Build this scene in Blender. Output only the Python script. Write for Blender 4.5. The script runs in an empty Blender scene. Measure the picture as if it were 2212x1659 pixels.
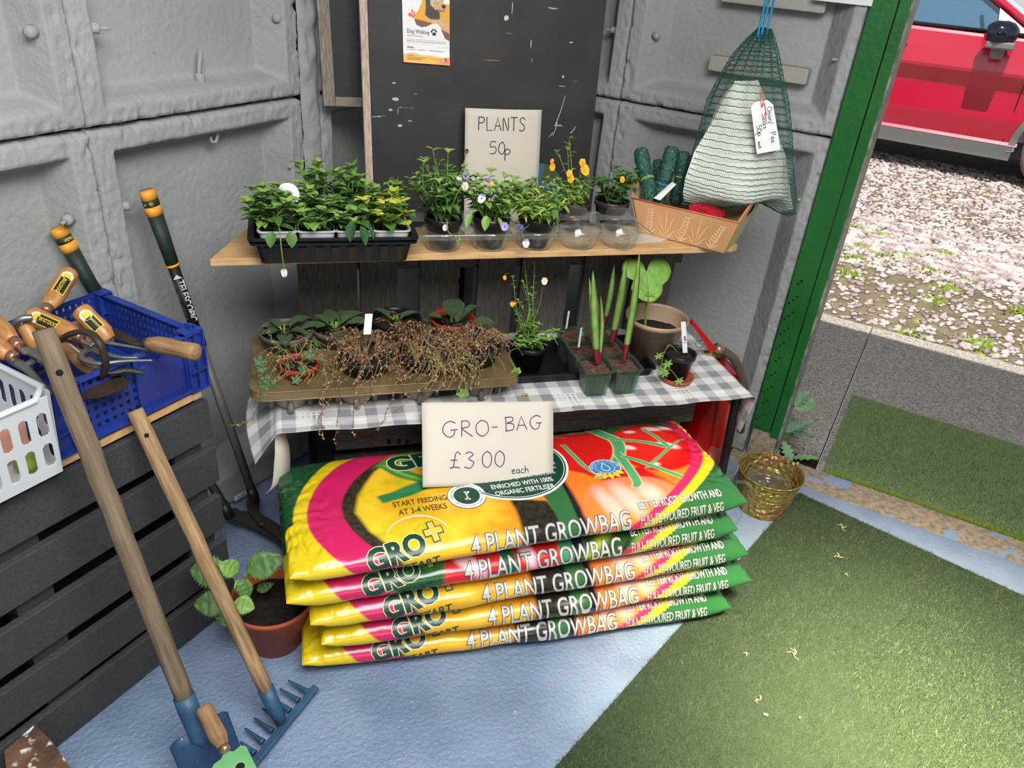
import bpy, bmesh, math, random
import numpy as np
from mathutils import Vector as V, Matrix, noise
random.seed(7); np.random.seed(7)
PI = math.pi
S2 = 2 ** -.5
sc = bpy.context.scene
C = sc.collection

# ---------------------------------------------------------------- camera
FPX, CX, CY, CAMH = 1661., 1106., 829.5, 1.5
def _ray(px, py): return np.array([px - CX, py - CY, FPX])
_dn = _ray(836, 3700); _dn /= np.linalg.norm(_dn)
_X = _ray(7200, 440); _X -= _X @ _dn * _dn; _X /= np.linalg.norm(_X)
_Y = np.cross(_X, _dn); _Y = _Y if _Y[2] > 0 else -_Y
RC = np.array([_X, _Y, -_dn])
def at(px, py, x=None, y=None, z=None, u=None, v=None):
    """world point on a plane of the room seen at a place of the photograph"""
    d = RC @ _ray(px, py)
    for n, val in ((V((1, 0, 0)), x), (V((0, 1, 0)), y), (V((0, 0, 1)), z), (V((S2, S2, 0)), u), (V((-S2, S2, 0)), v)):
        if val is not None:
            o = CAMH if n.z else 0.0
            t = (val - o) / float(np.dot(d, np.array(n)))
            return V((d[0] * t, d[1] * t, CAMH + d[2] * t))
def UV(u, v, z=0): return V(((u - v) * S2, (u + v) * S2, z))
UX = V((S2, S2, 0)); VX = V((-S2, S2, 0)); ZX = V((0, 0, 1))

cam = bpy.data.cameras.new('camera'); camo = bpy.data.objects.new('camera', cam); C.objects.link(camo)
cam.sensor_width = 36; cam.lens = 36 * FPX / 2212; cam.clip_start = .02; cam.clip_end = 200
rt, dn, fw = RC @ np.array([1, 0, 0]), RC @ np.array([0, 1, 0]), RC @ np.array([0, 0, 1])
camo.matrix_world = Matrix(((rt[0], -dn[0], -fw[0], 0), (rt[1], -dn[1], -fw[1], 0), (rt[2], -dn[2], -fw[2], CAMH), (0, 0, 0, 1)))
sc.camera = camo

# ---------------------------------------------------------------- world, sun, room light, exposure
w = bpy.data.worlds.new('sky'); sc.world = w; w.use_nodes = True
nt = w.node_tree; bg = nt.nodes['Background']
sky = nt.nodes.new('ShaderNodeTexSky'); sky.sky_type = 'HOSEK_WILKIE'; sky.turbidity = 4; sky.ground_albedo = .4
SUND = (UX * 1.0 + VX * .08 - ZX * 2.12).normalized()      # direction the sunlight travels
sky.sun_direction = -SUND
hs = nt.nodes.new('ShaderNodeHueSaturation'); hs.inputs['Saturation'].default_value = .2
nt.links.new(sky.outputs[0], hs.inputs['Color']); nt.links.new(hs.outputs[0], bg.inputs[0]); bg.inputs[1].default_value = SKYS = 2.3
sun = bpy.data.lights.new('sun', 'SUN'); sun.energy = 4.6; sun.angle = .01; sun.color = (1, .96, .88)
suno = bpy.data.objects.new('sun', sun); C.objects.link(suno)
suno.rotation_euler = SUND.to_track_quat('-Z', 'Y').to_euler()
def area(name, loc, d, sx, sy, e, col=(1, 1, 1), spread=PI):
    l = bpy.data.lights.new(name, 'AREA'); l.shape = 'RECTANGLE'; l.size = sx; l.size_y = sy; l.energy = e; l.color = col; l.spread = spread
    o = bpy.data.objects.new(name, l); C.objects.link(o); o.location = loc
    o.rotation_euler = d.to_track_quat('-Z', 'Y').to_euler(); return o
area('rooflight_beam', UV(.52, -.46, 2.33), SUND, .7, .8, 33, (1, .86, .52), math.radians(32))
area('rooflight_diffuse', UV(.38, .02, 2.34), (-ZX + UX * .16 + VX * .22).normalized(), 1.3, 1.4, 82, (1.0, .985, .95))
area('added_fill_light', UV(-1.6, -2.2, 1.7), (UX * .8 + VX * .75 - ZX * .15).normalized(), 2.2, 1.6, 20, (1.0, .98, .95))  # fill lamp added inside the closed room; no opening stands behind it
sc.view_settings.view_transform = 'Standard'; sc.view_settings.look = 'None'; sc.view_settings.gamma = 1
sc.view_settings.use_curve_mapping = False; sc.view_settings.exposure = 0.55
sc.cycles.max_bounces = 8; sc.cycles.transparent_max_bounces = 24
sc.cycles.use_denoising = True

# ---------------------------------------------------------------- materials
def rgb(r, g, b):
    f = lambda c: (c / 255 / 12.92) if c <= 10 else ((c / 255 + .055) / 1.055) ** 2.4
    return (f(r), f(g), f(b), 1)
def mat(name, col, rough=.6, metal=0, col2=None, nscale=20, nmix=1., ndetail=6, nlo=.35, nhi=.65, stretch=None, bump=0, bscale=60, bdet=5,
        trans=0, ior=1.45, alpha=1, attr=None, coat=0, spec=.5, rr=None, emit=None, sss=0, wear=None, bdist=.02):
    m = bpy.data.materials.new(name); m.use_nodes = True; t = m.node_tree; N = t.nodes; L = t.links
    p = N['Principled BSDF']; p.inputs['Base Color'].default_value = col; p.inputs['Roughness'].default_value = rough
    p.inputs['Metallic'].default_value = metal; p.inputs['Transmission Weight'].default_value = trans; p.inputs['IOR'].default_value = ior
    p.inputs['Alpha'].default_value = alpha; p.inputs['Coat Weight'].default_value = coat; p.inputs['Coat Roughness'].default_value = .15
    p.inputs['Specular IOR Level'].default_value = spec
    if sss: p.inputs['Subsurface Weight'].default_value = sss; p.inputs['Subsurface Scale'].default_value = .01
    tc = N.new('ShaderNodeTexCoord'); src = tc.outputs['Object']
    if stretch:
        mp = N.new('ShaderNodeMapping'); mp.inputs['Scale'].default_value = stretch; L.new(src, mp.inputs[0]); src = mp.outputs[0]
    cur = None
    if attr:
        a = N.new('ShaderNodeAttribute'); a.attribute_name = attr; cur = a.outputs['Color']; L.new(cur, p.inputs['Base Color'])
    if col2:
        n = N.new('ShaderNodeTexNoise'); n.inputs['Scale'].default_value = nscale; n.inputs['Detail'].default_value = ndetail; L.new(src, n.inputs['Vector'])
        mr = N.new('ShaderNodeMapRange'); mr.inputs[1].default_value = nlo; mr.inputs[2].default_value = nhi; mr.inputs[4].default_value = nmix; L.new(n.outputs['Fac'], mr.inputs[0])
        mx = N.new('ShaderNodeMix'); mx.data_type = 'RGBA'; L.new(mr.outputs[0], mx.inputs[0])
        if cur: L.new(cur, mx.inputs[6])
        else: mx.inputs[6].default_value = col
        mx.inputs[7].default_value = col2; cur = mx.outputs[2]; L.new(cur, p.inputs['Base Color'])
    if wear:   # (colour, scale, lo, hi, stretch)
        s2 = tc.outputs['Object']
        if len(wear) > 4:
            mp = N.new('ShaderNodeMapping'); mp.inputs['Scale'].default_value = wear[4]; L.new(s2, mp.inputs[0]); s2 = mp.outputs[0]
        n = N.new('ShaderNodeTexNoise'); n.inputs['Scale'].default_value = wear[1]; n.inputs['Detail'].default_value = 3; L.new(s2, n.inputs['Vector'])
        mr = N.new('ShaderNodeMapRange'); mr.inputs[1].default_value = wear[2]; mr.inputs[2].default_value = wear[3]; L.new(n.outputs['Fac'], mr.inputs[0])
        mx = N.new('ShaderNodeMix'); mx.data_type = 'RGBA'; L.new(mr.outputs[0], mx.inputs[0])
        if cur: L.new(cur, mx.inputs[6])
        else: mx.inputs[6].default_value = col
        mx.inputs[7].default_value = wear[0]; L.new(mx.outputs[2], p.inputs['Base Color'])
    if bump:
        n = N.new('ShaderNodeTexNoise'); n.inputs['Scale'].default_value = bscale; n.inputs['Detail'].default_value = bdet; L.new(src, n.inputs['Vector'])
        b = N.new('ShaderNodeBump'); b.inputs['Strength'].default_value = bump; b.inputs['Distance'].default_value = bdist; L.new(n.outputs['Fac'], b.inputs['Height']); L.new(b.outputs[0], p.inputs['Normal'])
    if emit: p.inputs['Emission Color'].default_value = emit; p.inputs['Emission Strength'].default_value = 1
    return m
def clearmat(name, col, rough=.1, op=.03):
    """thin clear plastic: mostly see-through with real gloss"""
    m = bpy.data.materials.new(name); m.use_nodes = True; t = m.node_tree; N = t.nodes; L = t.links
    for n in list(N): N.remove(n)
    o = N.new('ShaderNodeOutputMaterial'); tr = N.new('ShaderNodeBsdfTransparent'); tr.inputs[0].default_value = col
    g = N.new('ShaderNodeBsdfGlossy'); g.inputs['Color'].default_value = (.9, .9, .9, 1); g.inputs['Roughness'].default_value = rough
    lw = N.new('ShaderNodeLayerWeight'); lw.inputs[0].default_value = .5; fr = N.new('ShaderNodeMath'); fr.operation = 'POWER'; fr.inputs[1].default_value = 3.5; L.new(lw.outputs['Facing'], fr.inputs[0]); ad = N.new('ShaderNodeMath'); ad.operation = 'MULTIPLY_ADD'; ad.inputs[1].default_value = .45; ad.inputs[2].default_value = op; ad.use_clamp = True; df = N.new('ShaderNodeBsdfDiffuse'); df.inputs[0].default_value = (.8, .82, .82, 1); m2 = N.new('ShaderNodeMixShader'); m2.inputs[0].default_value = .35
    mx = N.new('ShaderNodeMixShader'); L.new(fr.outputs[0], ad.inputs[0]); L.new(ad.outputs[0], mx.inputs[0]); L.new(tr.outputs[0], mx.inputs[1]); L.new(g.outputs[0], m2.inputs[1]); L.new(df.outputs[0], m2.inputs[2]); L.new(m2.outputs[0], mx.inputs[2]); L.new(mx.outputs[0], o.inputs[0])
    return m
WOODS = lambda n, c, c2, st, sc=18, rough=.7, bump=.25, wear=None: mat(n, c, rough, col2=c2, nscale=sc, stretch=st, nlo=.3, nhi=.7, bump=bump, bscale=30, bdist=.004, wear=wear)
M = dict(
    wall=mat('grey_wall_paint', rgb(158, 162, 161), .75, col2=rgb(148, 152, 150), nscale=3, bump=.6, bscale=60, bdist=.006, wear=(rgb(96, 98, 98), 75, .745, .76)),
    gap=mat('dark_joint', rgb(45, 46, 46), .9),
    floor=mat('blue_floor_paint', rgb(132, 150, 180), .36, col2=rgb(114, 132, 162), nscale=5, nlo=.4, nhi=.62, bump=.9, bscale=95, bdet=3, bdist=.006, wear=(rgb(205, 200, 185), 95, .735, .75)),
    conc=mat('worn_concrete', rgb(168, 150, 130), .85, col2=rgb(120, 112, 104), nscale=60, bump=.6, bscale=120, bdist=.006, wear=(rgb(130, 150, 185), 9, .6, .63)),
    apron=mat('tamped_concrete', rgb(182, 174, 164), .9, col2=rgb(116, 110, 104), nscale=120, bump=.9, bscale=70, bdist=.01, wear=(rgb(160, 152, 142), 200, .62, .66)),
    soilg=mat('gravel_ground', rgb(122, 112, 88), .95, col2=rgb(92, 84, 62), nscale=9, bump=.6, bscale=60, bdist=.01, wear=(rgb(150, 160, 70), 3, .62, .7)),
    ceil=mat('ceiling_paint', rgb(165, 165, 160), .8),
    gframe=mat('green_gloss_paint', rgb(34, 104, 48), .35, col2=rgb(28, 92, 42), nscale=7, bump=.1, wear=(rgb(205, 205, 190), 60, .77, .79)),
    ggrey=mat('galvanised_strip', rgb(150, 152, 140), .5, col2=rgb(90, 90, 80), nscale=30),
    hole=mat('dark_hole', rgb(14, 16, 14), .9),
    ply=WOODS('plywood', rgb(208, 172, 126), rgb(184, 142, 96), (3, 22, 22), 6, .6, .1),
    plyx=WOODS('plywood_edge', rgb(196, 158, 112), rgb(140, 104, 66), (2, 30, 90), 6, .7, .1),
    brownedge=WOODS('brown_board', rgb(142, 100, 66), rgb(104, 70, 46), (3, 30, 30), 8, .6, .15),
    slat=WOODS('charcoal_stained_wood', rgb(66, 68, 70), rgb(50, 52, 54), (5, 30, 30), 7, .75, .35),
    slatv=WOODS('dark_weathered_pallet_wood', rgb(92, 86, 80), rgb(60, 56, 52), (30, 30, 3), 9, .8, .4),
    slath=WOODS('dark_weathered_board', rgb(96, 88, 80), rgb(62, 56, 50), (3, 30, 40), 9, .8, .4),
    black=mat('black_paint', rgb(22, 22, 23), .5),
    board=mat('black_painted_plywood', rgb(34, 33, 33), .55, col2=rgb(46, 45, 43), nscale=8, bump=.25, bscale=120, bdist=.002, wear=(rgb(175, 165, 150), 34, .735, .76, (.6, 1, 3))),
    boardedge=WOODS('pale_painted_edge', rgb(198, 184, 172), rgb(160, 140, 126), (30, 30, 4), 8),
    greywood=WOODS('weathered_grey_wood', rgb(148, 140, 128), rgb(98, 90, 80), (40, 40, 4), 9),
    greywoodh=WOODS('weathered_grey_wood_rail', rgb(150, 142, 130), rgb(104, 96, 86), (4, 40, 40), 9),
    chalkb=mat('slate_panel', rgb(42, 46, 47), .7, col2=rgb(48, 52, 52), nscale=5, stretch=(1, 1, 30)),
    batten=WOODS('grey_painted_batten', rgb(172, 169, 160), rgb(150, 147, 138), (5, 40, 40), 8),
    paper=mat('cream_card', rgb(204, 197, 186), .7, col2=rgb(197, 190, 178), nscale=4, bump=.1, bscale=8, bdist=.01),
    white=mat('white_card', rgb(226, 224, 224), .6),
    ink=mat('violet_ink', rgb(62, 52, 96), .5), inkb=mat('black_ink', rgb(34, 32, 38), .5),
    bpl=mat('black_plastic', rgb(20, 21, 22), .32, bump=.05), bpl2=mat('black_pot_plastic', rgb(26, 27, 28), .3),
    brpl=mat('brown_black_plastic', rgb(48, 40, 36), .45), gpl=mat('grey_pot_plastic', rgb(102, 98, 92), .5, col2=rgb(84, 80, 72), nscale=8),
    dgpl=mat('dark_green_pot_plastic', rgb(26, 44, 40), .35), rpl=mat('red_plastic_pot', rgb(160, 56, 34), .4),
    tpl=mat('taupe_plastic_pot', rgb(176, 150, 126), .38, col2=rgb(150, 126, 104), nscale=5), tpl2=mat('terracotta_plastic', rgb(168, 88, 62), .45, col2=rgb(150, 74, 50), nscale=9),
    cellw=mat('grey_cell_plastic', rgb(184, 186, 192), .4), clear=clearmat('clear_plastic', (.97, .98, .97, 1), .08, .07),
    clearg=clearmat('green_tinted_plastic', (.62, .80, .68, 1), .2, .06), frost=mat('frosted_basket_plastic', rgb(226, 231, 236), .35, alpha=.62),
    soil=mat('potting_compost', rgb(44, 34, 28), .95, col2=rgb(24, 18, 15), nscale=90, bump=1, bscale=90, bdist=.01), soilr=mat('reddish_compost', rgb(112, 80, 64), .95, col2=rgb(66, 44, 36), nscale=90, bump=1, bscale=90, bdist=.01),
    bronze=mat('bronze_baking_tin', rgb(142, 124, 86), .35, .3, col2=rgb(108, 92, 64), nscale=8), steel=mat('worn_tin', rgb(176, 166, 150), .35, .5, col2=rgb(110, 100, 86), nscale=10),
    stem=mat('pale_green_stem', rgb(112, 140, 62), .6), stemd=mat('dry_stem', rgb(134, 98, 74), .8), stemo=mat('olive_stem', rgb(128, 122, 78), .8),
    lf1=mat('mid_green_leaf', rgb(92, 130, 64), .45, col2=rgb(66, 104, 50), nscale=25, sss=.1), lf2=mat('bright_green_leaf', rgb(132, 166, 84), .45, col2=rgb(104, 144, 66), nscale=25, sss=.1),
    lf3=mat('dark_green_leaf', rgb(60, 96, 56), .45, col2=rgb(44, 76, 44), nscale=25), lf4=mat('yellowing_leaf', rgb(190, 190, 70), .5, col2=rgb(130, 160, 50), nscale=25, sss=.1),
    lf5=mat('grey_green_leaf', rgb(92, 122, 84), .6, col2=rgb(62, 92, 60), nscale=60), lf6=mat('primrose_leaf', rgb(112, 142, 100), .5, col2=rgb(74, 106, 70), nscale=70, bump=.8, bscale=90, bdist=.01),
    lfbig=mat('lime_leaf', rgb(128, 168, 74), .5, col2=rgb(104, 148, 60), nscale=22, bump=.4, bscale=30, sss=.15), dry=mat('dry_leaf', rgb(186, 152, 112), .8, col2=rgb(130, 98, 70), nscale=50),
    dryo=mat('dry_olive_leaf', rgb(178, 162, 110), .8, col2=rgb(132, 118, 74), nscale=50), reds=mat('red_shoot_base', rgb(120, 34, 44), .5),
    pur=mat('lilac_petal', rgb(150, 130, 200), .5), whp=mat('white_petal', rgb(226, 216, 214), .5), orp=mat('orange_petal', rgb(236, 160, 28), .5, col2=rgb(240, 180, 50), nscale=40), yep=mat('yellow_petal', rgb(235, 190, 60), .5), dkp=mat('dark_purple_petal', rgb(58, 20, 48), .5), peach=mat('peach_petal', rgb(230, 180, 130), .5), bud=mat('blue_violet_petal', rgb(70, 62, 150), .5), crim=mat('crimson_petal', rgb(130, 26, 60), .5),
    blue=mat('blue_crate_plastic', rgb(38, 62, 152), .38, col2=rgb(32, 50, 128), nscale=10, bump=.05),
    hwood=WOODS('varnished_ash_handle', rgb(200, 150, 98), rgb(160, 108, 62), (14, 14, 1.5), 7, .35, .05), hwood2=WOODS('old_wood_handle', rgb(162, 128, 92), rgb(112, 84, 56), (14, 14, 1.5), 9, .7),
    shaftw=WOODS('weathered_shaft', rgb(128, 112, 92), rgb(94, 80, 64), (14, 14, 1.2), 9, .75, .4), shaftr=WOODS('worn_ash_shaft', rgb(176, 146, 108), rgb(118, 92, 64), (16, 16, 1.5), 9, .7, .4),
    sblue=mat('old_blue_paint', rgb(52, 92, 122), .5, col2=rgb(40, 72, 100), nscale=14, bump=.15, wear=(rgb(96, 62, 48), 26, .66, .7)), sbld=mat('dark_blue_blade_paint', rgb(44, 70, 104), .45, col2=rgb(34, 58, 90), nscale=14, bump=.1, wear=(rgb(230, 235, 240), 110, .74, .76)),
    mint=mat('mint_green_paint', rgb(112, 176, 118), .5, col2=rgb(98, 160, 104), nscale=20, wear=(rgb(90, 84, 60), 20, .66, .74)), iron=mat('dark_rusty_iron', rgb(74, 62, 54), .6, .5, col2=rgb(54, 44, 38), nscale=25, bump=.3, bscale=60, bdist=.004),
    alu=mat('cast_aluminium', rgb(150, 152, 154), .42, .8, col2=rgb(120, 122, 126), nscale=30, bump=.15, bscale=80, bdist=.003), greym=mat('grey_tube_paint', rgb(92, 92, 88), .5), copper=mat('copper_ferrule', rgb(186, 140, 118), .3, .8),
    rub=mat('dark_green_rubber', rgb(34, 48, 40), .6, bump=.1), amber=mat('amber_plastic', rgb(226, 156, 52), .4), sil=mat('silver_print', rgb(200, 202, 204), .4), stick_y=mat('yellow_print', rgb(232, 196, 60), .4), stick_k=mat('dark_label_print', rgb(36, 48, 40), .4),
    shearb=mat('brown_black_blade', rgb(62, 56, 50), .5, .3), rust=mat('rusty_painted_steel', rgb(116, 84, 64), .7, col2=rgb(78, 60, 50), nscale=20, wear=(rgb(220, 220, 215), 22, .56, .6), bump=.3),
    terr=mat('terracotta_clay', rgb(186, 92, 58), .6, col2=rgb(166, 78, 48), nscale=10), gilt=mat('gilt_metal', rgb(152, 138, 78), .38, .6, col2=rgb(150, 104, 78), nscale=6, nlo=.5, nhi=.62, bump=1, bscale=75, bdet=0, bdist=.01), redex=mat('red_enamel', rgb(176, 14, 24), .22, coat=.5), brass=mat('brass', rgb(180, 140, 60), .35, .8), hose=mat('grey_brown_hose', rgb(84, 74, 64), .55),
    kraft=mat('wheat_print_box', rgb(204, 156, 112), .6, col2=rgb(190, 140, 98), nscale=6), kraftp=mat('pale_wheat_print', rgb(232, 196, 150), .6), kraftl=mat('box_inside', rgb(196, 176, 136), .7), boxe=mat('box_edge', rgb(188, 112, 70), .6),
    net=mat('dark_green_net', rgb(28, 74, 62), .35, spec=.8), netl=mat('net_roll', rgb(34, 74, 64), .35, col2=rgb(90, 130, 116), nscale=160, nlo=.56, nhi=.7, bump=1, bscale=140, bdist=.006), net_red=mat('red_net', rgb(200, 30, 50), .5, bump=1, bscale=140), poly=mat('white_polythene', rgb(236, 240, 228), .4, trans=0, bump=.5, bscale=18, bdist=.02), cordb=mat('blue_cord', rgb(42, 130, 176), .5, bump=.5, bscale=200), cordr=mat('red_cord', rgb(214, 70, 76), .6), tie=mat('green_tie', rgb(120, 160, 80), .5),
    carred=mat('red_car_paint', rgb(176, 18, 52), .22, coat=1, spec=.6), carblk=mat('black_car_trim', rgb(22, 24, 28), .25), cargrey=mat('grey_plastic_trim', rgb(112, 112, 112), .6), glass=mat('tinted_car_glass', rgb(120, 160, 190), .04, trans=.85, ior=1.1, spec=1), tyre=mat('tyre_rubber', rgb(120, 114, 108), .8), seat=mat('dark_car_interior', rgb(60, 70, 86), .8), chrome=mat('mirror_chrome', rgb(60, 66, 80), .08, .9),
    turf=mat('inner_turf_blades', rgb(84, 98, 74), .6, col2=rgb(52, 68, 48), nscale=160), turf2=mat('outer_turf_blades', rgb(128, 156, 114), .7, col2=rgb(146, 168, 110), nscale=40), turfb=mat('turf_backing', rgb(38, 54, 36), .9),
    dust=mat('straw_bits', rgb(200, 170, 120), .8), stone=mat('pink_grey_gravel', rgb(206, 192, 188), .8, col2=rgb(128, 112, 112), nscale=12), moss=mat('mossy_grass', rgb(134, 158, 60), .8), seah=mat('glaucous_weed', rgb(104, 136, 120), .6, col2=rgb(140, 178, 104), nscale=10), snail=mat('snail_shell', rgb(160, 126, 96), .5, col2=rgb(110, 80, 60), nscale=60),
    print=mat('bag_print_film', rgb(255, 255, 255), .24, attr='print', coat=.25, bump=.12, bscale=26, bdist=.01), posterp=mat('poster_print', rgb(255, 255, 255), .45, attr='print'), clothp=mat('oilcloth_print', rgb(255, 255, 255), .5, attr='print'),
    silver=mat('silver_lettering', rgb(196, 198, 200), .3, .2), silk=mat('lettering_outline', rgb(70, 72, 70), .4), lwhite=mat('white_lettering', rgb(236, 236, 230), .4), lgreen=mat('dark_green_lettering', rgb(20, 66, 50), .3), lgold=mat('gold_lettering', rgb(206, 190, 84), .4), lcream=mat('cream_outline', rgb(226, 212, 170), .4), ldark=mat('brown_lettering', rgb(84, 64, 20), .5), badgeb=mat('blue_badge', rgb(70, 130, 190), .3), lorange=mat('orange_print', rgb(222, 120, 70), .5), ltan=mat('tan_print', rgb(216, 160, 90), .5), lgrey=mat('grey_print', rgb(120, 120, 136), .5),
    vbl=mat('blue_disc', rgb(60, 100, 140), .5), volive=mat('olive_disc', rgb(74, 84, 40), .5), lightgrey=mat('light_print', rgb(180, 184, 184), .5), pink=mat('pink_paper', rgb(222, 160, 140), .6),
)

# ---------------------------------------------------------------- mesh helpers
OFF = {}
class MB:
    def __init__(s): s.v = []; s.f = []; s.m = []; s.sm = []
    def add(s, vs, fs, mi=0, smooth=False):
        b = len(s.v); s.v += [tuple(p) for p in vs]
        for f in fs: s.f.append(tuple(b + i for i in f)); s.m.append(mi); s.sm.append(smooth)
    def hexa(s, p, mi=0):   # 8 points: bottom ring then top ring
        s.add(p, [(3, 2, 1, 0), (4, 5, 6, 7), (0, 1, 5, 4), (1, 2, 6, 5), (2, 3, 7, 6), (3, 0, 4, 7)], mi)
    def bar(s, c, ax, ay, az, mi=0):   # centre, half-axis vectors
        c = V(c); ax = V(ax); ay = V(ay); az = V(az)
        s.hexa([c - ax - ay - az, c + ax - ay - az, c + ax + ay - az, c - ax + ay - az, c - ax - ay + az, c + ax - ay + az, c + ax + ay + az, c - ax + ay + az], mi)
    def box(s, x0, x1, y0, y1, z0, z1, mi=0): s.bar(((x0 + x1) / 2, (y0 + y1) / 2, (z0 + z1) / 2), ((x1 - x0) / 2, 0, 0), (0, (y1 - y0) / 2, 0), (0, 0, (z1 - z0) / 2), mi)
    def tube(s, pts, r, n=8, mi=0, cap=True, flat=1, up=None):
        pts = [V(p) for p in pts]; rs = r if isinstance(r, (list, tuple)) else [r] * len(pts); vs = []; k = len(pts)
        ref = up or V((0, 0, 1)); prev = None
        for i, p in enumerate(pts):
            d = (pts[min(i + 1, k - 1)] - pts[max(i - 1, 0)])
            d = d.normalized() if d.length > 1e-9 else V((0, 0, 1))
            if prev is None:
                a = d.cross(ref); a = d.cross(V((1, 0, 0))) if a.length < 1e-3 else a
            else: a = prev - d * prev.dot(d)
            a.normalize(); b = d.cross(a); prev = a
            for j in range(n):
                t = 2 * PI * j / n; vs.append(p + a * math.cos(t) * rs[i] + b * math.sin(t) * rs[i] * flat)
        fs = [(i * n + j, i * n + (j + 1) % n, (i + 1) * n + (j + 1) % n, (i + 1) * n + j) for i in range(k - 1) for j in range(n)]
        if cap: fs += [tuple(range(n - 1, -1, -1)), tuple((k - 1) * n + j for j in range(n))]
        s.add(vs, fs, mi, n > 4)
    def lathe(s, prof, c=(0, 0, 0), n=28, mi=0, ax=None, closed=False, sq=0, smooth=True):
        c = V(c); az = V(ax).normalized() if ax else V((0, 0, 1)); a = az.orthogonal().normalized() if ax else V((1, 0, 0)); b = az.cross(a); vs = []
        for r, h in prof:
            for j in range(n): t = 2 * PI * j / n; vs.append(c + (a * math.cos(t) + b * math.sin(t)) * r + az * h)
        k = len(prof); fs = [(i * n + j, i * n + (j + 1) % n, (i + 1) * n + (j + 1) % n, (i + 1) * n + j) for i in range(k - 1) for j in range(n)]
        if closed: fs += [((k - 1) * n + j, (k - 1) * n + (j + 1) % n, (j + 1) % n, j) for j in range(n)]
        else:
            if prof[0][0] > 1e-6: fs.append(tuple(range(n - 1, -1, -1)))
            if prof[-1][0] > 1e-6: fs.append(tuple((k - 1) * n + j for j in range(n)))
        s.add(vs, fs, mi, smooth)
    def ring(s, prof, c, n=28, mi=0, ax=None): s.lathe(prof, c, n, mi, ax, closed=True)
    def prism(s, poly, c, ax, ay, az, t, mi=0):   # 2D polygon -> plate of thickness t along az
        c = V(c); n = len(poly); vs = [c + V(ax) * x + V(ay) * y for x, y in poly] + [c + V(ax) * x + V(ay) * y + V(az) * t for x, y in poly]
        s.add(vs, [tuple(range(n - 1, -1, -1)), tuple(range(n, 2 * n))] + [(i, (i + 1) % n, n + (i + 1) % n, n + i) for i in range(n)], mi)
    def grid(s, nx, ny, fn, mi=0, smooth=True):
        vs = [fn(i / nx, j / ny) for i in range(nx + 1) for j in range(ny + 1)]
        s.add(vs, [(i * (ny + 1) + j, (i + 1) * (ny + 1) + j, (i + 1) * (ny + 1) + j + 1, i * (ny + 1) + j + 1) for i in range(nx) for j in range(ny)], mi, smooth)
    def build(s, name, mats, parent=None, bevel=0, solid=0, label=None, kind=None, sub=0, rel=None):
        me = bpy.data.meshes.new(name); off = OFF.get(parent.name, V((0, 0, 0))) if parent else V((0, 0, 0))
        if rel is not None: off = V(rel)
        me.from_pydata([(p[0] - off[0], p[1] - off[1], p[2] - off[2]) for p in s.v], [], s.f)
        for mm in (mats if isinstance(mats, (list, tuple)) else [mats]): me.materials.append(M[mm] if isinstance(mm, str) else mm)
        me.polygons.foreach_set('material_index', s.m); me.polygons.foreach_set('use_smooth', s.sm)
        me.update()
        o = bpy.data.objects.new(name, me); C.objects.link(o)
        if parent: o.parent = parent
        elif rel is not None: o.location = off
        OFF[o.name] = off
        if bevel: b = o.modifiers.new('bevel', 'BEVEL'); b.width = bevel; b.segments = 2; b.limit_method = 'ANGLE'
        if solid: b = o.modifiers.new('solid', 'SOLIDIFY'); b.thickness = solid; b.offset = 0
        if sub: b = o.modifiers.new('sub', 'SUBSURF'); b.levels = b.render_levels = sub
        if label: o['label'] = label
        if kind: o['kind'] = kind
        return o
def align(o, d, p):
    """turn the part's own axes so that its Z runs along d (wood grain follows it)"""
    Q = V(d).to_track_quat('Z', 'Y').to_matrix(); q = V(p) - OFF[o.parent.name]
    for vt in o.data.vertices: vt.co = Q.transposed() @ (vt.co - q)
    o.matrix_local = Matrix.Translation(q) @ Q.to_4x4(); return o
def tag(o, label, cat, group=None):
    o['label'] = label; o['category'] = cat
    if group: o['group'] = group
    return o
def thing(name, loc, label, cat, group=None):
    o = bpy.data.objects.new(name, None); C.objects.link(o); o.empty_display_size = .02; o.location = loc; OFF[o.name] = V(loc)
    return tag(o, label, cat, group)
def crv(pts, n=6):
    """smooth curve through points"""
    P = [V(p) for p in pts]; P = [P[0]] + P + [P[-1]]; out = []
    for i in range(1, len(P) - 2):
        for k in range(n):
            t = k / n; a, b, c, d = P[i - 1], P[i], P[i + 1], P[i + 2]
            out.append(.5 * ((2 * b) + (c - a) * t + (2 * a - 5 * b + 4 * c - d) * t * t + (3 * b - a - 3 * c + d) * t ** 3))
    return out + [P[-2]]
def basis(d, up=ZX):
    d = V(d).normalized(); x = d.cross(up); x = V((1, 0, 0)) if x.length < 1e-3 else x.normalized(); return x, d, x.cross(d)

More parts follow.
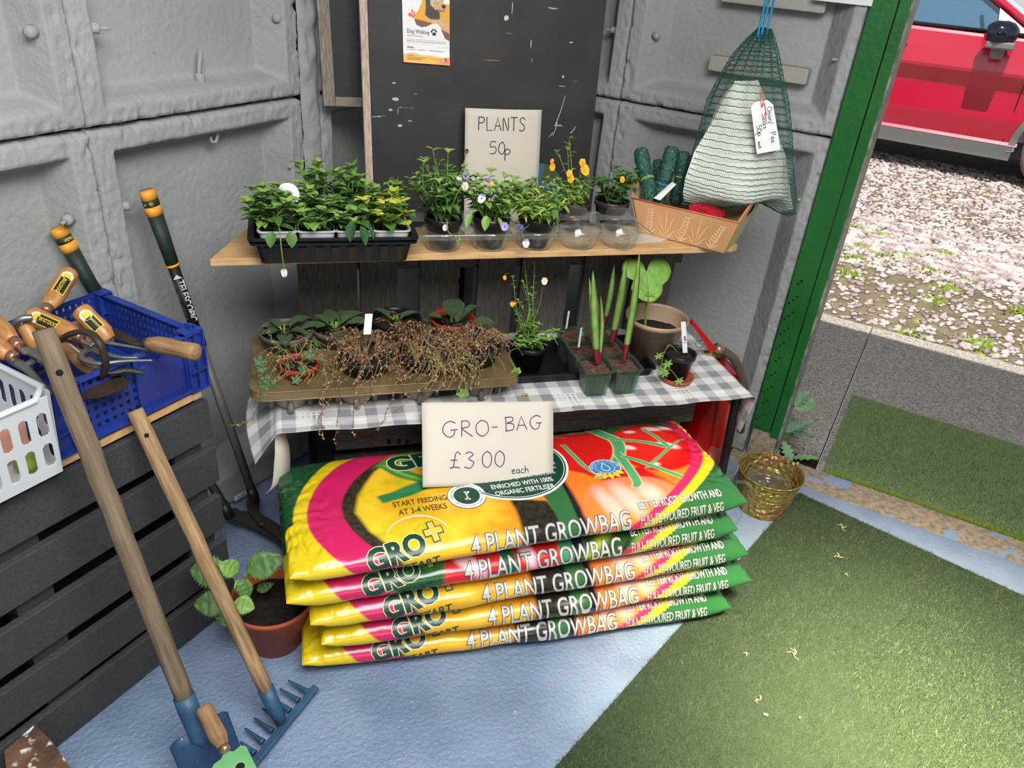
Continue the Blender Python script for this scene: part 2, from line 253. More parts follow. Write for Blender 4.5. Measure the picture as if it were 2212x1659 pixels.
# ------------------------------- lettering: font outlines and handwriting strokes laid on a surface by a function (x, y) -> point
_tc = {}
def text2d(s, bold=0, cell=0):
    k = (s, bold, cell)
    if k in _tc: return _tc[k]
    cu = bpy.data.curves.new('t', 'FONT'); cu.body = s; cu.size = 1; cu.offset = bold; cu.resolution_u = 3; cu.fill_mode = 'FRONT'
    o = bpy.data.objects.new('t', cu); C.objects.link(o); bpy.context.view_layer.update()
    me = bpy.data.meshes.new_from_object(o.evaluated_get(bpy.context.evaluated_depsgraph_get())); bpy.data.objects.remove(o)
    if cell:
        bm = bmesh.new(); bm.from_mesh(me)
        x0, x1 = min(v.co.x for v in bm.verts), max(v.co.x for v in bm.verts)
        y0, y1 = min(v.co.y for v in bm.verts), max(v.co.y for v in bm.verts)
        for a, lo, hi, nn in ((0, x0, x1, V((1, 0, 0))), (1, y0, y1, V((0, 1, 0)))):
            p = lo + cell
            while p < hi:
                bmesh.ops.bisect_plane(bm, geom=bm.verts[:] + bm.edges[:] + bm.faces[:], plane_co=nn * p, plane_no=nn); p += cell
        bm.to_mesh(me); bm.free()
    vs = [(v.co.x, v.co.y) for v in me.vertices]; fs = [tuple(p.vertices) for p in me.polygons]; bpy.data.meshes.remove(me)
    _tc[k] = (vs, fs); return vs, fs
def lettering(mb, s, fn, x, y, h, wx=1., bold=0, cell=0, ang=0, align='l', mi=0, shear=0):
    vs, fs = text2d(s, bold, cell); w = max(p[0] for p in vs) if vs else 0; o = {'l': 0, 'c': -w / 2, 'r': -w}[align]; ca, sa = math.cos(ang), math.sin(ang); out = []
    for a, b in vs:
        X, Y = ((a + o) * wx + b * shear) * h, b * h; out.append(fn(x + X * ca - Y * sa, y + X * sa + Y * ca))
    mb.add(out, fs, mi)
G = {'P': [[(0, 0), (0, 1)], [(0, 1), (.45, .98), (.6, .8), (.45, .6), (0, .55)]], 'L': [[(0, 1), (0, 0), (.55, .03)]], 'A': [[(0, 0), (.35, 1), (.7, 0)], [(.12, .35), (.58, .35)]], 'N': [[(0, 0), (0, 1), (.55, 0), (.55, 1)]],
     'T': [[(0, 1), (.7, 1)], [(.35, 1), (.35, 0)]], 'S': [[(.6, .85), (.4, 1), (.1, .92), (.08, .7), (.35, .52), (.6, .35), (.5, .06), (.2, 0), (0, .12)]], '5': [[(.5, 1), (.08, 1), (.05, .58), (.35, .62), (.5, .35), (.35, .04), (0, .05)]],
     '0': [[(.28, 1), (.04, .75), (.04, .25), (.28, 0), (.5, .25), (.5, .75), (.28, 1)]], 'p': [[(0, .55), (.03, -.45)], [(.02, .4), (.25, .6), (.5, .42), (.42, .15), (.05, .1)]], 'G': [[(.75, .85), (.45, 1), (.1, .75), (.02, .35), (.3, 0), (.6, .1), (.72, .4)], [(.45, .42), (.85, .44)]],
     'R': [[(0, 0), (.05, 1)], [(0, .95), (.35, 1), (.5, .8), (.4, .6), (.05, .52), (.65, 0)]], 'O': [[(.35, 1), (.02, .7), (.05, .2), (.38, 0), (.7, .3), (.65, .8), (.35, 1)]], '-': [[(0, .5), (.35, .52)]], 'B': [[(.05, 0), (.05, 1)], [(0, .95), (.45, .98), (.5, .7), (.08, .55), (.55, .45), (.5, .1), (0, 0)]],
     '£': [[(.62, .85), (.48, 1), (.32, .8), (.2, .1), (0, .02), (.3, .1), (.55, .02)], [(.05, .5), (.45, .52)]], '3': [[(.02, .9), (.3, 1), (.48, .8), (.2, .58), (.5, .35), (.3, 0), (0, .08)]], '.': [[(0, .45), (.03, .47)]], 'e': [[(.03, .3), (.35, .35), (.28, .55), (.08, .45), (.03, .2), (.2, 0), (.42, .1)]],
     'a': [[(.35, .5), (.1, .5), (.02, .2), (.15, 0), (.35, .2), (.36, .5), (.36, .1), (.45, 0)]], 'c': [[(.35, .48), (.12, .5), (.02, .2), (.15, 0), (.38, .08)]], 'h': [[(0, 1), (0, 0)], [(0, .3), (.2, .55), (.33, .35), (.35, 0)]], 'n': [[(0, .5), (0, 0)], [(0, .3), (.2, .55), (.33, .35), (.35, 0)]],
     'i': [[(0, .5), (0, 0)], [(0, .75), (.02, .77)]], 'o': [[(.2, .5), (.02, .25), (.2, 0), (.38, .25), (.2, .5)]], '/': [[(0, -.1), (.4, 1)]], 'k': [[(0, 1), (0, 0)], [(.3, .5), (.02, .25), (.33, 0)]], 's': [[(.3, .45), (.1, .5), (.05, .32), (.28, .2), (.2, 0), (0, .05)]],
     'u': [[(0, .5), (.02, .1), (.2, 0), (.32, .3), (.32, .5), (.34, 0)]], 'y': [[(0, .5), (.18, .1)], [(.35, .5), (.05, -.4)]], 'r': [[(0, .5), (0, 0)], [(0, .3), (.25, .5)]], 'l': [[(0, 1), (0, 0)]], 'd': [[(.33, .45), (.1, .5), (.02, .2), (.15, 0), (.33, .2)], [(.34, 1), (.34, 0)]]}
def handwrite(mb, s, fn, x, y, h, r=.001, ang=0, sp=.22, mi=0, wx=1., jit=.02):
    ca, sa = math.cos(ang), math.sin(ang); cx = 0
    for ch in s:
        if ch == ' ': cx += .5; continue
        w = 0
        for st in G[ch]:
            pts = [(px * wx + random.uniform(-jit, jit), py + random.uniform(-jit, jit)) for px, py in st]; w = max(w, max(p[0] for p in pts))
            p3 = [(a, b, 0) for a, b in pts]; p3 = crv(p3, 4) if len(pts) > 3 or ch in 'c' and len(pts) > 2 else [V(p) for p in p3]
            q = []
            for p in p3:
                X, Y = (cx + p.x) * h, p.y * h; q.append(fn(x + X * ca - Y * sa, y + X * sa + Y * ca))
            mb.tube(q, r, 5, mi)
        cx += w + sp
    return cx * h
# ================================================================ THE SETTING
def npmesh(name, vs, fs, m, parent=None, kind=None, col=None):
    me = bpy.data.meshes.new(name); n = len(vs); k = len(fs); c = fs.shape[1]
    me.vertices.add(n); me.vertices.foreach_set('co', np.asarray(vs, np.float32).ravel())
    me.loops.add(k * c); me.loops.foreach_set('vertex_index', np.asarray(fs, np.int32).ravel())
    me.polygons.add(k); me.polygons.foreach_set('loop_start', np.arange(k, dtype=np.int32) * c); me.polygons.foreach_set('loop_total', np.full(k, c, np.int32))
    me.update(calc_edges=True); me.materials.append(M[m])
    if col is not None:
        a = me.color_attributes.new('print', 'FLOAT_COLOR', 'POINT'); a.data.foreach_set('color', np.asarray(col, np.float32).ravel())
    o = bpy.data.objects.new(name, me); C.objects.link(o); OFF[o.name] = V((0, 0, 0))
    if parent: o.parent = parent
    if kind: o['kind'] = kind
    return o
def slab(name, uvpoly, z0, z1, m, kind='structure', parent=None, bevel=0):
    mb = MB(); n = len(uvpoly); vs = [UV(a, b, z0) for a, b in uvpoly] + [UV(a, b, z1) for a, b in uvpoly]
    mb.add(vs, [tuple(range(n - 1, -1, -1)), tuple(range(n, 2 * n))] + [(i, (i + 1) % n, n + (i + 1) % n, n + i) for i in range(n)])
    return mb.build(name, m, parent, kind=kind, bevel=bevel)
def rect(a0, a1, b0, b1): return [(a0, b0), (a1, b0), (a1, b1), (a0, b1)]
slab('floor', rect(-3, 2.33, -3.6, 1.66), -.1, 0, 'floor')
slab('trim_1', rect(2.33, 2.452, -3.6, .34), -.1, .004, 'conc')        # worn door threshold
ap = slab('ground_slab', rect(2.457, 3.94, -4.2, .06), -.12, -.012, 'apron')
slab('ground_slab', rect(2.60, 3.94, .065, 4.5), -.12, -.014, 'apron')
slab('gravel_ground', rect(3.94, 22, -9, 9), -.14, -.03, 'soilg')
slab('planting_strip', rect(2.457, 2.60, .065, 3.), -.12, -.05, 'soil')

def fbm(X, Y, seed=0, f=1.0, o=4):
    """smooth value noise on arrays"""
    out = np.zeros_like(X); a = 1.; t = 0
    for k in range(o):
        r = np.random.RandomState(seed * 17 + k); T = r.rand(64, 64); x = X * f; y = Y * f
        xi = np.floor(x).astype(int); yi = np.floor(y).astype(int); fx = x - xi; fy = y - yi; fx = fx * fx * (3 - 2 * fx); fy = fy * fy * (3 - 2 * fy)
        g = lambda i, j: T[i % 64, j % 64]
        out += a * ((g(xi, yi) * (1 - fx) + g(xi + 1, yi) * fx) * (1 - fy) + (g(xi, yi + 1) * (1 - fx) + g(xi + 1, yi + 1) * fx) * fy); t += a; a *= .5; f *= 2.03
    return out / t
_pc = [0]
def panel(parent, fn, a0, a1, z0, z1, rl=.045, rr=.045, rb=.045, rtp=.045, bs=.037, bb=.03, bt=.03, D=.072, n=180, m=150):
    """precast concrete panel: raised rim ribs, chamfered sides, sunk field, chipped arrises"""
    if a1 < -.2: n, m = 50, 50
    _pc[0] += 1; A, Z = np.meshgrid(np.linspace(a0 + .001, a1 - .001, n), np.linspace(z0 + .001, z1 - .001, m), indexing='ij')
    wob = (fbm(A, Z, _pc[0], 26) - .5) * .005
    da = np.minimum((A - a0 - rl + wob) / bs, (a1 - rr - A + wob) / bs); dz = np.minimum((Z - z0 - rb + wob) / bb, (z1 - rtp - Z + wob) / bt)
    d = np.clip(np.minimum(da, dz), 0, 1) * D
    e = np.minimum(np.minimum(A - a0, a1 - A), np.minimum(Z - z0, z1 - Z))
    face = 1 - np.clip(d / (.2 * D), 0, 1)
    edge = np.clip((.004 - e + (fbm(A, Z, 40 + _pc[0], 38) - .5) * .010) / .005, 0, 1.2) * .006 + (e < .0025) * .022
    chip = np.clip(fbm(A, Z, 80 + _pc[0], 45) - .56, 0, 1) * .04 * np.clip(1 - e / .05, 0.1, 1)
    rough = (fbm(A, Z, 60 + _pc[0], 110, 3) - .5) * .0045 * (.4 + 1.2 * (e < .03))
    d = d + edge + face * (chip + rough) + (fbm(A, Z, 5, 3) - .5) * .004 * (1 - face)
    vs = fn(A.ravel(), Z.ravel(), d.ravel())
    # close with a back plate so that it is a solid slab
    I = np.arange(n * m).reshape(n, m); fs = np.stack([I[:-1, :-1].ravel(), I[1:, :-1].ravel(), I[1:, 1:].ravel(), I[:-1, 1:].ravel()], 1)
    o = npmesh('concrete_panel', vs, fs, 'wall', parent)
    o.data.polygons.foreach_set('use_smooth', [True] * len(fs)); return o
def LW(a, z, d): v = 1.5 + d; return np.stack([(a - v) * S2, (a + v) * S2, z], 1)
def RW(a, z, d): u = 2.4 + d; return np.stack([(u - a) * S2, (u + a) * S2, z], 1)
wl = slab('wall_left', rect(-3, 2.5, 1.582, 1.66), 0, 2.4, 'gap')
for i, (a, b) in enumerate([(-2.04, -1.44), (-1.44, -.84), (-.84, -.24), (-.24, .362), (.362, .963), (.963, 1.563), (1.63, 2.38)]):
    panel(wl, LW, a, b, 0, 1.10, rb=.10 if i == 5 else .045, bb=.055)
    panel(wl, LW, a, b, 1.10, 2.36, m=165, bb=.022)
mb = MB(); mb.grid(6, 160, lambda a, b: UV(1.563 + .067 * a, 1.494 + (.01 if a in (0, 1) else 0) + .012 * noise.noise(V((a * 3, b * 60, 0))), 2.38 * b)); mb.grid(4, 60, lambda a, b: UV(1.63, 1.5 + .08 * a, 2.38 * b)); mb.build('corner_post', 'wall', wl)
wr = slab('wall_right', rect(2.482, 2.56, .30, 1.66), 0, 2.4, 'gap')
panel(wr, RW, .957, 1.5, 0, 1.085); panel(wr, RW, .957, 1.5, 1.085, 2.36, m=165)
panel(wr, RW, .30, .957, 0, 1.085, rr=.05, rl=.035, rb=.09, bb=.06, bs=.06); panel(wr, RW, .30, .957, 1.085, 2.36, m=165, rl=.035, bb=.03, bs=.06)
mb = MB(); mb.grid(3, 40, lambda a, b: UV(2.392 + a * .17, .302, 2.36 * b)); mb.build('wall_end', 'wall', wr)
wr2 = slab('wall_right', rect(2.4, 2.56, -3.6, -.98), 0, 2.4, 'wall')
for v0, v1 in ((-.98, .30),): slab('trim_2', rect(2.42, 2.54, v0, v1), 2.06, 2.4, 'gframe')
slab('wall_back', rect(-3.08, -3, -3.6, 1.66), 0, 2.4, 'wall'); slab('wall_front', rect(-3, 2.56, -3.68, -3.6), 0, 2.4, 'wall')
cl = slab('ceiling', rect(-3, 2.66, -3.6, 1.66), 2.4, 2.5, 'ceil')
# bolts and hooks cast on the ribs
def bolt(parent, p, d, r=.011, L=.014, shank=.02, nut=True):
    mb = MB(); p = V(p); d = V(d).normalized(); mb.lathe([(r * 1.1, 0), (r, L * .4), (r, L), (r * .6, L * 1.25), (0, L * 1.3)], p, 12, 0, d)
    if nut: mb.tube([p + d * L, p + d * (L + shank)], r * .38, 6)
    mb.build('bolt', 'wall', parent)
for px, py, dv, nut in ((70, 68, .55, 0), (195, 60, .2, 1), (600, 38, .55, 0), (150, 472, .55, 1), (262, 445, .2, 0), (632, 355, .55, 1)):
    p = at(px, py, v=1.52); bolt(wl, p, -VX * .5 - UX * (.8 if dv > .3 else -.8), nut=nut)
for px, py, s in ((1415, 77, 1), (1822, 130, -1), (1330, 65, -1), (1398, 372, 1), (1745, 432, -1), (1318, 338, -1)):
    bolt(wr, at(px, py, u=2.425), -UX * .6 - VX * .8 * s, r=.010, nut=s < 0)
mb = MB(); p = at(428, 180, v=1.545); q = at(433, 108, v=1.545); mb.tube([p, q], .005, 7); mb.lathe([(.011, 0), (.011, .02), (.009, .026)], at(434, 184, v=1.545), 10); mb.build('threaded_stud', 'wall', wl)
mb = MB(); p = at(470, 290, v=1.53); mb.tube(crv([p + ZX * .012, p, p - ZX * .016 - UX * .008, p - ZX * .014 - UX * .02, p - UX * .021 - ZX * .002]), .004, 8); mb.build('hook', 'wall', wl)
# grey battens fixed to the right wall, notice, snail
for z, nm in ((1.43, 0), (1.235, 1)):
    mb = MB(); va, vb = (.70, .413); zc = 1.415 if nm == 0 else 1.232
    mb.bar((UV(2.442, (va + vb) / 2, zc)), VX * (abs(va - vb) / 2), UX * .022, ZX * .021); o = mb.build('wall_batten', 'batten', bevel=.003)
    tag(o, 'grey painted batten on right wall, at the top edge above the net sack' if nm == 0 else 'grey painted batten on right wall, partly behind the net sack', 'batten', 'battens on the right wall')
mb = MB(); mb.bar(UV(2.39, .37, 1.475), VX * .075, UX * .0006, ZX * .05); tag(mb.build('notice', 'white'), 'white paper notice at the top edge of the right wall by the door', 'notice')
mb = MB(); c = at(1684, 812, v=.33)
mb.lathe([(0, -.009), (.006, -.007), (.0095, 0), (.007, .006), (0, .009)], c, 14, 0, VX); mb.tube([c + ZX * (.011 * math.sin(t * .5)) * (1 - t / 18) + VX * (.0106) * math.cos(t * .5) * (1 - t / 18) for t in range(18)], .0035, 6); tag(mb.build('snail_shell', 'snail'), 'small brown snail shell stuck on the wall beside the green door frame', 'snail')
# green door frame with hinge strip
dr = slab('door_1', rect(2.395, 2.46, .203, .232), .10, 2.06, 'gframe', bevel=.002)
slab('frame_board', rect(2.395, 2.47, .235, .300), .115, 2.06, 'gframe', kind=None, parent=dr, bevel=.002)
slab('edge_strip', rect(2.40, 2.53, .197, .203), 0.02, 2.06, 'ggrey', kind=None, parent=dr)
slab('broken_foot', rect(2.40, 2.46, .205, .292), 0.0, .112, 'conc', kind=None, parent=dr)
hp = slab('hinge_plate', rect(2.388, 2.395, .262, .298), .13, .655, 'gframe', kind=None, parent=dr, bevel=.001)
mb = MB(); mb2 = MB()
for i in range(10):
    for j in range(3):
        z = .155 + i * .054 + j * .013; b = .289 - .009 * j
        (mb2 if (i in (1, 4, 9) and j == 0) else mb).lathe([(.0038, 0), (.0034, .001)], UV(2.3885, b, z), 10, 0, -UX)
mb.build('screw_holes', 'hole', hp); mb2.build('screws', 'gframe', hp)
# translucent rooflight frame in ceiling
wn = slab('window_1', rect(.45, 1.25, -.85, .15), 2.385, 2.399, 'ceil')
g = MB(); g.bar(UV(.85, -.35, 2.38), UX * .36, VX * .46, ZX * .004); g.build('rooflight_pane', mat('opal_rooflight', rgb(240, 240, 220), .5, emit=(.9, .9, .8, 1)), wn)

# turf mats ------------------------------------------------------------
def turf(name, A, d1, l1, d2, l2, n, h, wd, m, label, ragged=.01, zb=0.0, clip=None):
    A = np.array(A); d1 = np.array(d1); d2 = np.array(d2)
    s = np.random.rand(n) * l1; t = np.random.rand(n) * l2
    P3 = np.zeros((n, 3)); P3[:, :2] = A + s[:, None] * d1 + t[:, None] * d2; P3[:, :2] += np.random.randn(n, 2) * .003
    if clip is not None: P3 = P3[clip(P3)]; n = len(P3)
    P3[:, 2] = zb + .004; a = np.random.rand(n) * 2 * PI; ln = h * (.6 + .8 * np.random.rand(n)); wv = np.stack([np.cos(a), np.sin(a), np.zeros(n)], 1) * wd
    lean = np.stack([np.random.randn(n) * .5, np.random.randn(n) * .5, np.ones(n)], 1) * ln[:, None]
    vs = np.concatenate([P3 - wv, P3 + wv, P3 + lean]); I = np.arange(n); fs = np.stack([I, I + n, I + 2 * n], 1)
    mb = MB(); c = [A, A + d1 * l1, A + d1 * l1 + d2 * l2, A + d2 * l2]
    mb.hexa([(p[0], p[1], zb + .0005) for p in c] + [(p[0], p[1], zb + .0045) for p in c]); base = mb.build(name, 'turfb'); tag(base, label, 'mat')
    npmesh('turf_pile', vs, fs, m, base, kind='stuff'); return base
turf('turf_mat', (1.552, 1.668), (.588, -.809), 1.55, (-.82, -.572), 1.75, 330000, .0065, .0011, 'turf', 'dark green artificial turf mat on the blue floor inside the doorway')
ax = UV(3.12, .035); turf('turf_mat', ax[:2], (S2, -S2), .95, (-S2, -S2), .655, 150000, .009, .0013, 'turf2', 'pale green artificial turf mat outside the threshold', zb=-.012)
# mossy fringe along the outer mat, gravel stones
n = 5000; t = np.random.rand(n); b = -t * .85 + .02; a = 2.458 + np.abs(np.random.randn(n)) * (.006 + .012 * (t > .7)); P3 = np.stack([(a - b) * S2, (a + b) * S2, np.full(n, -.008)], 1)
wv = np.random.randn(n, 3) * .003; wv[:, 2] = 0; up = np.random.randn(n, 3) * .006; up[:, 2] = .008 + .014 * np.random.rand(n); I = np.arange(n)
tag(npmesh('moss_fringe', np.concatenate([P3 - wv, P3 + wv, P3 + up]), np.stack([I, I + n, I + 2 * n], 1), 'moss', kind='stuff'), 'bright green moss and grass growing along the threshold crack', 'moss')
def scatter(name, n, area_fn, size, m, label, cat, seed=3):
    r = np.random.RandomState(seed); oc = np.array([[1, 0, 0], [-1, 0, 0], [0, 1, 0], [0, -1, 0], [0, 0, 1], [0, 0, -1]]) * 1.; of = np.array([[0, 2, 4], [2, 1, 4], [1, 3, 4], [3, 0, 4], [2, 0, 5], [1, 2, 5], [3, 1, 5], [0, 3, 5]])
    ctr = area_fn(r, n); sc_ = size * (.4 + r.rand(n, 1, 1) * .9); v = oc[None] * (.6 + .6 * r.rand(n, 6, 1)) * sc_ * np.array([1, 1, .55]); an = r.rand(n) * 6.28; ca, sa = np.cos(an)[:, None], np.sin(an)[:, None]
    x = v[:, :, 0] * ca - v[:, :, 1] * sa; y = v[:, :, 0] * sa + v[:, :, 1] * ca; v = np.stack([x * 1.3, y, v[:, :, 2]], 2) + ctr[:, None, :]
    # shear rotated x stretch is fine for rough stones
    fs = (of[None] + (np.arange(n) * 6)[:, None, None]).reshape(-1, 3); return tag(npmesh(name, v.reshape(-1, 3), fs, m, kind='stuff'), label, cat)
def gr(r, n):
    a = 4.0 + r.rand(n) ** 1.3 * 4.6; b = -1.6 + r.rand(n) * 3.4; k = (a > 4.9) | (r.rand(n) < .25); a = np.where(k, a, a + 1.2); return np.stack([(a - b) * S2, (a + b) * S2, np.full(n, -.026)], 1)
scatter('gravel', 26000, gr, .022, 'stone', 'pinkish grey loose gravel spread beyond the concrete apron', 'gravel')
mo = lambda r, n: (lambda a, b: np.stack([(a - b) * S2, (a + b) * S2, np.full(n, -.026)], 1))(3.95 + r.rand(n) * 1.0, -1.2 + r.rand(n) * 2.)
n = 5000; r = np.random.RandomState(9); c0 = r.rand(28, 2) * [1.9, 2.0] + [3.96, -1.1]; ci = r.randint(0, 28, n); ab = c0[ci] + r.randn(n, 2) * .035; P3 = np.stack([(ab[:, 0] - ab[:, 1]) * S2, (ab[:, 0] + ab[:, 1]) * S2, np.full(n, -.03)], 1)
wv = r.randn(n, 3) * .004; wv[:, 2] = 0; up = r.randn(n, 3) * .012; up[:, 2] = .01 + .02 * r.rand(n); I = np.arange(n)
tag(npmesh('grass_tufts', np.concatenate([P3 - wv, P3 + wv, P3 + up]), np.stack([I, I + n, I + 2 * n], 1), 'moss', kind='stuff'), 'small yellow green grass tufts growing in the gravel', 'grass')
def db(r, n):
    k = n // 2; a = r.rand(n) * 1.9 - .1 ; b = r.rand(n) * 1.6 - .5; return np.stack([(a - b) * S2, (a + b) * S2, np.full(n, .001)], 1)
scatter('floor_crumbs', 560, db, .0030, 'dust', 'tiny straw coloured crumbs scattered on the blue floor', 'crumbs', 5)
# a few dried scraps on the inner mat
for (px, py, s, lb) in ((1716, 1414, 1.2, 'largest spidery tan scrap near the centre of the inner turf mat'), (1615, 1412, .6, 'small reddish tan scrap on the inner turf mat left of the largest scrap'), (1640, 1512, .8, 'thin tan scrap on the inner turf mat just above the white chips'), (1810, 1202, .9, 'curled tan stalk on the inner turf mat near the doorway corner'), (1820, 1140, 1.1, 'long tan stalk nearest the far corner of the inner turf mat'), (1830, 1240, .5, 'tiny tan crumb on the inner turf mat below the curled stalk')):
    c = at(px, py, z=.012); mb = MB()
    for k in range(4 if s > .7 else 2): a = random.random() * 6.28; mb.tube(crv([c, c + V((math.cos(a), math.sin(a), .3)) * .007 * s, c + V((math.cos(a + .6), math.sin(a + .6), .1)) * .016 * s], 3), .0011, 4)
    tag(mb.build('straw_scrap', 'dust'), lb, 'scrap', 'dried scraps on the inner mat')
for px, py in ((1659, 1545), (1726, 1550)):
    c = at(px, py, z=.012); mb = MB(); mb.tube([c, c + V((-.008, .005, .001))] if px < 1700 else [c, c + V((.004, 0, 0))], .0025, 6); tag(mb.build('white_chip', 'white'), 'long white chip on the inner turf mat' if px < 1700 else 'short white chip on the inner turf mat', 'chip')
# weeds at the foot of the door frame, outside
wd = thing('glaucous_weed', UV(2.52, .16, -.05), 'glaucous lobed weed growing outside at the foot of the door frame', 'weed')
def weedleaf(parent, base, d, L, W, m, droop=.3, lobes=5, name='leaf'):
    x, dd, zz = basis(d); mb = MB(); n = 10
    def fn(a, b):
        wdt = W * math.sin(PI * min(1, a * .9 + .1)) * (1 + .35 * math.sin(a * lobes * 6.28)); return V(base) + dd * L * a + x * (b - .5) * wdt + zz * (-.5 * droop * L * a * a + .12 * W * abs(b - .5) * 2)
    mb.grid(18, 4, fn); return mb.build(name, m, parent)
for i in range(9):
    a = random.uniform(-2.4, .9); weedleaf(wd, UV(2.5 + .03 * random.random(), .16 + random.uniform(-.05, .05), -.03 + .1 * (i % 3)), UX * math.cos(a) * .8 + VX * math.sin(a) + ZX * random.uniform(.4, 1.1), random.uniform(.07, .13), .045, 'seah')
wd = thing('glaucous_weed', UV(2.54, .33, -.05), 'grey green weed in the planting gap behind the door frame', 'weed')
for i in range(8):
    a = random.uniform(-2.4, .9); weedleaf(wd, UV(2.54, .25 + random.uniform(-.05, .1), .0 + .03 * (i % 3)), UX * math.cos(a) + VX * math.sin(a) + ZX * random.uniform(.2, .8), random.uniform(.07, .12), .035, 'seah')

# ================================================================ RED CAR
car = thing('car', UV(8.9, .6, -.03), 'red parked car with black trim and door mirror on the gravel', 'car')
CU = 8.0
def cd(z): return float(np.interp(z, [.2, .31, .32, .5, .72, .86, 1.0, 1.12, 1.17, 1.66], [.05, .03, .055, .02, .035, -.03, .0, .03, .06, .34]))
def cs(l, z, side=1, dx=0):
    d = cd(z) + dx + (max(0, -l - 1.2) ** 2) * .35 + max(0, l - 2.4) ** 2 * .2
    return UV(CU + d, l, z) if side == 1 else UV(CU + 1.84 - d, l, z)
wc = (-.86, 2.02)
for side in (1, -1):
    mb = MB(); ls = np.linspace(3.0, -1.75, 120); zs = list(np.linspace(.31, 1.165, 36))
    for i in range(len(ls) - 1):
        for j in range(len(zs) - 1):
            l, z = (ls[i] + ls[i + 1]) / 2, (zs[j] + zs[j + 1]) / 2; top = 1.17 - max(0, -l - .35) * .12 - max(0, -l - 1.35) * .5
            if any(math.hypot(l - c, z - .33) < .405 for c in wc) or z > top: continue
            mb.add([cs(ls[i], zs[j], side), cs(ls[i + 1], zs[j], side), cs(ls[i + 1], zs[j + 1], side), cs(ls[i], zs[j + 1], side)], [(0, 1, 2, 3)], 0, True)
    mb.build('body_side', 'carred', car)
    mb = MB(); mb.grid(40, 6, lambda a, b: cs(1.62 - a * 2.07, .19 + b * .118, side, -.012)); mb.build('sill_trim', 'cargrey', car)
    for c in wc:
        mb = MB(); mb.grid(24, 2, lambda a, b: cs(c + (.40 + .055 * b) * math.cos(a * PI * 1.1 - .15), .33 + (.40 + .055 * b) * math.sin(a * PI * 1.1 - .15), side, -.015)); mb.build('arch_trim', 'cargrey', car)
        mb = MB(); cc = UV(CU + (.17 if side == 1 else 1.67), c, .31); mb.lathe([(.0, -.10), (.22, -.10), (.30, -.105), (.335, -.08), (.34, 0), (.335, .08), (.30, .1), (0, .1)], cc, 40, 0, UX); wh = mb.build('wheel', 'tyre', car)
        mb = MB(); mb.lathe([(.0, .125), (.05, .12), (.2, .11), (.215, .09)], cc, 30, 0, -UX if side == 1 else UX); mb.build('hub', 'alu', wh)
    mb = MB()
    def gl(a, b):
        zt = 1.175 + b * .40; l0 = np.interp(zt, [1.17, 1.6], [-.27, .42]); l1 = np.interp(zt, [1.17, 1.6], [2.55, 2.2]); return cs(l0 + (l1 - l0) * a, zt, side, .004)
    mb.grid(30, 6, gl); mb.build('door_glass', 'glass', car)
    mb = MB(); mb.tube([cs(-.34, 1.165, side), cs(.42, 1.60, side), cs(1.2, 1.65, side), cs(2.2, 1.60, side), cs(2.8, 1.15, side)], .035, 8); mb.build('roof_rail', 'carred', car)
    mb = MB(); mb.tube([cs(2.7, 1.16, side, -.01), cs(-.36, 1.16, side, -.01)], .017, 6); mb.tube([cs(-.30, 1.17, side, -.005), cs(.40, 1.585, side, -.005)], .016, 6); mb.tube([cs(.80, 1.17, side), cs(.85, 1.6, side)], .03, 6); mb.add([cs(-.36, 1.17, side, -.006), cs(-.02, 1.17, side, -.006), cs(.03, 1.39, side, -.006)], [(0, 1, 2)]); mb.build('window_trim', 'carblk', car)
mb = MB(); mb.tube([cs(-.36, .32, 1, -.001), cs(-.355, .6, 1, -.001), cs(-.352, .9, 1, -.001), cs(-.35, 1.15, 1, -.001)], .004, 5); mb.build('door_seam', 'hole', car); mb = MB(); mb.tube([cs(.80, .32, 1, -.001), cs(.8, .9, 1, -.001), cs(.8, 1.15, 1, -.001)], .004, 5); mb.build('door_seam', 'hole', car)
mb = MB(); mb.grid(16, 20, lambda a, b: UV(CU + .36 + 1.12 * b, .42 + 1.9 * a, 1.62 + .05 * math.sin(PI * b) + .03 * math.sin(PI * a))); mb.build('roof', 'carred', car)
mb = MB(); mb.grid(16, 20, lambda a, b: UV(CU + .03 + 1.78 * b, -.45 - 1.35 * a, 1.13 - .12 * a - .1 * a ** 6 + .06 * math.sin(PI * b))); mb.build('bonnet', 'carred', car)
mb = MB(); mb.grid(12, 12, lambda a, b: UV(CU + .08 + .26 * a + (1.68 - .52 * a) * b, -.42 + .84 * a, 1.15 + .47 * a + .04 * math.sin(PI * b))); mb.build('windscreen', 'glass', car)
mb = MB(); mb.grid(12, 12, lambda a, b: UV(CU + .2 + 1.44 * b, -1.76 - .12 * math.sin(PI * b), .25 + .75 * a)); mb.build('front_bumper', 'carred', car)
mb = MB(); mb.grid(12, 12, lambda a, b: UV(CU + .2 + 1.44 * b, 2.3 + .5 * (1 - a) + .1 * math.sin(PI * b), .25 + 1.37 * a)); mb.build('tailgate', 'carred', car)
mb = MB(); mb.bar(UV(CU + .92, .6, .28), UX * .8, VX * 1.9, ZX * .06); mb.build('underbody', 'carblk', car)
for uu in (.5, 1.3):
    mb = MB(); mb.bar(UV(CU + uu, .75, .65), UX * .25, VX * .26, ZX * .09); mb.bar(UV(CU + uu, 1.05, 1.02), UX * .24, VX * .06 + ZX * .02, ZX * .34); mb.bar(UV(CU + uu, 1.12, 1.46), UX * .13, VX * .05, ZX * .1); mb.build('seat', 'seat', car, bevel=.03)
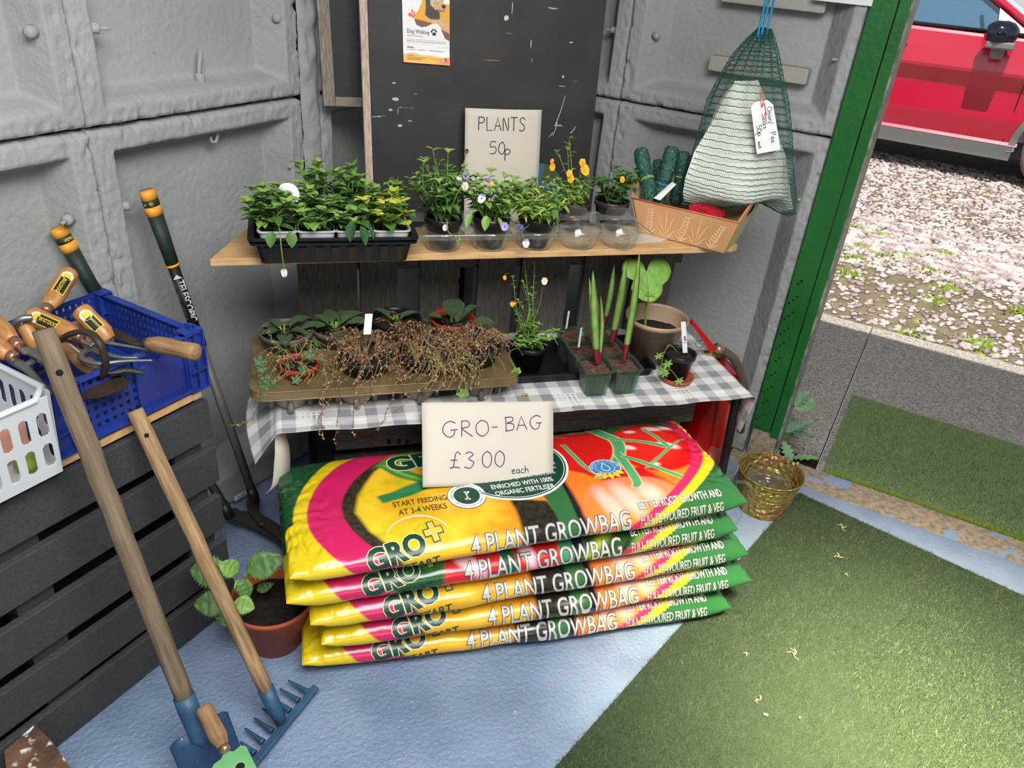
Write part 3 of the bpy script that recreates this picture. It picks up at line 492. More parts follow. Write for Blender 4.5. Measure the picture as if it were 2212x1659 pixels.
mb = MB(); cc = UV(CU + .46, .06, 1.10); a1, a2 = UX, (ZX * .9 + VX * .4).normalized(); mb.tube([cc + a1 * .19 * math.cos(t / 24 * 2 * PI) + a2 * .19 * math.sin(t / 24 * 2 * PI) for t in range(25)], .016, 6); mb.tube([cc - a1 * .18, cc + a1 * .18], .02, 6); mb.tube([cc, cc - a2 * .18], .02, 6); mb.build('steering_wheel', 'carblk', car)
mb = MB(); mb.bar(UV(CU + .92, -.28, 1.02), UX * .75, VX * .2, ZX * .1); mb.build('dashboard', 'seat', car, bevel=.04)
mi = MB(); c = UV(CU - .13, -.075, 1.165)
mi.lathe([(0, -.13), (.07, -.125), (.105, -.08), (.112, 0), (.1, .05), (.06, .09), (0, .1)], c, 24, 0, UX * .0 + VX * .15 + UX * .25 + ZX * 0 - VX * .8); mr = mi.build('door_mirror', 'chrome', car)
for k, vtx in enumerate(mr.data.vertices):
    vtx.co.z = (vtx.co.z - (c.z - OFF[car.name].z)) * .85 + (c.z - OFF[car.name].z)
mb = MB(); mb.bar(c - ZX * .085, UX * .09, VX * .105, ZX * .03); mb.bar(c - ZX * .15 + UX * .07, UX * .06, VX * .05, ZX * .045); mb.build('mirror_base', 'cargrey', mr, bevel=.015)
mb = MB(); mb.tube(crv([cs(.98, .995, 1, 0), cs(.9, 1.0, 1, -.035), cs(.70, 1.0, 1, -.035), cs(.62, .995, 1, 0)]), .015, 8, flat=1.2); mb.build('door_handle', 'carred', car)
# ================================================================ LEFT STAND (slatted) AND BOARD
st = thing('slatted_stand', UV(.6, 1.3, 0), 'charcoal slatted timber stand along the left wall, blue crate on top', 'stand')
for k in range(5):
    z0 = .005 + k * .128; mb = MB(); j = random.uniform(-.006, .006); tl = random.uniform(-.006, .006)
    mb.bar(UV(.02 + j, 1.2, z0 + .05), UX * .90 + ZX * tl, VX * .009, ZX * (.0465 if k else .050)); mb.build('slat', 'slat', st, bevel=.002)
for a in (-.55, .05, .5, .865):
    mb = MB(); mb.bar(UV(a, 1.235, .315), UX * .035, VX * .024, ZX * .31); mb.build('upright', 'slat', st, bevel=.002)
for k in range(5):
    mb = MB(); mb.bar(UV(.895, 1.355, .055 + k * .128), UX * .009, VX * .135, ZX * .045); mb.build('slat', 'slat', st, bevel=.002)
mb = MB(); mb.bar(UV(0., 1.285, .31), UX * .88, VX * .006, ZX * .305); mb.build('shade_panel', 'black', st)  # black sheet added behind the slats so their gaps read as deep shade
mb = MB(); mb.bar(UV(0., 1.345, .627), UX * .905, VX * .150, ZX * .007); mb.build('top_board', 'ply', st)

# ================================================================ PALLET BEHIND TABLE, BLACK BOARD, FRAMED PANEL
pl = thing('pallet', (.55, 1.97, 0), 'dark weathered pallet standing upright behind the table', 'pallet')
def xs_at(px, y, z=.7): return at(px, 560, y=y).x
for a, b in ((640, 772), (772, 862) if 0 else (775, 860), (905, 988), (1030, 1112), (1125, 1232), (1262, 1352), (1368, 1458)):
    x0, x1 = xs_at(a, 1.9), xs_at(b, 1.9)
    mb = MB(); mb.bar(((x0 + x1) / 2, 1.9, .425), ((x1 - x0) / 2 - .002, 0, 0), (0, .009, 0), (random.uniform(-.004, .004), 0, .42)); mb.build('slat', 'slatv', pl, bevel=.002)
for z in (.10, .43, .765):
    mb = MB(); mb.bar((.55, 1.945, z), (.545, 0, 0), (0, .03, 0), (0, 0, .045)); mb.build('bearer', 'slath', pl, bevel=.003)
def bp(x, z, d=0.): t = (z - .86) / 1.3; return V((x, 2.055 + .10 * t - d, z))
bl = at(785, 0, y=2.08).x; br_ = .838
bo = thing('plywood_board', (.5, 2.06, .82), 'tall black painted plywood board leaning behind the top shelf', 'board')
mb = MB(); x0 = .208; x1 = .835
mb.hexa([bp(x0 + .010, .80), bp(x1 - .012, .80), bp(x1 - .012, .80, -.016), bp(x0 + .010, .80, -.016), bp(x0 - .012, 2.1), bp(x1 - .005, 2.1), bp(x1 - .005, 2.1, -.016), bp(x0 - .012, 2.1, -.016)]); mb.build('face', 'board', bo, bevel=.001)
mb = MB(); mb.hexa([bp(x0 - .010, .80, .004), bp(x0 + .009, .80, .004), bp(x0 + .009, .80, -.020), bp(x0 - .010, .80, -.020), bp(x0 - .032, 2.1, .004), bp(x0 - .013, 2.1, .004), bp(x0 - .013, 2.1, -.02), bp(x0 - .032, 2.1, -.02)]); mb.build('pale_edge', 'boardedge', bo, bevel=.001, label='pale painted left edge of the board')
# paint drips and chips that belong to the board
for px, py, w_, h_, m in ((1094, 40, .0075, .0075, 'paper'), (1215, 165, .0035, .004, 'paper'), (853, 212, .009, .005, 'lightgrey'), (850, 178, .006, .002, 'lightgrey'), (862, 268, .006, .004, 'lightgrey'), (842, 235, .006, .003, 'lightgrey'), (1108, 18, .0012, .018, 'lightgrey'), (1147, 95, .0016, .012, 'lightgrey'), (1148, 130, .001, .006, 'lightgrey'), (1063, 130, .022, .0012, 'dry'), (1100, 72, .01, .001, 'dry'), (1212, 185, .012, .001, 'lightgrey'), (858, 238, .001, .01, 'lightgrey'), (1234, 92, .006, .002, 'lightgrey')):
    p = at(px, py, y=2.085); c = bp(p.x, p.z + .0, .0012); mb = MB(); k = 9; pts = [(w_ * math.cos(t * 6.283 / k) * random.uniform(.7, 1.1), h_ * math.sin(t * 6.283 / k) * random.uniform(.7, 1.1)) for t in range(k)]
    mb.prism(pts, c, V((1, 0, 0)), ZX, V((0, -1, 0)), .0006); mb.build('paint_fleck', m, bo)
mb = MB()
for a, b in (((1195, 270), (1219, 205)), ((1200, 262), (1190, 290)), ((1190, 283), (1182, 292)), ((1228, 285), (1240, 270))):
    pa, pb = at(*a, y=2.085), at(*b, y=2.085); mb.tube([bp(pa.x, pa.z, .001), bp((pa.x + pb.x) / 2 + .002, (pa.z + pb.z) / 2, .001), bp(pb.x, pb.z, .001)], [.0015, .001, .0008], 4)
mb.build('scratches', 'lightgrey', bo, kind='stuff')
# framed slate panel on the left
fp = thing('framed_panel', (.15, 2.16, 1.08), 'dark slate panel in a weathered grey wood frame left of the black board', 'framed panel')
def fq(x, z, d=0): return V((x, 2.165 - d, z))
xa, xb = .099, .36; lean = .012
def fbar(a, b, c, d, m, name):
    mb = MB(); mb.hexa([V(p) for p in (a, b, b + V((0, .022, 0)), a + V((0, .022, 0)), c, d, d + V((0, .022, 0)), c + V((0, .022, 0)))]); return mb.build(name, m, fp, bevel=.001)
fbar(fq(xa, 1.083, .01), fq(xa + .03, 1.083, .01), fq(xa - .03, 2.1, .01), fq(xa - .0, 2.1, .01), 'greywood', 'frame_stile')
fbar(fq(xa + .03, 1.083, .008), fq(xb, 1.083, .008), fq(xa + .03, 1.106, .008), fq(xb, 1.106, .008), 'greywoodh', 'frame_rail')
fbar(fq(xb - .03, 1.106, .008), fq(xb, 1.106, .008), fq(xb - .05, 2.1, .008), fq(xb - .02, 2.1, .008), 'greywood', 'frame_stile')
mb = MB(); mb.hexa([fq(xa + .02, 1.1), fq(xb - .01, 1.1), fq(xb - .01, 1.1, -.006), fq(xa + .02, 1.1, -.006), fq(xa - .01, 2.08), fq(xb - .03, 2.08), fq(xb - .03, 2.08, -.006), fq(xa - .01, 2.08, -.006)]); mb.build('slate', 'chalkb', fp)

# ---------------------------------------------------------------- dog walking poster (printed raster on its own sheet, drawn from shapes)
pa, pb, pc_ = at(868, 0, y=2.085), at(872, 134, y=2.075), at(965, 138, y=2.075)
PW = .118; PH = .30; px0, pz0 = pb.x + .0, pb.z
def smooth(e, x): return np.clip(.5 - x / e, 0, 1)[..., None]
def over(img, col, mask): c = np.array(rgb(*col)[:3]); return img * (1 - mask) + c * mask
def disc(X, Y, cx, cy, rx, ry=None, ang=0, e=.06):
    ry = ry or rx; dx, dy = X - cx, Y - cy; ca, sa = math.cos(ang), math.sin(ang); a = (dx * ca + dy * sa) / rx; b = (-dx * sa + dy * ca) / ry
    return smooth(e, np.sqrt(a * a + b * b) - 1)
def polymask(X, Y, pts, e=.004):
    """soft polygon mask"""
    ins = np.zeros(X.shape, bool); n = len(pts); dm = np.full(X.shape, 9.)
    for i in range(n):
        x1, y1 = pts[i]; x2, y2 = pts[(i + 1) % n]
        if y1 != y2: ins ^= ((y1 > Y) != (y2 > Y)) & (X < (x2 - x1) * (Y - y1) / (y2 - y1) + x1)
        dx, dy = x2 - x1, y2 - y1; t = np.clip(((X - x1) * dx + (Y - y1) * dy) / (dx * dx + dy * dy + 1e-12), 0, 1); dm = np.minimum(dm, np.hypot(X - x1 - t * dx, Y - y1 - t * dy))
    return smooth(e, np.where(ins, -dm, dm))
def stroke(X, Y, pts, wd, e=None):
    if len(pts) > 2: pts = [(p.x, p.y) for p in crv([(a, b, 0) for a, b in pts], 5)]
    dm = np.full(X.shape, 9.)
    for (x1, y1), (x2, y2) in zip(pts, pts[1:]):
        dx, dy = x2 - x1, y2 - y1; t = np.clip(((X - x1) * dx + (Y - y1) * dy) / (dx * dx + dy * dy + 1e-12), 0, 1); dm = np.minimum(dm, np.hypot(X - x1 - t * dx, Y - y1 - t * dy))
    return smooth(e or wd * .4, dm - wd)
def printed(name, nx, ny, pos, img, m, parent=None):
    vs = pos.reshape(-1, 3); I = np.arange((nx + 1) * (ny + 1)).reshape(nx + 1, ny + 1); fs = np.stack([I[:-1, :-1].ravel(), I[1:, :-1].ravel(), I[1:, 1:].ravel(), I[:-1, 1:].ravel()], 1)
    col = np.concatenate([img.reshape(-1, 3), np.ones((len(vs), 1))], 1)
    o = npmesh(name, vs, fs, m, parent, col=col); o.data.polygons.foreach_set('use_smooth', [True] * len(fs)); return o
po = thing('poster', (px0, 2.07, pz0), 'white and orange dog walking poster with a terrier photo on the black board', 'poster')
nx, ny = 130, 330; X, Y = np.meshgrid(np.linspace(0, 1, nx + 1), np.linspace(0, PH / PW, ny + 1), indexing='ij')
img = np.ones(X.shape + (3,)) * np.array(rgb(228, 226, 228)[:3])
photo = [(.30, 2.54), (.33, 1.35), (.42, 1.2), (.34, 1.02), (.26, .93), (.25, .83), (.29, .74), (.4, .70), (.5, .72), (.62, .78), (.72, .8), (.8, .74), (.84, .64), (.9, .52), (1.0, .47), (1.0, 2.54)]
ph = polymask(X, Y, photo, .01)
sub = np.ones(X.shape + (3,)) * np.array(rgb(226, 158, 42)[:3]); sub = over(sub, (232, 228, 228), disc(X, Y, .95, 1.30, .16, .12)); sub = over(sub, (120, 78, 66), polymask(X, Y, [(.2, .86), (.6, .80), (1, .62), (1, .3), (.2, .3)]))
fur = fbm(X, Y, 3, 30)[..., None]
dog = lambda c1, c2: np.array(rgb(*c1)[:3]) * fur + np.array(rgb(*c2)[:3]) * (1 - fur)
def overT(img, tex, m): return img * (1 - m) + tex * m
sub = overT(sub, dog((80, 72, 62), (30, 28, 26)), polymask(X, Y, [(.47, 1.5), (.5, 1.2), (.48, .95), (.55, .86), (.8, .88), (.78, 1.1), (.72, 1.3), (.7, 1.5)], .02))
sub = overT(sub, dog((220, 190, 150), (190, 130, 84)), polymask(X, Y, [(.5, .92), (.52, .82), (.74, .8), (.86, .68), (.95, .64), (1.0, .72), (.92, .84), (.8, .92), (.76, .86), (.6, .86)], .02))
sub = overT(sub, dog((210, 196, 170), (168, 140, 110)), disc(X, Y, .71, 1.28, .17, .19, e=.1)); sub = overT(sub, dog((70, 66, 60), (40, 38, 36)), polymask(X, Y, [(.46, 1.45), (.5, 1.12), (.58, 1.08), (.6, 1.3), (.58, 1.5)], .02))
sub = overT(sub, dog((214, 176, 128), (176, 128, 84)), disc(X, Y, .78, 1.12, .14, .09, -.2, .1))
for cx, cy, r1 in ((.70, 1.30, .035), (.86, 1.275, .022)): sub = over(sub, (20, 16, 14), disc(X, Y, cx, cy, r1))
sub = over(sub, (16, 14, 14), disc(X, Y, .875, 1.13, .045, .038)); sub = over(sub, (60, 30, 26), stroke(X, Y, [(.72, 1.05), (.82, 1.04), (.9, 1.06)], .008))
img = overT(img, sub, ph)
for cy, c in ((1.36, (226, 150, 60)), (1.28, (222, 92, 66))): img = over(img, c, disc(X, Y, .19, cy - .03, .06, .035))
for k in range(16): a = k * PI / 8; img = over(img, (196, 196, 200), stroke(X, Y, [(.19 + .09 * math.cos(a), 1.29 + .09 * math.sin(a)), (.19 + .115 * math.cos(a), 1.29 + .115 * math.sin(a))], .005))
img = over(img, (60, 60, 60), stroke(X, Y, [(.1, 1.29), (.28, 1.288)], .006))
for (ox, oy, rot, c, s_) in ((.17, .93, 1.4, (214, 104, 72), 1.), (.665, .60, -.1, (24, 24, 26), .85)):
    for a, rr_, w1, w2 in ((0, 0, .052, .04), (-.9, .075, .022, .028), (-.3, .085, .02, .028), (.3, .085, .02, .028), (.9, .075, .022, .028)):
        img = over(img, c, disc(X, Y, ox + rr_ * s_ * math.sin(a + rot), oy + rr_ * s_ * math.cos(a + rot) - (.01 if rr_ == 0 else 0), w1 * s_, w2 * s_, e=.25))
wave = [(0, 0), (1, 0), (1, .155), (.9, .15), (.8, .14), (.7, .15), (.56, .17), (.46, .158), (.36, .165), (.27, .19), (.18, .2), (.1, .18), (0, .15)]
img = over(img, (226, 170, 56), polymask(X, Y, wave, .01)); img = over(img, (226, 116, 64), polymask(X, Y, [(.7, 0), (1, 0), (1, .155), (.9, .135), (.82, .06)], .1) * polymask(X, Y, wave, .01))
for k, (x0_, x1_, c) in enumerate(((.08, .93, (110, 110, 130)), (.08, .93, (130, 130, 144)), (.08, .66, (190, 170, 120)))):
    for q in range(14):
        xa_ = x0_ + (x1_ - x0_) * q / 14; img = over(img, c, stroke(X, Y, [(xa_ + .006, .455 - .035 * k), (xa_ + (x1_ - x0_) / 14 * .8, .455 - .035 * k)], .006))
img = over(img, (70, 70, 80), stroke(X, Y, [(.09, .30), (.22, .30)], .009))
for xx in ((.13, .26), (.36, .47), (.57, .86)): img = over(img, (90, 90, 120), stroke(X, Y, [(xx[0], .255), (xx[1], .255)], .007)); img = over(img, (230, 150, 70), disc(X, Y, xx[0] - .035, .255, .014))
img = over(img, (200, 200, 204), stroke(X, Y, [(.06, .345), (.96, .34)], .002))
for y_, x1_, wd_ in ((.145, .22, .007), (.105, .5, .005), (.075, .38, .008)): img = over(img, (100, 76, 20), stroke(X, Y, [(.09, y_), (x1_, y_)], wd_))
img = over(img, (40, 36, 34), polymask(X, Y, [(.78, .065), (.93, .065), (.94, .1), (.9, .13), (.88, .1), (.78, .1)], .01)); img = over(img, (220, 220, 220), stroke(X, Y, [(.8, .083), (.9, .083)], .008)); img = over(img, (140, 96, 30), stroke(X, Y, [(.58, .1), (.75, .1)], .004))
pos = np.zeros(X.shape + (3,)); ZZ = pz0 + Y * PW; tt = (ZZ - .86) / 1.3
lx = px0 - .026 * (ZZ - pz0)
pos[..., 0] = lx + X * PW; pos[..., 1] = 2.055 + .10 * tt - .004 - .003 * np.sin(X * 3.1) * 0 - .004 * np.clip(1 - Y * 4, 0, 1); pos[..., 2] = ZZ - .003 * X
psheet = printed('sheet', nx, ny, pos, img, 'posterp', po); psheet.location = -V(OFF[po.name])
def pfn(x, y): z = pz0 + y * PW; return V((px0 - .026 * (z - pz0) + x * PW, 2.055 + .10 * (z - .86) / 1.3 - .0052 - .004 * max(0, 1 - y * 4), z - .003 * x))
mb = MB(); handfn = pfn; lettering(mb, 'Dog Walking', pfn, .085, .575, .115, .78, .0); mb.build('lettering', 'inkb', po)
mb = MB(); lettering(mb, 'and Pet Services', pfn, .085, .51, .065, .8, 0); mb.build('lettering', 'ltan', po)

# ================================================================ PLANTS SIGN
def card(name, fn, m, label, cat, nx=14, ny=16):
    r = thing(name, fn(.5, 0), label, cat); mb = MB(); mb.grid(nx, ny, fn); o = mb.build('card', m, r, solid=.0006); return r
sw, sh_ = .208, .297
def sg(x, y):   # PLANTS card: x 0..1, y 0..1
    return V((.432 + x * sw - .006 * y + .004, 2.012 + .03 * y - .005 * math.sin(x * PI) - .012 * (1 - y) * math.sin(x * 2.6), .835 + y * sh_))
zt = at(1005, 233, y=2.035).z; xl = at(1005, 233, y=2.035).x
def sg(x, y): return V((xl + .004 * (1 - y) + x * sw, 2.0 + .035 * y - .006 * math.sin(x * PI), zt - sh_ * (1 - y) + .0015 * x))
r = card('plants_sign', sg, 'paper', 'cream card price sign reading PLANTS 50p propped behind the flowers', 'sign')
sgf = lambda x, y: sg(x / sw, y / sh_) + V((0, -.0012, 0))
mb = MB(); handwrite(mb, 'PLANTS', sgf, .036, .244, .033, .0012, sp=.2, wx=.75); handwrite(mb, '50', sgf, .068, .184, .032, .0012, sp=.2); handwrite(mb, 'p', sgf, .108, .181, .030, .0012); mb.build('handwriting', 'inkb', r, kind='stuff')
# blue disc peeping out at the right of the sign
dk = thing('round_label', (.69, 2.03, .88), 'blue and olive round label with grey letters behind the PLANTS sign', 'label')
cdk = at(1160, 415, y=2.02); Rk = .078; mb = MB(); mb.lathe([(Rk, 0), (Rk, .002)], cdk + V((0, .008, 0)), 48, 0, (0, -1, 0), smooth=False); o = mb.build('disc', 'vbl', dk)
mb = MB(); mb.prism([(Rk * .99 * math.cos(t), Rk * .99 * math.sin(t)) for t in np.linspace(.25, 1.35, 12)] + [(0.01, .03)], cdk + V((0, .0055, 0)), V((1, 0, 0)), ZX, V((0, -1, 0)), .0006); mb.build('olive_patch', 'volive', dk)
mb = MB(); lettering(mb, 'A', lambda x, y: cdk + V((x, .004, y)), .030, .018, .035, 1, .02, ang=-.35); lettering(mb, 'O', lambda x, y: cdk + V((x, .004, y)), .048, -.03, .03, 1, 0, ang=-.6); mb.build('letters', 'lightgrey', dk, kind='stuff')

# ================================================================ TOP SHELF
SZ = .865; mb = MB(); yb = 1.845
fl_, fr_ = at(453, 560, z=SZ), at(1590, 532, z=SZ); bk_l, bk_r = at(532, 508, z=SZ), at(1601, 528, z=SZ)
poly = [(fl_.x, fl_.y), (fr_.x - .01, fr_.y), (fr_.x + .012, fr_.y + .012), (fr_.x + .008, fr_.y + .035), (fr_.x - .12, fr_.y + .165), (bk_l.x, fr_.y + .17)]
mb.prism(poly, V((0, 0, SZ - .016)), V((1, 0, 0)), V((0, 1, 0)), ZX, .016); tag(mb.build('plywood_shelf', 'ply', bevel=.0012), 'long pale plywood shelf lying across the pallet under the plant trays', 'shelf')
mb = MB()
for s in (0, 1): pass
# ================================================================ TABLE
TZ = .52
tb = thing('display_table', (.55, 1.65, 0), 'low table with brown board edge and black metal legs under the checked cloth', 'table')
tl_, tr_ = at(600, 908, z=TZ), at(1598, 850, z=TZ)
mb = MB(); mb.box(-.04, 1.105, 1.505, 1.875, TZ - .020, TZ - .002); mb.build('top_board', 'brownedge', tb, bevel=.002)
def leg(x0, y0, x1, y1, m='black', r=.014):
    mb = MB(); mb.tube([(x0, y0, TZ - .02), (x1, y1, 0)], r, 10); mb.build('leg', m, tb)
mb = MB(); mb.bar((.0465, 1.66, .25), (.02, 0, 0), (0, .02, 0), (0, 0, .25)); mb.build('leg', 'black', tb)
mb = MB(); mb.bar((.0465, 1.84, .25), (.02, 0, 0), (0, .02, 0), (0, 0, .25)); mb.build('leg', 'black', tb)
lt, lb = at(1590, 925, y=1.60), at(1553, 985, y=1.72)
leg(1.165 - .03, 1.55, 1.24, 1.66, r=.013); leg(1.06, 1.83, 1.08, 1.85)
mb = MB(); mb.bar((.565, 1.63, .425), (.495, 0, 0), (0, .012, 0), (0, 0, .065)); mb.build('apron_board', 'slath', tb, bevel=.002)
mb = MB(); mb.bar((.22, 1.69, .3), (.17, 0, 0), (0, .012, 0), (0, 0, .05)); mb.build('lower_board', 'slath', tb, bevel=.002)
mb = MB()
for px in (840, 862, 880):
    p = at(px, 958, y=1.617); mb.prism([(-.006, 0), (.006, 0), (.004, .012), (0, .016), (-.004, .012)], p, V((1, 0, 0)), ZX, V((0, -1, 0)), .001)
mb.build('notches', 'hole', tb, kind='stuff')
# checked oilcloth: one sheet that lies on the top, hangs over both ends
def gingham(X, Y, p=.062):
    a = ((X / p) % 1); b = ((Y / p) % 1)
    sa = ((a > .5)).astype(float); sb = ((b > .5)).astype(float)
    lum = 1 - .5 * (sa * .5 + sb * .5)
    wh = np.array(rgb(224, 222, 222)[:3]); gy = np.array(rgb(140, 143, 150)[:3]); k = (sa + sb)[..., None] / 2
    img = wh * (1 - k) + gy * k
    cx = ((X / p) % 5); cy = ((Y / p) % 3); z = (cx < 1.0) & (cy < 1.0)
    st = (((X / p * 5) % 1) > .62) | (((Y / p * 5) % 1) > .62)
    img[z & st] = wh; return img
ct = thing('checked_cloth', (.55, 1.65, TZ), 'grey and white checked oilcloth covering the low table', 'tablecloth')
nx, ny = 520, 150; s = np.linspace(0, 1, nx + 1); tt_ = np.linspace(0, 1, ny + 1); Sx, Ty = np.meshgrid(s * 1.62 - .27, tt_ * .43 - .02, indexing='ij')   # unrolled x, y
img = gingham(Sx + .02, Ty); pos = np.zeros(Sx.shape + (3,)); xx = Sx; xL, xR = -.052, 1.125
def edgeroll(d): r_ = .015; a = np.clip(d / r_, 0, PI / 2); return r_ * np.sin(a), -r_ * (1 - np.cos(a)) - np.clip(d - r_ * PI / 2, 0, None)
dR = np.clip(xx - xR, 0, None); ox, oz = edgeroll(dR); dL = np.clip(xL - xx, 0, None); ox2, oz2 = edgeroll(dL)
pos[..., 0] = np.clip(xx, xL, xR) + ox - ox2 + dR * .10 * np.sin(Ty * 14) + .0; pos[..., 1] = 1.492 + Ty - .004 * np.sin(xx * 9)
# left end lifts and flares outward, right end hangs as a curled flap
flL = np.clip(dL - .02, 0, None)
pos[..., 0] -= flL * (.75 + .25 * np.sin(Ty * 12)); pos[..., 2] = TZ + .002 + oz + oz2 * (.55 + .9 * np.clip(.18 - Ty, 0, 1) / .18 * .5) + .0015 * np.sin(xx * 40) * (Ty < .02)
cur = np.clip(dR - .02, 0, None); pos[..., 0] -= cur * .25 * np.clip((.1 - Ty) / .1, 0, 1) - cur * .2; pos[..., 1] += cur * .15 * np.clip((.12 - Ty) / .12, 0, 1)
keep = (dR < .135 - .16 * np.clip(Ty - .1, 0, 1)) & (dL < .09 + .2 * np.clip(Ty - .25, 0, .1) - .1 * np.clip(.05 - Ty, 0, 1) / .05 * 0)
o = printed('sheet', nx, ny, pos, img, 'clothp', ct)
bm = bmesh.new(); bm.from_mesh(o.data); bm.verts.ensure_lookup_table(); kk = keep.ravel(); bmesh.ops.delete(bm, geom=[v for v in bm.verts if not kk[v.index]], context='VERTS'); bm.to_mesh(o.data); bm.free()
sm = o.modifiers.new('s', 'SOLIDIFY'); sm.thickness = .0008; o.parent = ct; o.location = -V(OFF[ct.name])
mb = MB()
def ribbon(a): return 0
n = 22; vs = []
for i in range(n + 1):
    t = i / n; p = crv([(-.058, 1.50, .500), (-.048, 1.497, .44), (-.055, 1.50, .36), (-.085, 1.51, .325)], 8)[int(t * 23)]; vs += [p + V((-.006 - .022 * math.sin(t * 2.4), .0, 0)), p + V((.010, .03, 0))]
mb.add(vs, [(2 * i, 2 * i + 1, 2 * i + 3, 2 * i + 2) for i in range(n)], 0, True); mb.build('loose_strip', 'paper', ct, solid=.0008)
p = at(1135, 853, z=TZ + .006); mb = MB(); mb.grid(5, 3, lambda a, b: p + V(((a - .5) * .016, (b - .5) * .007, .002 * math.sin(a * 3.1)))); tag(mb.build('dried_petal', 'orp', solid=.0006), 'curled orange petal lying on the checked cloth near its front edge', 'petal')

# ================================================================ GROW BAGS
BW, BT, BL = .375, .084, 1.07
th = np.linspace(-PI, PI, 721); ex = 2 / 3.0; cy_ = np.sign(np.sin(th)) * np.abs(np.sin(th)) ** ex; cz_ = np.sign(np.cos(th)) * np.abs(np.cos(th)) ** (2 / 2.3)
seg = np.hypot(np.diff(cy_) * BW / 2, np.diff(cz_) * BT / 2); arc = np.concatenate([[0], np.cumsum(seg)]); PER = arc[-1]; arc -= PER / 2     # arc 0 = top centre, + towards back, so print s = -arc
def bag_xyz(x, s_, seed=0, top=True):
    """x 0..1 along, s_: metres round the section from the top centre, + to the front; returns local point arrays"""
    x = np.asarray(x, float); s_ = np.asarray(s_, float); a = -s_; yy = np.interp(a, arc, cy_); zz = np.interp(a, arc, cz_)
    e = np.clip(1 - np.abs(2 * x - 1) ** 9, 0, 1); e2 = np.clip(np.minimum(x, 1 - x) / .11, 0, 1); prof = np.sqrt(np.clip(1 - (1 - e2) ** 2.2, 0, 1)); prof = np.maximum(prof, .035)
    wdt = 1 - .03 * (1 - e2) ** 2 + .015 * (1 - e2) ** 6; f = lambda X, Y, q: fbm(X + 5 * seed, Y + 9, 20 + q, 1, 3) - .5
    lump = f(x * 7, a * 9, 1) * .012 * e2; en = np.clip(1 - e2, 0, 1)
    wr_ = np.sin(a * 150 + f(x * 20, a * 14, 2) * 16) * .0032 * en * (e2 > .02) + np.sin(x * 260 + f(x * 30, a * 30, 3) * 14) * .0012 * en * (np.abs(yy) > .3)
    cn = np.exp(-((x - .05) / .05) ** 2) * np.exp(-((s_ - .17) / .06) ** 2); wr_ = wr_ + cn * f(x * 90, a * 60, 4) * .009
    X = (x - .5) * BL - 0.; Yv = yy * BW / 2 * wdt + np.sign(yy) * lump * .5; Z = zz * BT / 2 * prof + (lump * np.sign(zz) + wr_ * zz)
    # seal fin turned slightly up
    Z = Z + .006 * np.clip(np.abs(2 * x - 1) - .93, 0, 1) / .07
    return X, Yv, Z + BT / 2
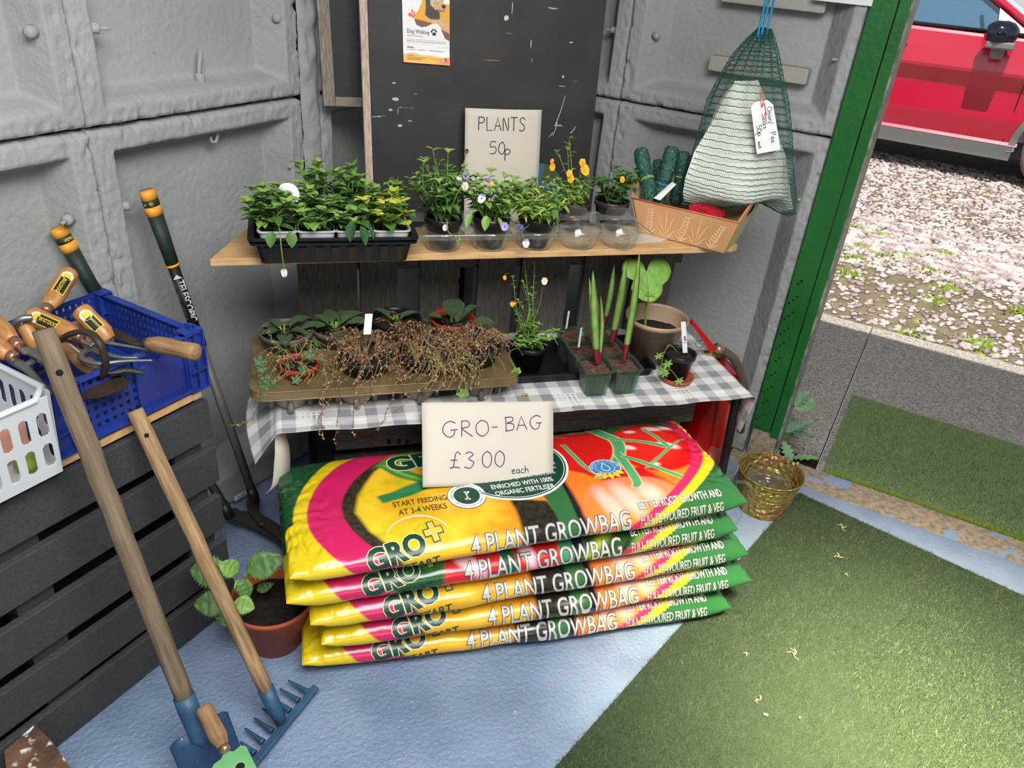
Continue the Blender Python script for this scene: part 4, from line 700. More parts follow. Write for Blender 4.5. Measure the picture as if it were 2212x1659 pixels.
def bag_print(kind, Xf, s_):
    """Xf 0..1 along the bag, Y 1 back edge .. 0 front bottom"""
    Y = 1 - (s_ + BW * .47) / (BW * .47 + BW * .5 + BT * .62); n1 = fbm(Xf * 40, Y * 15, 3, 1, 4); n2 = fbm(Xf * 12, Y * 5, 9, 1, 3); soilm = fbm(Xf * 150, Y * 60, 11, 1, 3)
    img = np.ones(Xf.shape + (3,)); A = lambda c, m: over(img, c, m)
    if kind == 0:
        t = np.clip((Xf - .1) / .45, 0, 1)[..., None]; img[:] = np.array(rgb(222, 186, 30)[:3]) * (1 - t) + np.array(rgb(232, 132, 36)[:3]) * t
        img = overT(img, np.array(rgb(244, 214, 60)[:3]) * np.ones_like(img), np.clip(n2 - .45, 0, .3)[..., None] * 2.2 * (Xf < .45)[..., None]); img = overT(img, np.array(rgb(168, 178, 30)[:3]) * np.ones_like(img), np.clip(n1 - .52, 0, .3)[..., None] * 3 * (Xf < .3)[..., None])
        so = np.array(rgb(74, 66, 50)[:3]) * soilm[..., None] + np.array(rgb(18, 16, 16)[:3]) * (1 - soilm[..., None])
        img = overT(img, so, polymask(Xf, Y, [(.0, 1.2), (.26, 1.2), (.27, .93), (.20, .78), (.155, .6), (.14, .45), (.16, .3), (.20, .16), (.25, -.1), (0, -.1)], .01))
        img = overT(img, np.array(rgb(90, 140, 44)[:3]) * np.ones_like(img), polymask(Xf, Y, [(.20, .82), (.3, 1.1), (.45, 1.1), (.40, .88), (.3, .84)], .01)); img = A((58, 128, 66), stroke(Xf, Y, [(.235, .82), (.27, .7), (.33, .62)], .022)); img = A((46, 120, 70), polymask(Xf, Y, [(.19, .56), (.27, .63), (.36, .72), (.38, .66), (.33, .6), (.26, .53), (.2, .5)], .008)); img = A((120, 170, 60), stroke(Xf, Y, [(.225, .83), (.26, .72), (.30, .65)], .006))
        img = A((226, 110, 40), stroke(Xf, Y, [(.40, .8), (.44, .62), (.5, .5)], .012, .02)); img = overT(img, so * .7, polymask(Xf, Y, [(.455, .45), (.47, .42), (.5, .36), (.54, .33), (.56, .16), (.55, -.1), (.44, -.1), (.462, .12), (.465, .3)], .01))
        img = A((52, 104, 58), polymask(Xf, Y, [(.535, .4), (.60, .45), (.60, -.1), (.535, -.1), (.55, .14)], .006)); img = A((26, 26, 34), polymask(Xf, Y, [(.59, .5), (.615, .5), (.622, -.1), (.59, -.1)], .003))
        img = A((40, 96, 50), polymask(Xf, Y, [(.66, .75), (1, .75), (1, 1.2), (.66, 1.2)], .02)); img = overT(img, np.array(rgb(86, 132, 74)[:3]) * np.ones_like(img), (np.clip(n1 - .55, 0, .3)[..., None] * 3) * (Y > .8)[..., None] * (Xf > .66)[..., None])
        o_ = polymask(Xf, Y, [(.617, -.1), (1, -.1), (1, .32), (.8, .4), (.66, .42), (.6, .62), (.60, .5)], .01); img = A((236, 122, 44), o_)
        img = A((214, 32, 30), polymask(Xf, Y, [(.585, 1.0), (.64, 1.06), (.76, .95), (.79, .8), (.74, .55), (.68, .47), (.6, .6), (.57, .8)], .012)); img = A((206, 26, 28), disc(Xf, Y, .865, .68, .105, .26, e=.05)); img = A((222, 44, 34), disc(Xf, Y, .855, .7, .08, .2, e=.3)); img = A((196, 20, 28), polymask(Xf, Y, [(.66, .5), (.8, .5), (.84, .3), (.72, .33)], .02))
        img = A((238, 130, 90), disc(Xf, Y, .73, .26, .11, .17, e=.1)); img = A((236, 128, 60), disc(Xf, Y, .71, .2, .1, .16, e=.2))
        for cx, cy2, rx, ry in ((.675, .23, .02, .13), (.72, .26, .024, .12), (.775, .28, .026, .08)): img = overT(img, np.array(rgb(244, 200, 196)[:3]) * np.ones_like(img), disc(Xf, Y, cx, cy2, rx, ry, .1, .9) * .75)
        for cx, cy2, rx, ry in ((.62, .92, .012, .025), (.895, .86, .018, .035), (.93, .86, .014, .03), (.80, .7, .012, .03), (.835, .86, .012, .02), (.9, .66, .016, .045), (.83, .5, .014, .02), (.7, 1., .01, .01)): img = over(img, (246, 206, 206), disc(Xf, Y, cx, cy2, rx, ry, .4, .6))
        for pts, wd_ in (([(.75, 1.1), (.765, .9), (.785, .78), (.76, .62), (.69, .46)], .014), ([(.775, .82), (.84, .74), (.90, .64)], .008), ([(.90, .64), (.85, .55), (.81, .48)], .005), ([(.765, .66), (.765, .40), (.755, .34)], .010), ([(.775, .62), (.85, .42), (.89, .3)], .007), ([(.9, .64), (.875, .86)], .005), ([(.9, .64), (.955, .72)], .004), ([(.65, .82), (.665, .6), (.69, .46)], .005), ([(.6, 1.0), (.7, .98), (.77, .96)], .006), ([(.89, .3), (.955, .5)], .004)):
            img = A((210, 214, 150), stroke(Xf, Y * 1., pts, wd_ * 1.25, .002)); img = A((84, 160, 112), stroke(Xf, Y, pts, wd_, .003))
        img = A((60, 140, 90), polymask(Xf, Y, [(.59, .99), (.64, .99), (.675, .9), (.65, .93), (.61, .96)], .006))
    else:
        img[:] = np.array(rgb(30, 84, 44)[:3]); img = overT(img, np.array(rgb(70, 140, 70)[:3]) * np.ones_like(img), np.clip(n1 - .45, 0, .3)[..., None] * 3)
        img = A((150, 190, 160), disc(Xf, Y, .27, .3, .03, .1, e=.4)); img = A((206, 40, 52), polymask(Xf, Y, [(.32, .3), (.40, .34), (.44, -.1), (.30, -.1)], .01)); img = A((236, 190, 196), disc(Xf, Y, .36, .18, .02, .12, .3, .6)); img = A((210, 34, 34), polymask(Xf, Y, [(.43, .4), (.56, .5), (.57, .1), (.54, -.1), (.36, -.1), (.40, .05)], .01)); img = A((28, 92, 56), stroke(Xf, Y, [(.37, .4), (.43, .3), (.45, .1), (.41, -.1)], .016))
        img = A((244, 200, 206), disc(Xf, Y, .49, .2, .014, .12, .1, .8)); img = A((70, 140, 96), polymask(Xf, Y, [(.565, .5), (.60, .5), (.60, -.1), (.56, -.1)], .004)); img = A((24, 30, 36), polymask(Xf, Y, [(.595, .5), (.62, .5), (.62, -.1), (.595, -.1)], .003))
        img = A((34, 70, 36), polymask(Xf, Y, [(.62, .5), (1, .5), (1, -.1), (.62, -.1)], .004)); img = A((150, 170, 40), stroke(Xf, Y, [(.63, .1), (.68, .22), (.75, .3)], .014, .02)); img = A((96, 150, 60), stroke(Xf, Y, [(.66, 0), (.76, .18), (.86, .24)], .014, .03)); img = A((20, 44, 26), stroke(Xf, Y, [(.7, .08), (.78, .3)], .012, .02))
    # curved end bands: art | magenta | yellow | green
    bl_ = lambda b, a, c: b + a * (Y - c) ** 2
    L0, L1, L2 = bl_(.115, .60, .47), bl_(.045, .42, .45), bl_(.018, .36, .45)
    if kind == 0:
        fr_ = (Y < .45); L1 = np.where(fr_, .045 + .52 * (Y - .45) ** 2, L1)
    img = A((198, 34, 92), smooth(.004, Xf - L0)); img = A((216, 190, 26), smooth(.004, Xf - L1)); img = A((24, 74, 40), smooth(.004, Xf - L2) * (Y > .45)[..., None])
    R0 = np.where(Y < .72, .958 - .62 * (.72 - Y) ** 2, .958 - .25 * (Y - .72) ** 2); img = A((214, 40, 92), smooth(.004, R0 - Xf)); img = A((240, 206, 30), smooth(.004, R0 + .035 - Xf)); img = A((40, 92, 52), smooth(.004, R0 + .068 - Xf) * (Y < .93)[..., None])
    return img
def growbag(kind, cx, yfront, zb, rot, tilt, label, NX=420, NS=200, seed=0, text=True, sag=0.):
    cr, sr = math.cos(rot), math.sin(rot); cyb = yfront + BW / 2
    Xf, Sf = np.meshgrid(np.linspace(0, 1, NX + 1), np.linspace(-PER / 2, PER / 2, NS + 1), indexing='ij')
    def place(x, s_, up=0.):
        X, Yv, Z = bag_xyz(x, s_, seed)
        if up:
            X2, Y2, Z2 = bag_xyz(x, np.asarray(s_) + .003, seed); X3, Y3, Z3 = bag_xyz(np.asarray(x) + .003, s_, seed)
            a = np.stack([X3 - X, Y3 - Yv, Z3 - Z], -1); b = np.stack([X2 - X, Y2 - Yv, Z2 - Z], -1); nn = np.cross(b, a); nn /= np.linalg.norm(nn, axis=-1, keepdims=True) + 1e-12; X, Yv, Z = X + nn[..., 0] * up, Yv + nn[..., 1] * up, Z + nn[..., 2] * up
        return np.stack([cx + X * cr - Yv * sr, cyb + X * sr + Yv * cr, zb + Z + tilt * X + sag * (X * 2 / BL) ** 2], -1)
    root = thing('growbag', (cx, cyb, zb), label, 'growbag', 'growbags stacked in front of the table')
    o = printed('film', NX, NS, place(Xf, Sf), bag_print(kind, Xf, Sf), 'print', root); o.location = -V(OFF[root.name])
    fn0 = lambda up: (lambda x, y: V(place(np.array(x), np.array(y), up)))
    H = lambda Yv: (1 - Yv) * (BW * .47 + BW * .5 + BT * .62) - BW * .47       # print Y -> s
    def T(s, xf, Y, h, wx, bold, m, name='lettering', up=.0012, ang=0, align='l', cell=.09, shear=0, out=None):
        # gather the letter vertices, then map all at once
        def put(bold_, up_, m_, nm):
            vs, fs = text2d(s, bold_, cell); w_ = max(p[0] for p in vs); o_ = {'l': 0, 'c': -w_ / 2}[align]; a_ = np.array(vs); x_ = (a_[:, 0] + o_) * wx + a_[:, 1] * shear; y_ = a_[:, 1]; X_ = (x_ * math.cos(ang) - y_ * math.sin(ang)) * h; Y_ = (x_ * math.sin(ang) + y_ * math.cos(ang)) * h
            pts = place(xf + X_ / BL, H(Y) - Y_, up_); mb = MB(); mb.add(list(pts), fs); mb.build(nm, m_, root)
        if out: put(bold + .035, up * .55, out, name + '_outline')
        put(bold, up, m, name)
    if text:
        T('4 PLANT GROWBAG', .352, .075, .062, .66, .006, 'silver', out='silk', up=.0022)
        T('BETTER ROOT GROWTH AND', .732, .170, .0300, .54, .004, 'lwhite', up=.0026, out='silk'); T('FULL FLAVOURED FRUIT & VEG', .728, .085, .0300, .53, .002, 'silver', up=.0022, out='silk')
        T('GRO', .150, .07, .064, .92, .045, 'lgreen', 'logo', out='lcream', ang=.24, up=.0018); T('START', .218, .035, .026, 1.0, .015, 'lgreen', 'logo', ang=.16); T('+', .268, .16, .085, .8, .05, 'lgold', 'logo', out='silk', ang=.15, up=.0014)
        k = np.linspace(2.9, .25, 26); a_ = .135 + .0, 0; cxx, sy = .250, H(.20); mb = MB(); o1 = [place(cxx + .070 * math.cos(t) / BL, sy - .062 * math.sin(t), .0012) for t in k]; o2 = [place(cxx + (.070 + .006 * math.sin((2.9 - t) * 1.1)) * math.cos(t) / BL, sy - (.062 + .006 * math.sin((2.9 - t) * 1.1)) * math.sin(t), .0012) for t in k]
        mb.add(o1 + o2, [(i, i + 1, 26 + i + 1, 26 + i) for i in range(25)]); mb.build('logo_arc', 'lcream', root)
    if kind == 0 and seed == 1:
        def blob(xc, Yc, rx, ry, m, up, name='emblem', n=60, r0=0.):
            mb = MB(); rr_ = np.linspace(r0, 1, 9); t = np.linspace(0, 2 * PI, n + 1)[:-1]; pts = []
            for q in rr_: pts += list(place(xc + rx * q * np.cos(t) / BL, H(Yc) - ry * q * np.sin(t), up))
            fs = [(i * n + j, i * n + (j + 1) % n, (i + 1) * n + (j + 1) % n, (i + 1) * n + j) for i in range(8) for j in range(n)]; mb.add(pts, fs, 0, True); return mb.build(name, m, root)
        blob(.50, .66, .142, .125, 'lwhite', .0006); blob(.50, .66, .136, .119, 'lgreen', .0009); blob(.50, .66, .132, .116, 'lwhite', .0011, r0=.985)
        T('GROWBAG', .50, .70, .050, .9, .03, 'lwhite', align='c', ang=.02)
        for q, tx in enumerate(('The unique blend of this nutrient enriched Growing Bag', 'encourages both healthy root development and stress', 'resistance to produce vigorous and healthy plants.')): T(tx, .50, .635 - .045 * q, .0135, .72, 0, 'lwhite', align='c')
        T('ENRICHED WITH 100%', .505, .48, .023, .66, .012, 'lwhite', align='c'); T('ORGANIC FERTILISER.', .505, .42, .023, .66, .012, 'lwhite', align='c')
        T('START FEEDING', .275, .45, .026, .66, .008, 'ldark', align='c'); T('AT 3-4 WEEKS', .275, .38, .026, .66, .008, 'ldark', align='c')
        T('GRO', .235, .76, .085, 1.0, .05, 'lgreen', 'logo', out='lcream', ang=.1, up=.0016); T('START', .33, .70, .036, 1.1, .02, 'lgreen', 'logo', ang=.08, out='lcream')
        xc, Yc = .375, .46; blob(xc, Yc, .045, .045, 'lgreen', .0006); blob(xc, Yc, .0435, .0435, 'lwhite', .0009); blob(xc, Yc, .030, .030, 'lgreen', .0012)
        mb = MB(); rt_ = random.Random(4)
        def br(x, y, a, L, r, d):
            x2, y2 = x + math.cos(a) * L, y + math.sin(a) * L; mb.tube([V(place(xc + x / BL, H(Yc) - y, .0014)), V(place(xc + x2 / BL, H(Yc) - y2, .0014))], r, 4)
            if d:
                for k in range(3): br(x2, y2, a + rt_.uniform(-.8, .8), L * .68, r * .65, d - 1)
        br(0, -.007, PI / 2, .009, .0016, 3); br(0, -.006, -PI / 2 - .5, .005, .0012, 2); br(0, -.006, -PI / 2 + .5, .005, .0012, 2); mb.build('tree_emblem', 'lwhite', root, kind='stuff')
        for tx, cen, sgn in (('ADDED NUTRIENTS & TRACE ELEMENTS', PI / 2, 1), ('FOR HEALTHIER PLANTS', -PI / 2, -1)):
            nn = len(tx); mb = MB()
            for k, ch in enumerate(tx):
                if ch == ' ': continue
                t = cen - sgn * (k - nn / 2 + .5) * .112; ra = .0355 - (.003 if sgn > 0 else -.0035) ; x_, y_ = ra * math.cos(t), ra * math.sin(t); an = t - PI / 2 if sgn > 0 else t + PI / 2
                vs, fs = text2d(ch, .01, 0); h = .0072; P_ = [(x_ + (vx * .7 - .2) * h * math.cos(an) - vy * h * math.sin(an), y_ + (vx * .7 - .2) * h * math.sin(an) + vy * h * math.cos(an)) for vx, vy in vs]
                mb.add([V(place(xc + a / BL, H(Yc) - b, .0013)) for a, b in P_], fs)
            mb.build('lettering', 'lgreen', root)
        xc, Yc = .712, .535; blob(xc, Yc, .040, .036, 'lwhite', .0006); blob(xc, Yc, .038, .034, 'badgeb', .0009); blob(xc, Yc, .0255, .022, 'lwhite', .0011); blob(xc, Yc, .0245, .021, 'badgeb', .0013)
        mb = MB(); dp = [(0, .022)] + [(.0115 * math.sin(t), -.004 - .0115 * math.cos(t)) for t in np.linspace(2.2, -2.2, 16)]; mb.add([V(place(xc + a / BL, H(Yc) - b, .0015)) for a, b in dp], [tuple(range(len(dp)))]); mb.build('water_drop', 'lwhite', root)
        mb = MB(); dp = [(a * .82, b * .82 - .0006) for a, b in dp]; mb.add([V(place(xc + a / BL, H(Yc) - b, .0017)) for a, b in dp], [tuple(range(len(dp)))]); mb.build('water_drop', 'badgeb', root)
        for k in range(5):
            t = -PI / 2 + (k - 2) * .48; mb = MB(); dx, dy = math.cos(t), math.sin(t); c0 = (.016 * dx * 1.3, -.012 + .010 * dy); L = .026; pp = []
            for q in range(9): f = q / 8; w0 = .0065 * math.sin(PI * f); pp.append((c0[0] + dx * L * f - dy * w0, c0[1] + dy * L * f + dx * w0))
            for q in range(7, 0, -1): f = q / 8; w0 = -.0065 * math.sin(PI * f); pp.append((c0[0] + dx * L * f - dy * w0, c0[1] + dy * L * f + dx * w0))
            mb.add([V(place(xc + a / BL, H(Yc) - b, .0016)) for a, b in pp], [tuple(range(len(pp)))]); mb.build('sprout', 'stick_y', root)
        tx = 'IMPROVED WATER RETENTION'; mb = MB()
        for k, ch in enumerate(tx):
            if ch == ' ': continue
            t = PI / 2 - (k - len(tx) / 2 + .5) * .135; x_, y_ = .0305 * math.cos(t), .027 * math.sin(t); an = t - PI / 2; vs, fs = text2d(ch, .01, 0); h = .0075
            mb.add([V(place(xc + (x_ + (vx * .7 - .2) * h * math.cos(an) - vy * h * math.sin(an)) / BL, H(Yc) - (y_ + (vx * .7 - .2) * h * math.sin(an) + vy * h * math.cos(an)), .0014)) for vx, vy in vs], fs)
        mb.build('lettering', 'lwhite', root)
    return root, place
R4 = math.radians(4.2)
D_ = math.radians
bags = [(0, .500, 1.228, .004, D_(-1.4), .000, 5, 'bottommost growbag of the stack, orange and yellow print, on the blue floor'), (0, .540, 1.224, .082, D_(0), .004, 4, 'second growbag from the bottom of the stack, shaded orange print'),
        (0, .515, 1.226, .160, D_(1.5), .004, 3, 'middle growbag of the stack, orange pepper print on its front edge'), (1, .468, 1.228, .238, D_(2.3), .006, 2, 'second growbag from the top, green print with red tomatoes on its front edge'),
        (0, .475, 1.226, .316, D_(3.3), .006, 1, 'topmost growbag showing yellow pepper, red tomatoes and a dark green oval')]
for kind, cx, yf, zb, rot, tilt, sd, lab in bags:
    tb_, plc = growbag(kind, cx, yf - .015, zb, rot, tilt, lab, NX=560 if sd == 1 else 330, NS=240 if sd == 1 else 140, seed=sd, sag=.004)
# ---------------------------------------------------------------- GRO-BAG sign
bw_, bh_ = .297, .205
pBL, pBR, pTL, pTR = at(913, 1053, y=1.375), at(1195, 1043, y=1.385), at(911, 870, y=1.478), at(1195, 867, y=1.478)
def gg(x, y): p = (pBL * (1 - x) + pBR * x) * (1 - y) + (pTL * (1 - x) + pTR * x) * y; return p + V((0, -.006 * math.sin(x * PI) * math.sin(y * PI), .0015 * math.sin(y * 3)))
r = card('growbag_sign', gg, 'paper', 'cream card price sign reading GRO-BAG £3.00 each leaning on the top growbag', 'sign')
ggf = lambda x, y: gg(x / .297, y / .205) + V((0, -.0015, .0003))
mb = MB(); handwrite(mb, 'GRO-', ggf, .044, .122, .038, .0011, ang=.03, sp=.22); handwrite(mb, 'BAG', ggf, .184, .135, .034, .0011, ang=.03, sp=.22); handwrite(mb, '£3.00', ggf, .058, .045, .040, .0011, ang=.02, sp=.22); handwrite(mb, 'each', ggf, .198, .028, .019, .0009, ang=.03, sp=.15); mb.build('handwriting', 'ink', r, kind='stuff')
# ================================================================ PLANT KIT
def wprof(kind, a):
    if kind == 'ovate': return math.sin(PI * a ** .8) ** .85
    if kind == 'spoon': return .10 + .9 * max(0, math.sin(PI * max(0, (a - .3) / .7)) ) ** .7 if a > .3 else .10 + .06 * a
    if kind == 'round': return math.sqrt(max(0, 1 - (2 * a - 1) ** 2))
    if kind == 'lobed': return math.sin(PI * a ** .85) ** .8 * (1 + .16 * math.sin(a * 30))
    if kind == 'lance': return math.sin(PI * a) ** .6 * (1 - .3 * a)
_lt = {}
def leafgeo(kind, n=7, fold=.25, curl=.25):
    k = (kind, n, fold, curl)
    if k not in _lt:
        vs = []; fs = []
        for i in range(n + 1):
            a = i / n; w_ = max(.01, wprof(kind, a)) * .5
            for j in (-1, -.5, 0, .5, 1): vs.append((j * w_, a, fold * abs(j) * w_ - curl * a * a + .02 * math.sin(a * 22 + abs(j) * 3)))
        for i in range(n):
            for j in range(4): q = i * 5 + j; fs.append((q, q + 1, q + 6, q + 5))
        _lt[k] = (vs, fs)
    return _lt[k]
def add_leaf(mb, p, d, L, W, kind='ovate', mi=0, up=ZX, n=5, fold=.25, curl=.3):
    x, y, z = basis(d, up); vs, fs = leafgeo(kind, n, fold, curl); p = V(p)
    mb.add([p + x * (a * W) + y * (b * L) + z * (c * L) for a, b, c in vs], fs, mi, True)
_lm = {}
def leaf_obj(parent, p, d, L, W, kind, m, up=ZX, name='leaf', fold=.25, curl=.3, n=7):
    k = (kind, m, fold, curl, n)
    if k not in _lm:
        vs, fs = leafgeo(kind, n, fold, curl); me = bpy.data.meshes.new('leaf'); me.from_pydata(vs, [], fs); me.materials.append(M[m]); me.polygons.foreach_set('use_smooth', [True] * len(fs)); _lm[k] = me
    o = bpy.data.objects.new(name, _lm[k]); C.objects.link(o); o.parent = parent; x, y, z = basis(d, up); q = V(p) - OFF[parent.name]
    o.matrix_local = Matrix(((x.x * W, y.x * L, z.x * L, q.x), (x.y * W, y.y * L, z.y * L, q.y), (x.z * W, y.z * L, z.z * L, q.z), (0, 0, 0, 1))); OFF[o.name] = OFF[parent.name]; return o
CAM = V((0, 0, CAMH)); R_ = random.Random(11)
def flower(parent, p, size, m, m2=None, face=None, kind=0, name='flower', eye='yep'):
    p = V(p); f = V(face) if face else (CAM - p).normalized() + V((R_.uniform(-.4, .4), R_.uniform(-.2, .2), R_.uniform(-.3, .2))); f.normalize(); x, y, z = basis(f); mb = MB(); s_ = size / 2
    for k, (a, r1, w1) in enumerate(((1.95, 1.0, .95), (1.2, 1.0, .95), (2.95, .85, .85), (.2, .85, .85), (-PI / 2, .95, 1.15))):
        d = x * math.cos(a) + z * math.sin(a); add_leaf(mb, p + f * (.001 * k) - d * s_ * .08, d + f * .25, s_ * r1, s_ * w1, 'round', (1 if (m2 and k >= 2) else 0), f, 5, .15, .12 if kind == 0 else .5)
    mb.lathe([(s_ * .14, 0), (s_ * .1, s_ * .14), (0, s_ * .18)], p + f * .004, 8, 2, f); return mb.build(name, [m, m2 or m, eye], parent)
def budflower(parent, p, d, size, m, name='bud'):
    mb = MB(); d = V(d).normalized()
    for k in range(5): a = k * 1.257; x, y, z = basis(d); add_leaf(mb, p, d + (x * math.cos(a) + z * math.sin(a)) * .35, size, size * .55, 'ovate', 0, x * math.cos(a) + z * math.sin(a), 5, .3, .2)
    for k in range(5): a = k * 1.257 + .6; x, y, z = basis(d); add_leaf(mb, p - d * size * .05, d + (x * math.cos(a) + z * math.sin(a)) * .8, size * .45, size * .18, 'lance', 1, ZX, 3)
    return mb.build(name, [m, 'lf2'], parent)
def bushy(root, c, H, spread, nst, leafL, mats=('stem', 'lf1', 'lf2', 'lf3'), kind='ovate', nleaf=7, droop=.3, lean=(0, 0), tips=None, big=10, wl=.5, bigk='ovate', r=.0013, seed=0, low=.0):
    """stems rising from c, leaves at the nodes; the largest leaves are objects, the rest one joined mass"""
    q = random.Random(seed * 31 + 5); mb = MB(); c = V(c); bigs = []
    for s_ in range(nst):
        a = q.uniform(0, 6.28); h = H * q.uniform(.45, 1.0) if tips is None or s_ >= len(tips) else tips[s_][2] - c.z; rad = spread * q.uniform(.3, 1.0)
        e = c + V((math.cos(a) * rad + lean[0], math.sin(a) * rad + lean[1], h)) if tips is None or s_ >= len(tips) else V(tips[s_])
        b0 = c + V((math.cos(a), math.sin(a), 0)) * spread * .2; m1 = b0.lerp(e, .45) + V((q.uniform(-1, 1), q.uniform(-1, 1), .6)) * spread * .25
        pts = crv([b0, m1, e], 6); mb.tube(pts, [r * (1.1 - .5 * i / len(pts)) for i in range(len(pts))], 4, 0, False)
        for k in range(nleaf):
            t = (.18 + .8 * k / max(1, nleaf - 1)) * (len(pts) - 1); i = min(int(t), len(pts) - 2); p = pts[i].lerp(pts[i + 1], t - i); aa = k * 2.4 + q.uniform(-.5, .5); up_ = .35 + .9 * (k / nleaf) - droop
            sc_ = leafL * q.uniform(.65, 1.15) * (1.05 - .45 * k / nleaf); d = V((math.cos(aa), math.sin(aa), up_)); mi = q.choice((1, 1, 2, 3)) if k < nleaf - 2 else 2
            if q.random() < .12 and len(bigs) < big: bigs.append((p, d, sc_ * 1.25, mats[mi], mats[mi]))
            else: add_leaf(mb, p, d, sc_, sc_ * wl * q.uniform(.8, 1.2), kind, mi, curl=q.uniform(.15, .5))
        for k in range(3): aa = q.uniform(0, 6.28); add_leaf(mb, pts[-1], V((math.cos(aa), math.sin(aa), .9)), leafL * .55, leafL * .3, kind, 2)
    mb.build('foliage', list(mats), root, kind='stuff')
    for p, d, L, m, _ in bigs: leaf_obj(root, p, d, L, L * wl * 1.1, bigk, m, curl=.35)
def pot(root, c, rt_, rb_, h, m, rim=.009, soil='soil', fill=.82, name='pot', n=36, lip=.0025):
    mb = MB(); x, y, z = c; t = .0018
    mb.lathe([(0, 0), (rb_, 0), (rb_ + (rt_ - rb_) * .86, h - rim * 1.6), (rt_ + lip, h - rim * 1.5), (rt_ + lip * 1.2, h - .001), (rt_ + lip * .4, h), (rt_ - t, h - .002), (rt_ - t * 1.6, h - rim), (rb_ - t, .004), (0, .004)], (x, y, z), n); o = mb.build(name, m, root)
    if soil:
        rr_ = rb_ + (rt_ - rb_) * fill - t * 1.5; mb = MB(); ns = 26
        def f(a, b): th_ = a * 2 * PI; q = V((math.cos(th_) * rr_ * b, math.sin(th_) * rr_ * b, 0)); return V((x, y, z + h * fill)) + q + V((0, 0, .006 * noise.noise(q * 60 + V((x * 9, 0, 0))) + .004 * (1 - b)))
        mb.grid(ns, 8, f); mb.build('compost', soil, root)
    return o
def tray(name, parent, x0, x1, y0, y1, z0, z1, tap, m, rim=.008, ribs=0, cells=None, t=.0018, lipdrop=.004, rot=None):
    mb = MB(); X0, X1, Y0, Y1 = x0 + tap, x1 - tap, y0 + tap, y1 - tap
    def ringq(ax0, ax1, ay0, ay1, z, r_=.012): 
        out = []
        for cx_, cy2, a0 in ((ax1 - r_, ay1 - r_, 0), (ax0 + r_, ay1 - r_, PI / 2), (ax0 + r_, ay0 + r_, PI), (ax1 - r_, ay0 + r_, 1.5 * PI)):
            for k in range(5): a = a0 + k * PI / 8; out.append(V((cx_ + r_ * math.cos(a), cy2 + r_ * math.sin(a), z)))
        return out
    rings = [ringq(x0 - rim, x1 + rim, y0 - rim, y1 + rim, z1 - lipdrop), ringq(x0 - rim, x1 + rim, y0 - rim, y1 + rim, z1), ringq(x0, x1, y0, y1, z1), ringq(X0, X1, Y0, Y1, z0), ]
    inner = [ringq(X0 + t, X1 - t, Y0 + t, Y1 - t, z0 + t), ringq(x0 + t, x1 - t, y0 + t, y1 - t, z1 - t)]
    allr = [rings[3], ringq(x0 - t * .2, x1 + t * .2, y0 - t * .2, y1 + t * .2, z1 - lipdrop), rings[0], rings[1], rings[2], inner[1], inner[0]]
    n = 20; vs = [p for r_ in allr for p in r_]
    if rot: vs = [rot @ p for p in vs]
    mb.add(vs, [(i * n + j, i * n + (j + 1) % n, (i + 1) * n + (j + 1) % n, (i + 1) * n + j) for i in range(len(allr) - 1) for j in range(n)] + [tuple(range(n - 1, -1, -1)), tuple((len(allr) - 1) * n + j for j in range(n))])
    for k in range(ribs):
        f = (k + .5) / ribs; xx_ = X0 + (X1 - X0) * f
        mb.hexa([V(p) for p in ((xx_ - .006, Y0 - .001, z0), (xx_ + .006, Y0 - .001, z0), (xx_ + .006, Y0 + .003, z0), (xx_ - .006, Y0 + .003, z0), (xx_ - .009, y0 - .003, z1 - .012), (xx_ + .009, y0 - .003, z1 - .012), (xx_ + .009, y0 + .002, z1 - .012), (xx_ - .009, y0 + .002, z1 - .012))])
    return mb.build(name, m, parent)

# ================================================================ TOP SHELF CONTENTS
tr = thing('seed_tray', (.086, 1.68, SZ), 'two nested black seed trays at the left end of the plywood shelf', 'tray')
tray('tray', tr, -.078, .250, 1.592, 1.80, SZ + .002, SZ + .052, .010, 'bpl', .010, ribs=9)
tray('tray', tr, -.080, .252, 1.590, 1.802, SZ + .010, SZ + .062, .012, 'bpl', .011)
ct_ = thing('cell_pack', (.086, 1.68, SZ + .03), 'pale grey cell pack with compost sitting in the black seed tray', 'cell pack')
for i in range(4):
    xa, xb = -.068 + .079 * i, -.068 + .079 * i + .076
    for j in range(2):
        ya = 1.602 + .095 * j; tray('cell', ct_, xa, xb, ya, ya + .09, SZ + .018, SZ + .072, .008, 'cellw', .0035, lipdrop=.003)
        mb = MB(); mb.grid(8, 8, lambda a, b: V((xa + .005 + (xb - xa - .01) * a, ya + .005 + .08 * b, SZ + .062 + .004 * noise.noise(V((a * 9, b * 9, i)))))); mb.build('compost', 'soil', ct_)
labs = ['viola seedling at the seed tray left end, white bud hanging over the edge', 'tall leafy viola seedling right beside the white disc label in the seed tray', 'dense mid green viola seedling in the middle of the seed tray', 'tall viola seedling with a large pointed top leaf in the seed tray',
        'viola seedling with broad drooping leaves at the front centre of the seed tray', 'viola seedling with large yellow leaves at the right end of the seed tray', 'bushy viola seedling at the right rear of the seed tray']
spec = [((-.045, 1.655), (-.05, .0), 385, 600, .10, 9, 31), ((.035, 1.70), (0, .0), 336, 690, .20, 8, 30), ((.045, 1.64), (0, 0), 420, 700, .10, 8, 28), ((.115, 1.70), (0, 0), 345, 765, .19, 7, 30), ((.105, 1.64), (0, 0), 440, 770, .08, 8, 26), ((.195, 1.65), (0, 0), 400, 850, .10, 7, 32), ((.205, 1.72), (0, 0), 370, 855, .15, 8, 28)]
